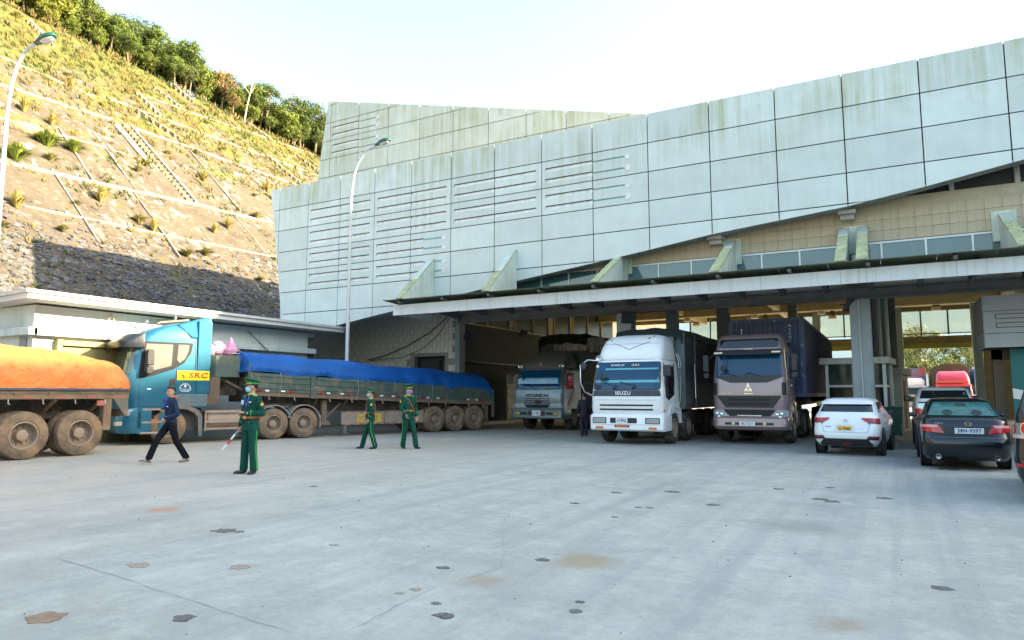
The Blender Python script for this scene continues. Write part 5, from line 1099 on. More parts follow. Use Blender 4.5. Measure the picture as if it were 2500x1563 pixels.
MB().tube([(.72, -.3, 3.80), (.76, .55, 3.93)], .035, 8).tube([(.5, -.3, 3.80), (.5, .5, 3.93)], .03, 8).build('air_horn', M('horn_brass', (.5, .38, .25), .35, .6), t)
TNK = M('tank_dusty', (.34, .27, .21), .7, .1, .15, 2, dirt=((.24, .16, .11), .45, 2))
MB().lathe([(.001, 1.15), (.27, 1.15), (.30, 1.18), (.30, 2.36), (.27, 2.40), (.001, 2.40)], (.82, 0, .72), 'y', 20).build('fuel_tank', TNK, t)
for z in (.40, .62, .95): MB().box(1.12, 1.16, 1.06, 2.72, z, z+.07).build('side_rail', TNK, t)
for y in (1.06, 2.66): MB().box(1.10, 1.14, y, y+.06, .36, 1.02).build('side_rail_post', TNK, t)
MB().box(-.45, .45, -1.1, 5.1, .62, .95).build('chassis', CHAS, t); MB().box(-.95, .95, -1.2, 1.0, .45, 1.12).build('engine_block', CHAS, t); MB().box(-.7, .7, 3.0, 4.2, 1.12, 1.22).build('fifth_wheel', CHAS, t)
MB().box(.4, 1.1, 1.12, 1.5, 1.22, 2.1).build('rear_stack', M('stack_brown', (.12, .08, .06), .8), t)
GF = M('fender_grey', (.26, .26, .25), .6, dirt=((.25, .19, .13), .4))
for y in (3.34, 4.44): 
    P = [(y+.62*cos(a), .56+.62*sin(a)) for a in [radians(15+15*k) for k in range(11)]]; Q = [(y+.59*cos(a), .56+.59*sin(a)) for a in [radians(15+15*k) for k in range(11)]][::-1]
    MB().prism(P+Q, 'x', .62, 1.17).build('fender', GF, t)
MB().box(.7, 1.16, 5.03, 5.06, .35, .8).build('mud_flap', GF, t)
# ---- trailer
tr = empty('flatbed_trailer', rig(7), PHI, 'dropside trailer with muddy green side boards under the blue tarpaulin', 'trailer')
S0 = 7.0
GRN_ = M('board_green', (.06, .10, .085), .7, 0, .15, 1.5, dirt=((.22, .17, .12), .42, 2)); MUD = M('rail_mud', (.17, .12, .085), .85, 0, .2, 3)
zf = lambda s: 1.60+(1.17-1.60)*(s-2.45)/10.75; zt = lambda s: 2.28+(1.74-2.28)*(s-2.45)/10.75
posts = [2.45, 4.72, 6.95, 9.12, 11.22, 13.2]
def slab(name, s0, s1, x0, x1, fz0, fz1, mat, par=None):
    a, c_ = s0-S0, s1-S0
    return MB().hexa([(x0, a, fz0(s0)), (x1, a, fz0(s0)), (x1, c_, fz0(s1)), (x0, c_, fz0(s1)), (x0, a, fz1(s0)), (x1, a, fz1(s0)), (x1, c_, fz1(s1)), (x0, c_, fz1(s1))]).build(name, mat, par or tr)
slab('bed', 2.45, 13.2, -1.2, 1.14, lambda s: zf(s)-.10, lambda s: zf(s)+.06, MUD)
slab('main_beam', 4.6, 13.0, -.55, -.4, lambda s: .92, lambda s: zf(s)-.1, CHAS); slab('main_beam', 4.6, 13.0, .4, .55, lambda s: .92, lambda s: zf(s)-.1, CHAS); slab('gooseneck', 2.4, 4.7, -.6, .6, lambda s: zf(s)-.32, lambda s: zf(s)-.1, CHAS)
for a, c_ in zip(posts, posts[1:]):
    bd = slab('side_board', a+.10, c_-.10, 1.13, 1.17, lambda s: zf(s)+.05, zt, GRN_)
    slab('far_side_board', a+.1, c_-.1, -1.2, -1.16, lambda s: zf(s)+.05, zt, GRN_)
    for k in (.12, .42, .72): slab('rib', a+.13, c_-.13, 1.168, 1.195, lambda s: zf(s)+.08+(zt(s)-zf(s))*k, lambda s: zf(s)+.08+(zt(s)-zf(s))*(k+.13), GRN_, bd)
    n_ = 6
    for k in range(n_):
        s_ = a+.25+(c_-a-.6)*k/n_
        if k % 3 != 2: slab('reflector', s_, s_+.14, 1.196, 1.20, lambda s: zf(s)+.06, lambda s: zf(s)+.115, RED if k % 2 == 0 else PLW)
    for k in (.3, .7): s_ = a+(c_-a)*k; MB().box(1.19, 1.23, s_-S0, s_-S0+.08, zf(s_)+.17, zf(s_)+.21).build('latch', MUD, tr); MB().tube([(1.16, s_-S0, zf(s_)-.1), (1.18, s_-S0, zf(s_)-.2), (1.16, s_-S0+.05, zf(s_)-.2)], .012, 5).build('rope_hook', M('hook', (.5, .45, .4), .6), tr)
for s_ in posts: slab('post', s_-.09 if s_ > 3 else s_, s_+.09 if s_ < 13 else s_, 1.11, 1.20, lambda s: zf(s)-.12, lambda s: zt(s)+.01, GRN_)
for s_ in (5.0, 6.2, 7.4, 8.6, 9.8, 11.0, 12.2): MB().bar((1.0, s_-S0, zf(s_)-.08), (.5, s_-S0, .98), .06).build('outrigger', MUD, tr)
slab('headboard', 2.40, 2.46, -1.2, 1.16, lambda s: zf(s), lambda s: zt(s)+.3, GRN_)
MB().box(.75, .9, 5.22-S0, 5.42-S0, .55, 1.32).prism([(5.05-S0, .42), (5.6-S0, .42), (5.45-S0, .58), (5.2-S0, .58)], 'x', .7, .95).bar((.82, 5.4-S0, .7), (.82, 6.0-S0, 1.2), .05).build('landing_leg', MUD, tr)
SKM = M('skirt_metal', (.33, .27, .22), .6, .2, .15, 2, dirt=((.26, .19, .13), .45))
for a, c_ in ((5.92, 7.75), (7.77, 9.56)):
    sk = MB().box(1.05, 1.09, a-S0, c_-S0, .40, .90).build('side_skirt', SKM, tr, 35, .01); k = a
    while k < c_-.15: MB().box(1.09, 1.094, k-S0+.02, k-S0+.17, .855, .89).box(1.09, 1.094, k-S0+.02, k-S0+.17, .41, .445).build('reflector', M('refl_dull', (.32, .06, .05), .6), sk); k += .36
pp = MB().box(1.095, 1.10, 6.55-S0, 7.62-S0, .48, .80).build('skirt_sticker', M('sticker_dull', (.55, .38, .06), .6, dirt=((.3, .22, .15), .35)), tr); text('sticker_lettering', 'SRC', .2, M('ink_dull', (.35, .06, .04), .6), pp, (1.101, 7.18-S0, .64), '+x', .002, sx=1.3, bold=.010); text('sticker_lettering', 'V', .18, M('ink_dull', (.35, .06, .04), .6), pp, (1.101, 6.72-S0, .64), '+x', .002)
for s_ in (10.09, 11.16, 12.18): both(lambda sd: wheel(tr, sd*1.0, s_-S0, .53, .30, sd, 'dish', TYREM, dual=True))
MB().box(.6, 1.15, 12.86-S0, 12.9-S0, .35, 1.05).build('mud_flap', MUD, tr); MB().box(1.05, 1.16, 13.18-S0, 13.26-S0, .55, 1.2).build('rear_post', MUD, tr)
tbx = MB().prism([(-.1, 1.13-S0), (.95, 1.2-S0), (1.08, 1.35-S0), (1.10, 1.95-S0), (1.02, 2.16-S0), (-.6, 2.2-S0), (-.6, 1.13-S0)], 'z', 2.10, 2.82).build('toolbox', GRN_, tr, 35, .015)
for z in (2.9, 3.02): MB().tube([(-.5, 1.2-S0, z), (1.02, 1.25-S0, z), (1.04, 2.12-S0, z), (-.5, 2.12-S0, z)], .012, 5).build('rack_rail', CHR, tr)
for p in ((1.0, 1.25), (1.04, 1.55), (1.04, 1.85), (1.04, 2.12)): MB().tube([(p[0], p[1]-S0, 2.80), (p[0], p[1]-S0, 3.02)], .012, 5).build('rack_post', CHR, tr)
MB().box(.3, .42, 1.4-S0, 2.3-S0, 1.5, 2.1).bar((.9, 1.5-S0, 2.1), (.9, 2.3-S0, 1.7), .06).build('front_support', CHAS, tr)
TPBL = M('tarp_blue', (.004, .085, .32), .6, 0, .18, 1.2, dirt=((.16, .13, .13), .16, 2.5), spec=.25, crease=(3.2, .03))
def tblue(a, c_):
    s = 2.12+11.12*a; w = c_*2-1; y = s-S0
    base = zt(s); crown = (3.12-.62*a)+.10*noise.noise((s*.55, 0, 3))-.05; hem = base-.05+.12*abs(sin(s*1.42+.4))**1.5-.10*a
    q = abs(w); sg = 1 if w > 0 else -1
    if q < .62: x = sg*1.05*(q/.62)**.9; z = crown-.30*(q/.62)**2.2
    else: d = (q-.62)/.38; x = sg*(1.05+.16*min(1, d*1.6)); z = (crown-.30)*(1-d)+hem*d
    f = .10*(abs(sin(s*3.1+w*2.2+1.2*noise.noise((s*.6, w, 1))))-.55)*max(0, q-.45)+.035*noise.noise((s*1.3, w*2, 8)); x += sg*f; z += .03*noise.noise((s*1.5, w*3, 2))-.035*abs(sin(s*1.42+.4))*(1-q)
    pk = abs(sin(s*1.42+.4)); x -= sg*.05*pk*max(0, q-.6)
    if a < .05:
        k = (.05-a)/.05; z = z*(1-k)+k*min(z, 2.35+.12*noise.noise((w*4, 1, 1))+(.75*(1-q) if a > .02 else -.05)); y += .10*k*noise.noise((w*5, 2, 2))
    if a > .975: z -= (a-.975)/.025*.55*(1-q*.5)
    return (x-.03, y, z)
o = sheet('tarpaulin', tblue, 150, 46, TPBL, None); o.location = rig(7); o.rotation_euler.z = PHI; tag(o, 'creased blue tarpaulin tied over the trailer load', 'tarpaulin')
ROPE = M('rope', (.35, .3, .25), .8)
for k, s_ in enumerate((3.5, 6.5, 8.1, 9.9)):
    tag(MB().tube([(1.19, s_-S0, zt(s_)+.05), (1.21, s_-S0+.03, zt(s_)-.3), (1.2, s_-S0-.05, zf(s_)-.12)], .008, 4).build('rope', ROPE, None, 35, 0, rig(7), (0, 0, PHI)), ['rope tying the blue tarpaulin down, first from the tractor', 'rope tying the blue tarpaulin down, second from the tractor', 'rope tying the blue tarpaulin down, third from the tractor', 'rope tying the blue tarpaulin down, nearest the trailer wheels'][k], 'rope', 'tarpaulin ropes')
PNK = M('pink_plastic', (.62, .26, .42), .4, 0, .2, 4, crease=(9, .03))
def blob(name, loc, r, sd, lab, tip=0):
    b = MB().ball((0, 0, 0), r, 20, 14); V = []
    for x, y, z in b.v:
        k = 1+.22*noise.noise((x*6+sd, y*6, z*6))+.08*noise.noise((x*16, y*16+sd, z*16)); z2 = z*k
        if tip and z > .3*r[2]: f = (z/r[2]-.3)/.7; k *= 1-.75*f; z2 = z*1.0+tip*f
        V.append((x*k, y*k, max(z2, -r[2]*.8)))
    b.v = V; tag(b.build(name, PNK, None, 80, 0, loc, (0, 0, PHI)), lab, 'bag', 'pink bags on the toolbox rack')
def rw_(s, x, z): p = rig(s, x); return (p[0], p[1], z)
blob('plastic_bag', rw_(1.55, .6, 3.03), (.28, .26, .26), 1, 'round pink plastic bag on the rack behind the blue tractor'); blob('plastic_bag', rw_(1.92, .75, 3.0), (.26, .22, .24), 5, 'pink plastic bag with a pointed top on the rack', .22); blob('plastic_bag', rw_(1.25, .8, 2.98), (.16, .16, .2), 9, 'small pink plastic bag half hidden behind the cab edge')

# ================================================================ orange-tarped trailer at the left edge
ot = empty('muddy_trailer', (-18, -14.8, 0), 0, 'muddy brown trailer under an orange tarpaulin at the left edge', 'trailer')
BRN = M('bed_brown', (.20, .135, .085), .85, 0, .2, 2, dirt=((.10, .10, .08), .35, 2.5))
MB().box(-2.3, 0, -9, 2.42, 1.42, 1.60).build('bed', BRN, ot, 35, .01); MB().box(-.012, .02, -9, 2.42, 1.56, 1.66).build('side_rail', M('rail_green', (.10, .11, .08), .8, dirt=((.24, .16, .1), .5)), ot)
for k in range(8): MB().box(.005, .03, 1.9-.75*k, 2.0-.75*k, 1.54, 1.60).build('latch', BRN, ot); MB().box(.001, .006, 2.1-.75*k, 2.3-.75*k, 1.45, 1.49).build('reflector', M('refl_dull2', (.45, .35, .15) if k % 2 else (.4, .1, .08), .6), ot); MB().tube([(-.02, 1.8-.75*k, 1.42), (-.01, 1.8-.75*k, 1.32), (-.02, 1.84-.75*k, 1.31)], .011, 5).build('rope_hook', M('hook', (.5, .45, .4)), ot)
MB().box(-1.6, -1.4, -9, 2.2, .95, 1.42).build('main_beam', CHAS, ot); MB().box(-.85, -.65, -9, 2.2, .95, 1.42).build('main_beam', CHAS, ot)
for y in (-.9, .6, 1.75): MB().bar((-.05, y, 1.42), (-.75, y, 1.0), .07).build('outrigger', BRN, ot)
MB().prism([(2.02, 1.42), (2.42, 1.42), (2.42, .98), (2.34, .98)], 'x', -.06, -.01).build('corner_plate', M('plate_worn', (.12, .12, .10), .7, dirt=((.28, .15, .08), .4, 6)), ot); MB().box(-.2, -.02, 1.78, 1.98, .62, 1.42).build('mud_flap', BRN, ot); MB().box(-.05, -.01, 1.60, 1.78, 1.25, 1.38).build('tail_lamp', M('lamp_dull', (.4, .12, .08), .5), ot); MB().box(-2.2, -.1, 2.30, 2.40, .95, 1.15).build('rear_beam', BRN, ot)
for y in (-.06, 1.24): wheel(ot, -.17, y, .57, .31, 1, 'dish', TYREM, dual=True); wheel(ot, -2.1, y, .57, .31, -1, 'dish', TYREM); MB().tube([(-2.0, y, .57), (-.3, y, .57)], .09, 8).build('axle', CHAS, ot)
TPO = M('tarp_orange', (.70, .19, .04), .65, 0, .2, 2.5, dirt=((.60, .27, .06), .4, 2.2), crease=(6, .045))
def tor(a, c_):
    s = -9+11.42*a; w = c_*2-1; q = abs(w); sg = 1 if w > 0 else -1
    crown = 2.74-.06*max(0, (s+1)/3.4)-.28*max(0, (s-.2)/2.2)**1.5+.04*noise.noise((s*.8, 0, 6))
    hem = 1.64
    if q < .66: x = sg*1.0*(q/.66); z = crown-.22*(q/.66)**4+.03*noise.noise((s*1.3, w*3, 5))
    else: d = (q-.66)/.34; x = sg*(1.0+.17*min(1, d*1.8)); z = (crown-.22)*(1-d)+hem*d
    x += sg*(.05*noise.noise((s*2.4, z*4, 1))+.03*noise.noise((s*7, z*8, 4))); z += .025*noise.noise((s*3.5, w*5, 7)) if q < .95 else 0; y = s
    if a > .985: z = min(z, hem+(z-hem)*max(0, 1-(a-.985)/.015)); y = 2.40
    return (x-1.14, y, z)
o = sheet('tarpaulin', tor, 190, 46, TPO, None); o.location = (-18, -14.8, 0); tag(o, 'sunlit orange tarpaulin over the trailer load at the left edge', 'tarpaulin')
MB().box(.045, .075, -9, 2.40, 1.645, 1.69).build('tarp_hem', M('hem_blue', (.06, .08, .14), .7), ot)
# ================================================================ cars (rear faces the yard)
def car_base(t, L, paint, wheels, rw=.31):
    L.mesh('body', paint, t, 48)
    for x, y in wheels:
        s = 1 if x > 0 else -1
        MB().lathe([(rw*1.22, 0), (rw*1.22, .012), (.001, .012)] if s > 0 else [(rw*1.22, 0), (rw*1.22, -.012), (.001, -.012)], (x+s*.095, y, rw), 'x', 26).build('wheel_arch', BLK_, t)
        wheel(t, x, y, rw, .2, s, 'car', M('car_tyre', (.025, .025, .026), .8, dirt=((.14, .13, .11), .25)), RIMA)
# ---- dark sedan
NAV = M('navy_paint', (.004, .009, .014), .2, .1, .1, 1, dirt=((.05, .06, .06), .08, 3), coat=.4)
t = empty('sedan_car', (1.26, -6.85, 0), 0, 'dark navy saloon car queueing behind the silver pickup', 'car')
L = Loft([(.20, .70, .16, 4.2, .25, .3), (.30, .755, .05, 4.3, .26, .35), (.50, .775, .0, 4.35, .28, .4), (.66, .775, .01, 4.35, .28, .4), (.70, .772, .06, 4.34, .28, .4), (.88, .765, .08, 4.3, .28, .4), (.98, .745, .11, 4.1, .28, .4), (1.045, .725, .16, 3.7, .27, .4), (1.065, .69, .30, 3.2, .25, .35), (1.085, .67, .58, 3.0, .2, .3), (1.26, .62, .88, 2.6, .2, .3), (1.40, .555, 1.16, 2.3, .22, .3), (1.45, .47, 1.38, 2.1, .22, .3), (1.465, .33, 1.6, 1.95, .2, .2)])
car_base(t, L, NAV, [(s*.69, y) for s in (-1, 1) for y in (.98, 3.4)])
L.plate('rear_window', [(-.63, 1.10), (.63, 1.10), (.50, 1.375), (-.50, 1.375)], M('rear_glass', (.03, .13, .13), .07, 0, .3, 2, spec=.8, dirt=((.16, .3, .3), .3, 3)), t, .014)
both(lambda s: L.plate('headrest', ell(s*.26, 1.16, .10, .06), M('seat_dark', (.012, .04, .042), .6), t, .018))  # dark headrest shapes laid on the rear window
L.plate('parcel_lamp', rrect(-.10, .10, 1.30, 1.345, .01), BLK_, t, .018)
both(lambda s: (L.plate('tail_lamp', [(s*a, z) for a, z in ((.37, .745), (.92, .80), (.92, .925), (.47, .925))][::s], RED, t, .012), L.plate('tail_lamp_clear', [(s*a, z) for a, z in ((.50, .865), (.92, .865), (.92, .915), (.47, .915))][::s], M('lens_pink', (.62, .30, .30), .2, coat=.5), t, .018)))
L.plate('plate_recess', rrect(-.36, .46, .715, .895, .03), M('recess_dark', (.006, .008, .01), .4), t, .004); L.plate('trim_strip', rrect(-.42, .5, .875, .893, .008), BLK_, t, .012)
plate(t, .06, .05, .80, '38H-9397', M('plate_blue_white', (.55, .64, .75), .5), w=.50, h=.115, size=.105)
em = MB()
for rx, rz_2, zc in ((.065, .045, 0), (.035, .043, 0), (.05, .02, .02)):
    q = MB().lathe([(1, -.004), (1, .004), (.84, .004), (.84, -.004)], (0, 0, 0), 'y', 24); em.add([(x*rx, y, z*rz_2+zc) for x, y, z in q.v], q.f)
em.build('emblem', CHR, t, 35, 0, (.05, .07, .945)); text('badge', 'Camry', .05, CHR, t, (-.46, .075, .95), shear=.3); text('badge', 'LE', .035, CHR, t, (.52, .07, .685))
L.plate('bumper_line', rrect(-.72, .72, .66, .672, .005), M('edge_pale', (.10, .13, .15), .3), t, .006)  # thin paler line along the bumper edge
both(lambda s: MB().lathe([(.05, .05), (.05, -.05), (.04, -.05), (.038, .03), (.001, .03)], (s*.5, .06, .27), 'y', 16).build('exhaust', CHR, t))
both(lambda s: MB().box(-.09, .09, -.06, .06, -.055, .055).build('mirror', NAV, t, 35, .03, (s*.86, 2.55, 1.06)))
side = [(.62, 1.08), (2.9, 1.08), (2.2, 1.40), (1.25, 1.40)]
MB().add([(-.68+.0*k, y, z) for k, (y, z) in enumerate([(.95, 1.09), (2.7, 1.09)])]+[(-.585, 2.15, 1.38), (-.585, 1.35, 1.38)], [(0, 1, 2, 3)]).build('side_window', DG, t, None)
# ---- white crossover
WCR = M('car_white', (.70, .76, .77), .25, 0, .03, 1, coat=.5)
t = empty('crossover_car', (-1.09, -4.35, 0), radians(-5), 'white compact crossover car with a yellow plate', 'car')
L = Loft([(.24, .66, .16, 3.6, .22, .3), (.34, .72, .05, 3.7, .22, .35), (.45, .755, .0, 3.75, .24, .4), (.62, .765, .02, 3.78, .24, .4), (.80, .765, .09, 3.7, .26, .4), (.95, .75, .13, 3.4, .26, .4), (1.02, .735, .20, 3.0, .26, .4), (1.08, .70, .27, 2.8, .24, .35), (1.27, .63, .46, 2.35, .22, .3), (1.36, .60, .50, 2.15, .22, .3), (1.42, .54, .60, 2.0, .22, .3), (1.45, .40, .85, 1.8, .2, .2)])
car_base(t, L, WCR, [(s*.68, y) for s in (-1, 1) for y in (.78, 2.95)], .32)
L.plate('rear_window', [(-.62, 1.10), (.62, 1.10), (.58, 1.28), (-.55, 1.28)], DG, t, .012); L.plate('spoiler', [(-.60, 1.29), (.60, 1.29), (.56, 1.37), (-.56, 1.37)], WCR, t, .06, inn=.08)
both(lambda s: (L.plate('tail_lamp', [(s*a, z) for a, z in ((.36, .955), (.40, .90), (.52, .83), (.86, .80), (.90, .94))][::s], RED, t, .014), L.plate('tail_lamp_clear', [(s*a, z) for a, z in ((.50, .89), (.56, .845), (.80, .83), (.80, .885))][::s], M('lens_smoke', (.10, .05, .06), .2, coat=.5), t, .020)))
plate(t, -.02, .035, .675, 'nu 7788', PLY, w=.33, h=.145, size=.10, small='nnnn'); L.plate('plate_frame', rrect(-.26, .22, .595, .80, .02), M('plate_frame_white', (.60, .66, .68), .35), t, .004)  # plate surround a little darker than the body white
MB().lathe([(.045, .0), (.045, -.012), (.036, -.012), (.036, 0)], (0, 0, 0), 'y', 18).box(-.06, .06, -.014, -.002, -.009, .009).build('emblem', CHR, t, 35, 0, (0, .10, .885))
MB().box(-.47, -.33, .05, .06, .722, .738).build('badge', M('badge_red2', (.45, .12, .12), .4), t); MB().box(-.06, .06, -.004, .004, -.012, .012).build('badge', M('badge_blue', (.03, .25, .4), .4), t, 35, 0, (.36, .05, .68))
L.plate('bumper_black', [(-.56, .245), (.56, .245), (.62, .28), (.50, .435), (-.50, .435), (-.62, .28)], BLK_, t, .012); L.plate('rear_fog_lamp', rrect(-.08, .08, .285, .325, .01), RED, t, .022)
both(lambda s: (L.plate('bumper_vent', [(s*a, z) for a, z in ((.46, .42), (.76, .41), (.80, .50), (.52, .51))][::s], BLK_, t, .012), L.plate('reflector', [(s*a, z) for a, z in ((.56, .47), (.70, .465), (.71, .49), (.57, .495))][::s], RED, t, .02)))
L.plate('tailgate_seam', [(-.60, .94), (-.50, .585), (.50, .585), (.60, .94), (.59, .94), (.49, .595), (-.49, .595), (-.59, .94)], M('seam_grey', (.25, .28, .29), .5), t, .003)
MB().add([(.705, .75, 1.08), (.68, 2.45, 1.06), (.615, 1.95, 1.36), (.62, .95, 1.34)], [(0, 1, 2, 3)]).build('side_window', M('window_red', (.10, .02, .025), .08, spec=.8), t, None); MB().box(-.07, .07, -.05, .05, -.05, .05).build('mirror', BLK_, t, 35, .025, (.84, 2.1, 1.05))
MB().box(.765, .785, 1.5, 1.62, .86, .885).build('door_handle', WCR, t)
# ---- silver pickup
SLV = M('pickup_silver', (.70, .74, .73), .35, .2, .06, 1, dirt=((.25, .24, .2), .15), coat=.4)
t = empty('pickup_truck', (1.28, -1.75, 0), 0, 'silver double-cab pickup in front of the navy saloon', 'car')
L = Loft([(.36, .68, .12, 4.4, .12, .3), (.5, .745, .02, 4.5, .12, .4), (.75, .755, .0, 4.5, .12, .4), (1.1, .755, .03, 4.45, .12, .4), (1.32, .73, .05, 3.6, .12, .3), (1.345, .72, .06, 3.5, .12, .3)]); car_base(t, L, SLV, [(s*.68, y) for s in (-1, 1) for y in (1.05, 3.5)], .37)
Lg = Loft([(1.33, .725, 1.25, 3.4, .15, .3), (1.40, .70, 1.28, 3.3, .15, .3), (1.66, .60, 1.45, 2.8, .18, .3), (1.72, .54, 1.6, 2.6, .18, .3), (1.745, .4, 1.8, 2.4, .15, .2)]); Lg.mesh('cab', SLV, t, 48)
Lg.plate('rear_window', [(-.60, 1.42), (.60, 1.42), (.54, 1.655), (-.54, 1.655)], DG, t, .012)
both(lambda s: L.plate('tail_lamp', rrect(min(s*.60, s*.84), max(s*.60, s*.84), .80, 1.16, .04), RED, t, .014)); both(lambda s: L.plate('tail_lamp_clear', rrect(min(s*.62, s*.82), max(s*.62, s*.82), .92, 1.0, .02), WLENS, t, .02))
L.plate('tailgate_line', rrect(-.55, .55, 1.24, 1.255, .005), BLK_, t, .004); L.plate('bed_cover', rrect(-.68, .68, 1.30, 1.34, .01), BLK_, t, .01); MB().box(-.5, -.32, .015, .03, 1.11, 1.15).build('badge', M('badge_red', (.45, .05, .06)), t); MB().box(-.72, .72, -.08, .12, .45, .62).build('rear_bumper', CHR, t, 35, .03)
both(lambda s: MB().box(-.10, .10, -.06, .06, -.08, .08).build('mirror', NAV, t, 35, .03, (s*.88, 3.0, 1.42)))
# ---- dark suv at the right edge
t = empty('suv_car', (2.26, -11.75, 0), radians(-8), 'dark off-road car cut off by the right edge', 'car')
L = Loft([(.22, .72, .12, 3.9, .22, .3), (.40, .80, .02, 4.0, .25, .4), (.62, .83, .0, 4.0, .26, .4), (.70, .82, .05, 4.0, .26, .4), (1.05, .80, .10, 3.9, .24, .4), (1.25, .77, .12, 3.2, .2, .3), (1.60, .66, .32, 2.8, .2, .3), (1.68, .60, .42, 2.6, .2, .3), (1.72, .4, .7, 2.3, .2, .2)]); car_base(t, L, NAV, [(s*.64, y) for s in (-1, 1) for y in (1.2, 3.1)], .37)
L.plate('rear_window', [(-.60, 1.27), (.60, 1.27), (.52, 1.57), (-.52, 1.57)], DG, t, .012)
both(lambda s: (L.plate('lamp_cluster', rrect(min(s*.46, s*.98), max(s*.46, s*.98), .92, 1.14, .06), M('lamp_grey', (.22, .24, .25), .25, coat=.5), t, .01), L.plate('tail_lamp', ell(s*.64, 1.06, .085, .085), RED, t, .022), L.plate('lamp_ring', ell(s*.64, 1.06, .10, .10), CHR, t, .016), L.plate('indicator_lamp', ell(s*.88, 1.06, .06, .08), RED, t, .018), L.plate('reversing_lamp', rrect(min(s*.50, s*.95), max(s*.50, s*.95), .925, .975, .02), WLENS, t, .018), L.plate('reflector', rrect(min(s*.56, s*.84), max(s*.56, s*.84), .53, .575, .01), RED, t, .012)))
L.plate('chrome_trim', rrect(-.5, .5, .80, .83, .01), CHR, t, .012)
# ================================================================ vehicles beyond the gate
def far_truck(x, y, paint, lab, box=None, fair=None, h=2.3, fair_h=.9):
    t = empty('far_truck', (x, y, 0), 0, lab, 'truck'); Lc = Loft([(.5, 1.1, 0, 2, .15, .05), (.9, 1.15, -.03, 2, .15, .05), (1.6, 1.15, .02, 2, .15, .05), (h, 1.08, .2, 2, .18, .05), (h+.1, .95, .4, 1.9, .18, .05)]); Lc.mesh('cab', paint, t)
    Lc.plate('windscreen', rrect(-1.0, 1.0, 1.5, h-.1, .08), WS, t, .012); Lc.plate('grille', rrect(-.7, .7, .95, 1.35, .04), BLK_, t, .012); both(lambda s: Lc.plate('headlamp', rrect(min(s*.7, s*1.05), max(s*.7, s*1.05), .62, .8, .03), HL, t, .012)); Lc.plate('sun_visor', rrect(-1.05, 1.05, h-.16, h-.02, .03), paint, t, .12, inn=.12)
    both(lambda s: mirror(t, (s*1.3, .1, 1.95), [(s*1.1, .3, 2.2)], (.1, .06, .2)))
    if fair: Loft([(h+.08, 1.05, .35, 2, .2, .1), (h+.3, 1.05, .4, 2, .25, .1), (h+fair_h*.75, .98, .95, 2, .25, .1), (h+fair_h, .85, 1.4, 2, .2, .1)]).mesh('roof_fairing', fair, t)
    both(lambda s: wheel(t, s*.98, 1.2, .5, .28, s, 'front')); both(lambda s: wheel(t, s*.98, 5.2, .5, .28, s, 'dish')); MB().box(-.5, .5, .5, 8, .6, .95).build('chassis', CHAS, t)
    return t
RDP = M('truck_red', (.50, .03, .055), .35, 0, .1, 1, coat=.4)
t = far_truck(3.95, 36, RDP, 'red truck with a tall red roof fairing beyond the gate', fair=RDP, h=2.25, fair_h=1.0)
MB().tube([(-1.05, .25, 2.42), (1.05, .25, 2.42)], .05, 6).build('roof_rail', M('rail_orange', (.6, .12, .05), .5), t)
BRC = M('canvas_brown', (.075, .065, .05), .8, 0, .2, 2, bump=.02, bs=6)
MB().prism([(-1.2, 1.0), (1.2, 1.0), (1.2, 3.45), (.9, 3.72), (0, 3.86), (-.9, 3.72), (-1.2, 3.45)], 'y', 2.3, 9).build('canvas_body', BRC, t, 35)
for k in range(7): MB().prism([(-1.21, 1.0), (-1.22, 3.46), (-.91, 3.74), (0, 3.88), (.91, 3.74), (1.22, 3.46), (1.21, 1.0), (1.2, 1.0), (1.2, 3.45), (.9, 3.72), (0, 3.86), (-.9, 3.72), (-1.2, 3.45), (-1.2, 1.0)], 'y', 2.4+1.05*k, 2.46+1.05*k).build('canvas_hoop', BRC, t)
BL2 = M('container_bright_blue', (.01, .14, .42), .5, 0, .1, 2)
t = far_truck(6.7, 37, M('truck_pale', (.5, .55, .58), .4), 'pale truck carrying a bright blue container at the right of the gate', h=2.0)
f = MB().box(-1.2, 1.2, 2.4, 9, 1.5, 3.55); f.build('container', BL2, t)
for k in range(9): MB().box(-1.15+.26*k, -1.05+.26*k, 2.36, 2.4, 1.6, 3.4).build('corrugation', BL2, t)
MB().box(-1.25, 1.25, 2.33, 2.42, 3.45, 3.58).build('top_rail', WHITEP, t)
t = far_truck(1.2, 38, M('truck_white_blue', (.5, .55, .6), .4, dirt=((.05, .2, .45), .5, .8)), 'white and blue truck with a rusty red container on the left of the gate', h=2.2, fair=WHITEP, fair_h=.6)
MB().box(-1.2, 1.2, 2.5, 9, 1.2, 3.62).build('container', M('container_rusty', (.40, .07, .04), .6, 0, .2, 2, dirt=((.03, .22, .45), .55, 1.5)), t)
MB().box(1.201, 1.22, 2.5, 9, 1.25, 3.6).build('container_side', M('side_cream', (.6, .52, .42), .6), t)
# ================================================================ people
SKIN = M('skin', (.42, .235, .155), .55, 0, .08, 9, spec=.4); HAIR = M('hair', (.008, .007, .007), .5, 0, .2, 30, bump=.003, bs=90)
UNI = M('uniform_green', (.004, .055, .038), .85, 0, .15, 3, crease=(7, .012), spec=.2); CAPG = M('cap_green', (.004, .065, .042), .7, 0, .1, 5); BRT = M('bright_green', (.02, .26, .06), .7); YEL = M('yellow_trim', (.75, .55, .02), .5)
LEA = M('leather_belt', (.30, .085, .03), .45); SHOE = M('black_shoe', (.008, .008, .010), .28, coat=.3); MSK = M('mask_blue', (.28, .60, .70), .8); SHIRT = M('shirt_green', (.32, .42, .10), .8); BRASS = M('brass', (.65, .45, .12), .3, .8)
NAVJ = M('jacket_navy', (.005, .02, .055), .7, 0, .15, 3, crease=(7, .012), spec=.25); BLKT = M('trousers_black', (.005, .006, .010), .85, 0, .2, 3, crease=(6, .012), spec=.15)
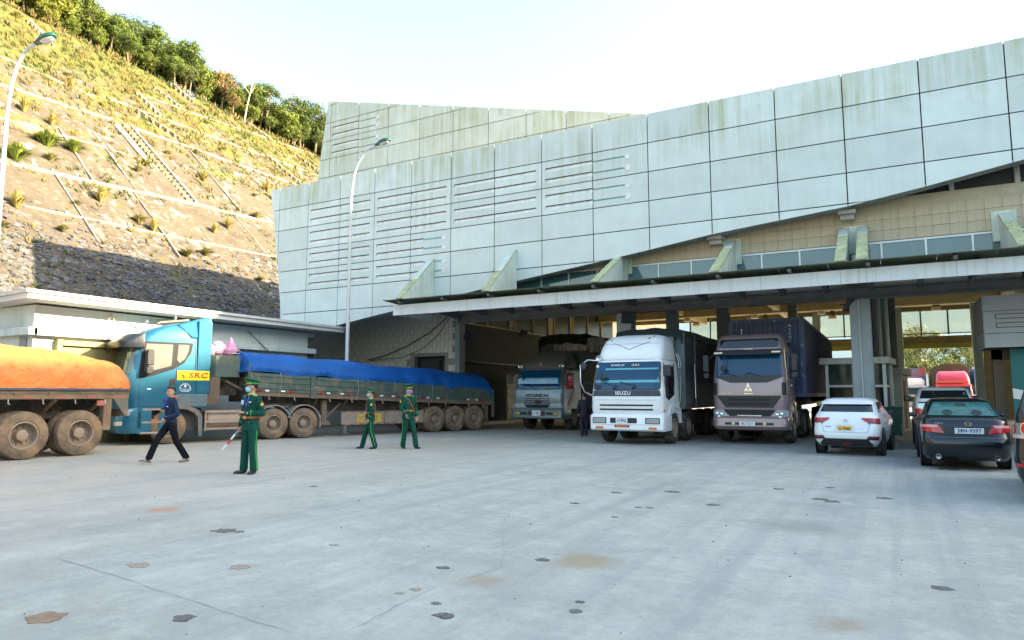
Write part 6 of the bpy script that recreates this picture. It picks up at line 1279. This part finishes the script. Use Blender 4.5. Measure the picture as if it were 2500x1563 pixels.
def remesh(b, vox, it=6, fac=.5):
    me = b.mesh('tmp', None); o = bpy.data.objects.new('tmp', me); COL.objects.link(o)
    m = o.modifiers.new('r', 'REMESH'); m.mode = 'VOXEL'; m.voxel_size = vox; m.use_smooth_shade = True
    q = o.modifiers.new('s', 'SMOOTH'); q.iterations = it; q.factor = fac
    r = bpy.data.meshes.new_from_object(o.evaluated_get(bpy.context.evaluated_depsgraph_get())); bpy.data.objects.remove(o); return r
def capsule(b, p, q, r0, r1, n=12):
    p, q = Vector(p), Vector(q); b.tube([p, p.lerp(q, .5), q], [r0, (r0+r1)/2, r1], n); b.ball(p, r0, n, 8); b.ball(q, r1, n, 8); return b
def hand_mesh(w, d, nrm, curl):
    """palm with four unequal bent fingers and a thumb leaving its side"""
    w = Vector(w); d = Vector(d).normalized(); nrm = Vector(nrm); nrm = (nrm-d*nrm.dot(d)).normalized(); s = d.cross(nrm); b = MB()
    P = lambda a, c, e: w+d*a+s*c+nrm*e
    for c in (-.024, -.008, .008, .024): capsule(b, P(0, c*.7, 0), P(.075, c, 0), .016, .014, 8)
    capsule(b, P(-.05, 0, 0), P(.01, 0, 0), .027, .026, 10)
    for c, l in ((-.027, .062), (-.009, .074), (.009, .078), (.027, .070)):
        a0 = Vector(P(.082, c, 0)); dd = d; k = curl
        for seg, r in ((.45, .0095), (.33, .0088), (.25, .008)):
            dd = (dd*cos(k)+nrm*sin(k)).normalized(); e = nrm.cross(dd); q = a0+dd*l*seg; capsule(b, a0, q, r, r*.92, 8); a0 = q; nrm_ = nrm; k = curl*1.05
            nrm = (nrm-dd*nrm.dot(dd)).normalized()
        nrm = Vector(nrm_); nrm = d.cross(s)*-1 if False else s.cross(d)
    t0 = P(.02, .03, .004); t1 = t0+(d*.55+s*.6+nrm*.35).normalized()*.038; t2 = t1+(d*.8+s*.1+nrm*.5).normalized()*.03; capsule(b, t0, t1, .0115, .0105, 8); capsule(b, t1, t2, .0105, .009, 8)
    return remesh(b, .0046, 3)
def rotz(me, a):
    me.transform(Matrix.Rotation(a, 4, 'Z')); return me
def join(meshes, name):
    bm = bmesh.new()
    for m in meshes: bm.from_mesh(m)
    me = bpy.data.meshes.new(name); bm.to_mesh(me); bm.free()
    for p in me.polygons: p.use_smooth = True
    return me
def head_mesh():
    b = MB(); b.ball((0, .012, 1.615), (.076, .096, .10), 20, 14).ball((0, -.012, 1.565), (.066, .078, .085), 18, 12).ball((0, -.035, 1.522), (.044, .046, .036), 14, 10)
    b.ball((0, -.084, 1.635), (.045, .016, .012), 10, 8)                                     # brow
    capsule(b, (0, -.090, 1.605), (0, -.108, 1.572), .009, .014, 8); b.ball((.028, -.076, 1.575), (.022, .018, .018)); b.ball((-.028, -.076, 1.575), (.022, .018, .018))
    b.ball((0, -.087, 1.542), (.022, .010, .008)); b.ball((0, -.078, 1.512), (.02, .014, .014))
    for s in (-1, 1): b.ball((s*.078, .012, 1.585), (.012, .022, .032), 10, 8)
    capsule(b, (0, .012, 1.40), (0, .002, 1.54), .056, .052, 14); return remesh(b, .0065, 4)
def person(label, loc, th, sc, P, name='person'):
    o = empty(name, loc, radians(th), label, 'person'); o.scale = (sc,)*3; U_ = P['outfit']; lean = P.get('lean', 0); hy = radians(P.get('head', 0))
    # --- body: one figure under the clothes, with head and hands
    b = MB(); b.rings([((0, 0, .84), .14, .10), ((0, 0, .95), .15, .10), ((0, lean*.3, 1.1), .13, .09), ((0, lean*.6, 1.28), .155, .095), ((0, lean, 1.38), .14, .08), ((0, lean, 1.44), .06, .055)], 16)
    for s, k in ((1, 'L'), (-1, 'R')):
        e, w = P['arm'+k][:2]; capsule(b, (s*.165, lean, 1.375), e, .045, .037); capsule(b, e, w, .037, .026)
        kn, an_ = P['leg'+k][:2]; capsule(b, (s*.085, 0, .88), kn, .075, .052); capsule(b, kn, an_, .052, .038); 
        if P.get('bare'): f_ = Vector((sin(P['leg'+k][3]) if len(P['leg'+k]) > 3 else 0, -1, 0)).normalized(); pt = P['leg'+k][2]; A = Vector(an_); capsule(b, A+Vector((0, .02, -.035)), A+f_*.15*cos(pt)+Vector((0, 0, .15*sin(pt)-.045)), .034, .024)
    parts = [remesh(b, .016, 4)]
    hm = rotz(head_mesh(), hy)
    for v in hm.vertices: v.co.y += lean
    parts.append(hm)
    for k in 'LR': parts.append(hand_mesh(P['arm'+k][1], P['arm'+k][2], P['arm'+k][3], P['arm'+k][4]))
    link('body', join(parts, 'body'), SKIN, o)
    H = lambda nm, bb, mt, ang=40: (lambda q: (setattr(q, 'location', (0, lean, 0)), setattr(q.rotation_euler, 'z', hy), q)[2])(bb.build(nm, mt, o, ang))
    for s in (-1, 1): H('eye', MB().ball((s*.030, -.088, 1.607), (.011, .006, .006), 8, 6), HAIR); H('eyebrow', MB().ball((s*.031, -.094, 1.634), (.018, .007, .004), 8, 6), HAIR)
    # --- jacket
    hem = U_['hem']; b = MB()
    b.rings([((0, .0, hem), .178*U_.get('flare', 1), .132), ((0, 0, .95), .168, .118), ((0, lean*.25, 1.05), .158, .110), ((0, lean*.6, 1.2), .175, .116), ((0, lean*.9, 1.32), .186, .112), ((0, lean, 1.40), .165, .092), ((0, lean, 1.445), .085, .07)], 20, sup=2.3)
    for s, k in ((1, 'L'), (-1, 'R')):
        e, w = Vector(P['arm'+k][0]), Vector(P['arm'+k][1]); capsule(b, (s*.172, lean, 1.375), e, .066, .054, 14); capsule(b, e, e.lerp(w, .93), .055, .046, 14)
    me = remesh(b, .013, 7); link('jacket', me, U_['jm'], o)
    # --- trousers
    b = MB(); b.rings([((0, 0, .78), .155, .112), ((0, 0, .90), .160, .112), ((0, 0, 1.0), .15, .105)], 18)
    for s, k in ((1, 'L'), (-1, 'R')):
        kn, an_ = Vector(P['leg'+k][0]), Vector(P['leg'+k][1]); capsule(b, (s*.082, 0, .85), kn, .093, .074, 14)
        b.tube([kn, kn.lerp(an_, .5), an_+Vector((0, 0, .0)), an_+Vector((0, .005, -.025))], [.075, .072, .074, .076], 14); b.ball(kn, .074, 14, 8)
    link('trousers', remesh(b, .013, 7), U_['tm'], o)
    # --- shoes / sandals
    for s, k in ((1, 'L'), (-1, 'R')):
        an_ = Vector(P['leg'+k][1]); pt = P['leg'+k][2] if len(P['leg'+k]) > 2 else 0; yw = P['leg'+k][3] if len(P['leg'+k]) > 3 else s*.18
        b = MB(); R = lambda y, x, z: Vector((x, y, z))
        if U_.get('sandal'):
            b.rings([((0, -.06, -.085), .046, .135), ((0, -.06, -.060), .048, .138)], 18, sup=2.6); sn_ = b.build('sandal', M('sandal_grey', (.10, .105, .10), .7), o, 40)
            b2_ = MB().rings([((0, -.085, -.06), .046, .045), ((0, -.08, -.02), .038, .035), ((0, -.075, -.012), .03, .028)], 14); q = b2_.build('sandal_strap', M('strap_grey', (.18, .19, .18), .6), o, 40)
            objs = (sn_, q)
        else:
            b.ball((0, .005, -.03), (.042, .055, .055), 14, 10).ball((0, -.075, -.052), (.043, .095, .036), 16, 10).ball((0, -.13, -.058), (.038, .06, .026), 14, 8)
            objs = (link('shoe', remesh(b, .010, 4), SHOE, o),)
        for q in objs: q.location = an_+Vector((0, 0, .0)); q.rotation_euler = (-pt, 0, yw)
    return o, H, hem, lean
def officer(label, loc, th, sc, P, strap=False, badge=False):
    P['outfit'] = {'hem': .80, 'jm': UNI, 'tm': UNI, 'flare': 1.06}; o, H, hem, ln = person(label, loc, th, sc, P)
    H('cap_band', MB().rings([((0, .012, 1.645), .083, .104), ((0, .010, 1.685), .088, .108)], 24), BRT)
    b = MB().rings([((0, .010, 1.683), .089, .109), ((0, .0, 1.715), .125, .140), ((0, .0, 1.735), .128, .143), ((0, .005, 1.752), .10, .115)], 28)
    b.v = [(x, y, z+(.035*(-y)/.14 if z > 1.70 else .008*(-y)/.1)+(.0)) for x, y, z in b.v]; H('cap_crown', b, CAPG, 60)
    b = MB(); n_ = 12
    V = []
    for k in range(n_+1):
        a = pi*(1.12+.76*k/n_); V += [(.085*cos(a), .10*sin(a)+.01, 1.652), ((.085+.052*sin(pi*k/n_))*cos(a)*1.0, (.10+.062*sin(pi*k/n_))*sin(a)+.01, 1.652-.022*sin(pi*k/n_))]
    b.add(V, [(2*k, 2*k+1, 2*k+3, 2*k+2) for k in range(n_)]); q = H('cap_peak', b, SHOE); q.modifiers.new('s', 'SOLIDIFY').thickness = .005
    b = MB().tube([(.089*cos(a), .109*sin(a)+.011, 1.658) for a in [pi*(1.1+.8*k/14) for k in range(15)]], .007, 6); H('cap_cord', b, YEL)
    H('cap_badge', MB().ball((0, -.112, 1.705), (.018, .008, .022), 10, 8), M('badge_redgold', (.55, .12, .03), .4))
    H('mask', remesh_obj_mask(), P.get('mask', MSK), 60)
    H('hair', MB().rings([((0, .03, 1.565), .060, .072), ((0, .024, 1.60), .077, .087), ((0, .016, 1.65), .081, .098)], 20), HAIR)
    MB().rings([((0, ln, 1.43), .072, .066), ((0, ln, 1.475), .060, .060)], 16, False).build('shirt_collar', SHIRT, o)
    MB().rings([((0, ln*.25, 1.01), .178, .129), ((0, ln*.27, 1.055), .178, .129)], 26, sup=2.3).build('belt', LEA, o); MB().box(-.03, .03, -.145, -.125, 1.008, 1.058).build('belt_buckle', BRASS, o)
    for s in (-1, 1):
        MB().hexa([(s*.08, ln-.035, 1.437), (s*.195, ln-.035, 1.405), (s*.195, ln+.035, 1.405), (s*.08, ln+.035, 1.437), (s*.08, ln-.03, 1.452), (s*.20, ln-.03, 1.420), (s*.20, ln+.03, 1.420), (s*.08, ln+.03, 1.452)]).build('shoulder_board', M('board_gold', (.45, .40, .08), .5), o)
        MB().add([(s*.02, -.10+ln, 1.43), (s*.07, -.065+ln, 1.46), (s*.085, -.095+ln, 1.36), (s*.015, -.124+ln, 1.28)], [(0, 1, 2, 3)]).build('lapel', UNI, o).modifiers.new('s', 'SOLIDIFY').thickness = .008
        MB().box(s*.055, s*.065, -.118+ln, -.112+ln, 1.40, 1.43).build('collar_tab', BRT, o)
        MB().box(s*.09-.05, s*.09+.05, -.128, -.116, 1.235, 1.27).build('pocket_flap', UNI, o, 35, .006); MB().ball((s*.09, -.132, 1.245), .008, 8, 6).build('button', BRASS, o); MB().box(s*.105-.055, s*.105+.055, -.136, -.122, .93, .965).build('pocket_flap', UNI, o, 35, .006); MB().ball((s*.105, -.138, .94), .008, 8, 6).build('button', BRASS, o)
        k = 'L' if s > 0 else 'R'; e, w = Vector(P['arm'+k][0]), Vector(P['arm'+k][1]); c0 = e.lerp(w, .62); c1 = e.lerp(w, .70); MB().tube([c0, c1], .054, 16).build('cuff_stripe', BRT, o)
        kn, an_ = Vector(P['leg'+k][0]), Vector(P['leg'+k][1]); hp = Vector((s*.082, 0, .80)); X = Vector((s, 0, 0))
        MB().tube([hp+X*.088, kn+X*.074, kn.lerp(an_, .5)+X*.073, an_+X*.078], .010, 6).build('trouser_stripe', M('stripe_green', (.05, .30, .05), .7), o)
        sh = Vector((s*.172, ln, 1.375)).lerp(e, .38); MB().ball((0, 0, 0), (.010, .034, .042), 12, 8).build('sleeve_patch', M('patch_yellow', (.62, .42, .03), .6), o, 35, 0, sh+X*.060); MB().ball((0, 0, 0), (.012, .030, .016), 10, 8).build('sleeve_patch_top', M('patch_red', (.5, .08, .03), .6), o, 35, 0, sh+X*.060+Vector((0, 0, .028)))
    MB().box(-.012, .012, -.120, -.108, 1.25, 1.43).build('tie', M('tie_dark', (.01, .04, .03), .7), o) if False else None
    if strap: MB().tube([(-.13, -.06+ln, 1.425), (-.06, -.128, 1.30), (.03, -.130, 1.17), (.12, -.115, 1.05)], .014, 6).build('shoulder_strap', LEA, o); MB().tube([(-.13, .02, 1.43), (-.06, .115, 1.3), (.03, .125, 1.17), (.12, .115, 1.05)], .014, 6).build('shoulder_strap', LEA, o)
    if badge: MB().box(-.115, -.06, -.134, -.124, 1.27, 1.35).build('id_card', M('card', (.45, .62, .75), .4), o); MB().tube([(-.05, -.10, 1.44), (-.02, -.128, 1.3), (.02, -.131, 1.22)], .008, 5).tube([(.05, -.10, 1.44), (.035, -.128, 1.3), (.02, -.131, 1.22)], .008, 5).build('lanyard', M('lanyard', (.08, .06, .40), .6), o); MB().ball((.10, -.125, 1.31), (.038, .008, .016), 12, 8).build('wing_badge', M('badge_silver', (.5, .52, .45), .4), o)
    return o
def remesh_obj_mask():
    b = MB(); V = []; n_, m_ = 12, 6
    for j in range(m_+1):
        t = j/m_; z = 1.592-.088*t
        for k in range(n_+1):
            a = pi*(1.10+.80*k/n_); bl = 1+.10*sin(pi*t); V.append((.073*cos(a)*bl*(1-.18*t), (.094*sin(a)*bl-.016*sin(pi*k/n_)*(1-abs(t-.35)))-.004+.012*t, z))
    b.add(V, [(j*(n_+1)+k, j*(n_+1)+k+1, (j+1)*(n_+1)+k+1, (j+1)*(n_+1)+k) for j in range(m_) for k in range(n_)])
    for s in (-1, 1): b.tube([(s*.069, -.033, 1.585), (s*.08, .01, 1.60)], .0025, 4).tube([(s*.058, -.03, 1.515), (s*.078, .012, 1.575)], .0025, 4)
    return b
officer('officer in green uniform and blue mask holding a striped baton, nearest the camera', (-11.08, -14.18, 0), 1, 1.06, dict(
    armL=((.27, .03, 1.10), (.06, -.20, 1.12), (-1, -.35, .15), (0, -.2, -1), .85), armR=((-.235, .04, 1.11), (-.24, -.03, .86), (0, -.1, -1), (.6, -.6, 0), .75),
    legL=((.10, -.015, .48), (.10, .03, .085), 0, .25), legR=((-.10, -.02, .48), (-.11, -.02, .085), 0, -.5), head=-42), badge=True)
bt_ = empty('police_baton', (0, 0, 0), 0, 'red and white striped traffic baton in the front officer\'s hand', 'baton')
def batn():
    th = radians(1); sc = 1.06; R_ = Matrix.Rotation(th, 3, 'Z'); base = Vector((-11.08, -14.18, 0)); w = base+R_ @ (Vector((-.235, -.055, .80))*sc)
    il = Vector((-.875, -.485, 0)); d = (il*.62+Vector((0, 0, -.78))).normalized(); bt_.location = w; WB = M('baton_white', (.75, .76, .78), .35); RB = M('baton_red', (.6, .02, .02), .35)
    for a, c_, m, r in ((-.10, .12, M('baton_grip', (.3, .31, .33), .4), .014), (.12, .24, WB, .020), (.24, .36, RB, .020), (.36, .50, WB, .020)): MB().tube([d*a, d*c_], r, 10).build('grip' if a < 0 else 'band', m, bt_)
batn()
officer('officer in green uniform facing left in profile, left of the pair', (-13.07, -8.31, 0), -50, .98, dict(
    armL=((.24, .05, 1.11), (.20, -.06, .87), (0, -.2, -1), (-.6, -.4, 0), .4), armR=((-.23, .0, 1.12), (-.20, -.14, .92), (0, -.5, -1), (.6, -.4, 0), .4),
    legL=((.09, .03, .48), (.09, .15, .085), 0, .1), legR=((-.10, -.13, .49), (-.11, -.22, .085), 0, -.1), head=-8), strap=True)
officer('officer in green uniform with a brown cross strap facing right', (-12.22, -7.67, 0), 70, 1.04, dict(
    armL=((.25, .02, 1.11), (.21, -.10, .88), (0, -.3, -1), (-.6, -.4, 0), .4), armR=((-.25, -.01, 1.12), (-.19, -.17, .93), (.1, -.5, -1), (.6, -.4, 0), .4),
    legL=((.10, -.14, .49), (.12, -.22, .085), 0, .15), legR=((-.09, .03, .48), (-.10, .10, .085), 0, -.2), head=32, mask=M('mask_violet', (.30, .18, .50), .8)), strap=True)
def walker():
    P = dict(outfit={'hem': .90, 'jm': NAVJ, 'tm': BLKT, 'sandal': True}, bare=True, lean=-.03,
             armL=((.26, .02, 1.09), (.13, -.20, 1.00), (-.5, -.5, -.6), (-.5, .3, -.6), .5), armR=((-.25, .14, 1.12), (-.22, .14, .88), (0, .1, -1), (.6, -.4, 0), .4),
             legL=((.10, .10, .49), (.10, .36, .10), -.12, .1), legR=((-.09, -.25, .50), (-.09, -.40, .115), .22, -.1), head=22)
    o, H, hem, ln = person('man in a navy zip jacket and black trousers walking in sandals', (-14.44, -13.58, 0), -6, 1.0, P)
    H('hair', MB().rings([((0, .045, 1.56), .060, .062), ((0, .046, 1.60), .079, .070), ((0, .036, 1.65), .082, .082), ((0, .014, 1.685), .078, .098), ((0, .008, 1.712), .060, .082), ((0, .008, 1.724), .03, .045)], 22), HAIR, 60)
    H('hair_fringe', MB().ball((.01, -.070, 1.690), (.056, .022, .018), 14, 8), HAIR); H('mouth', MB().ball((0, -.094, 1.540), (.020, .005, .004), 8, 6), M('lip', (.22, .08, .07), .5))
    MB().add([(-.055, -.085, 1.44), (.055, -.085, 1.44), (.0, -.158, 1.21)], [(0, 1, 2)]).build('shirt', M('shirt_blue', (.01, .04, .45), .7), o).modifiers.new('s', 'SOLIDIFY').thickness = .02
    MB().rings([((0, ln, 1.425), .082, .074), ((0, ln+.01, 1.475), .070, .066)], 18, False).build('collar', NAVJ, o)
    MB().tube([(0, -.155, 1.2), (0, -.135, 1.05), (0, -.140, .91)], .005, 5).build('zip', M('zip_brown', (.35, .2, .12), .4), o); MB().box(.07, .13, -.152, -.140, 1.26, 1.275).build('jacket_logo', PLW, o); MB().prism([(.10, .72), (.14, .72), (.12, .76)], 'y', -.20, -.185).build('trouser_logo', PLW, o) if False else None
walker()
def dark_man():
    P = dict(outfit={'hem': .84, 'jm': M('jacket_dark', (.008, .010, .022), .7, bump=.006, bs=15), 'tm': M('trousers_navy', (.008, .012, .035), .75)}, armL=((.24, .02, 1.10), (.21, -.10, .90), (0, -.3, -1), (-.6, -.4, 0), .4), armR=((-.24, .02, 1.10), (-.21, -.10, .90), (0, -.3, -1), (.6, -.4, 0), .4),
             legL=((.09, -.05, .48), (.09, .08, .085)), legR=((-.09, -.08, .49), (-.09, -.10, .085)), head=15)
    o, H, hem, ln = person('man in dark clothes seen from behind beside the white truck', (-9.95, -.14, 0), -150, .93, P)
    H('hair', MB().rings([((0, .045, 1.56), .060, .062), ((0, .046, 1.60), .079, .070), ((0, .036, 1.65), .082, .082), ((0, .014, 1.685), .078, .098), ((0, .008, 1.712), .060, .082), ((0, .008, 1.724), .03, .045)], 22), HAIR, 60)
dark_man()
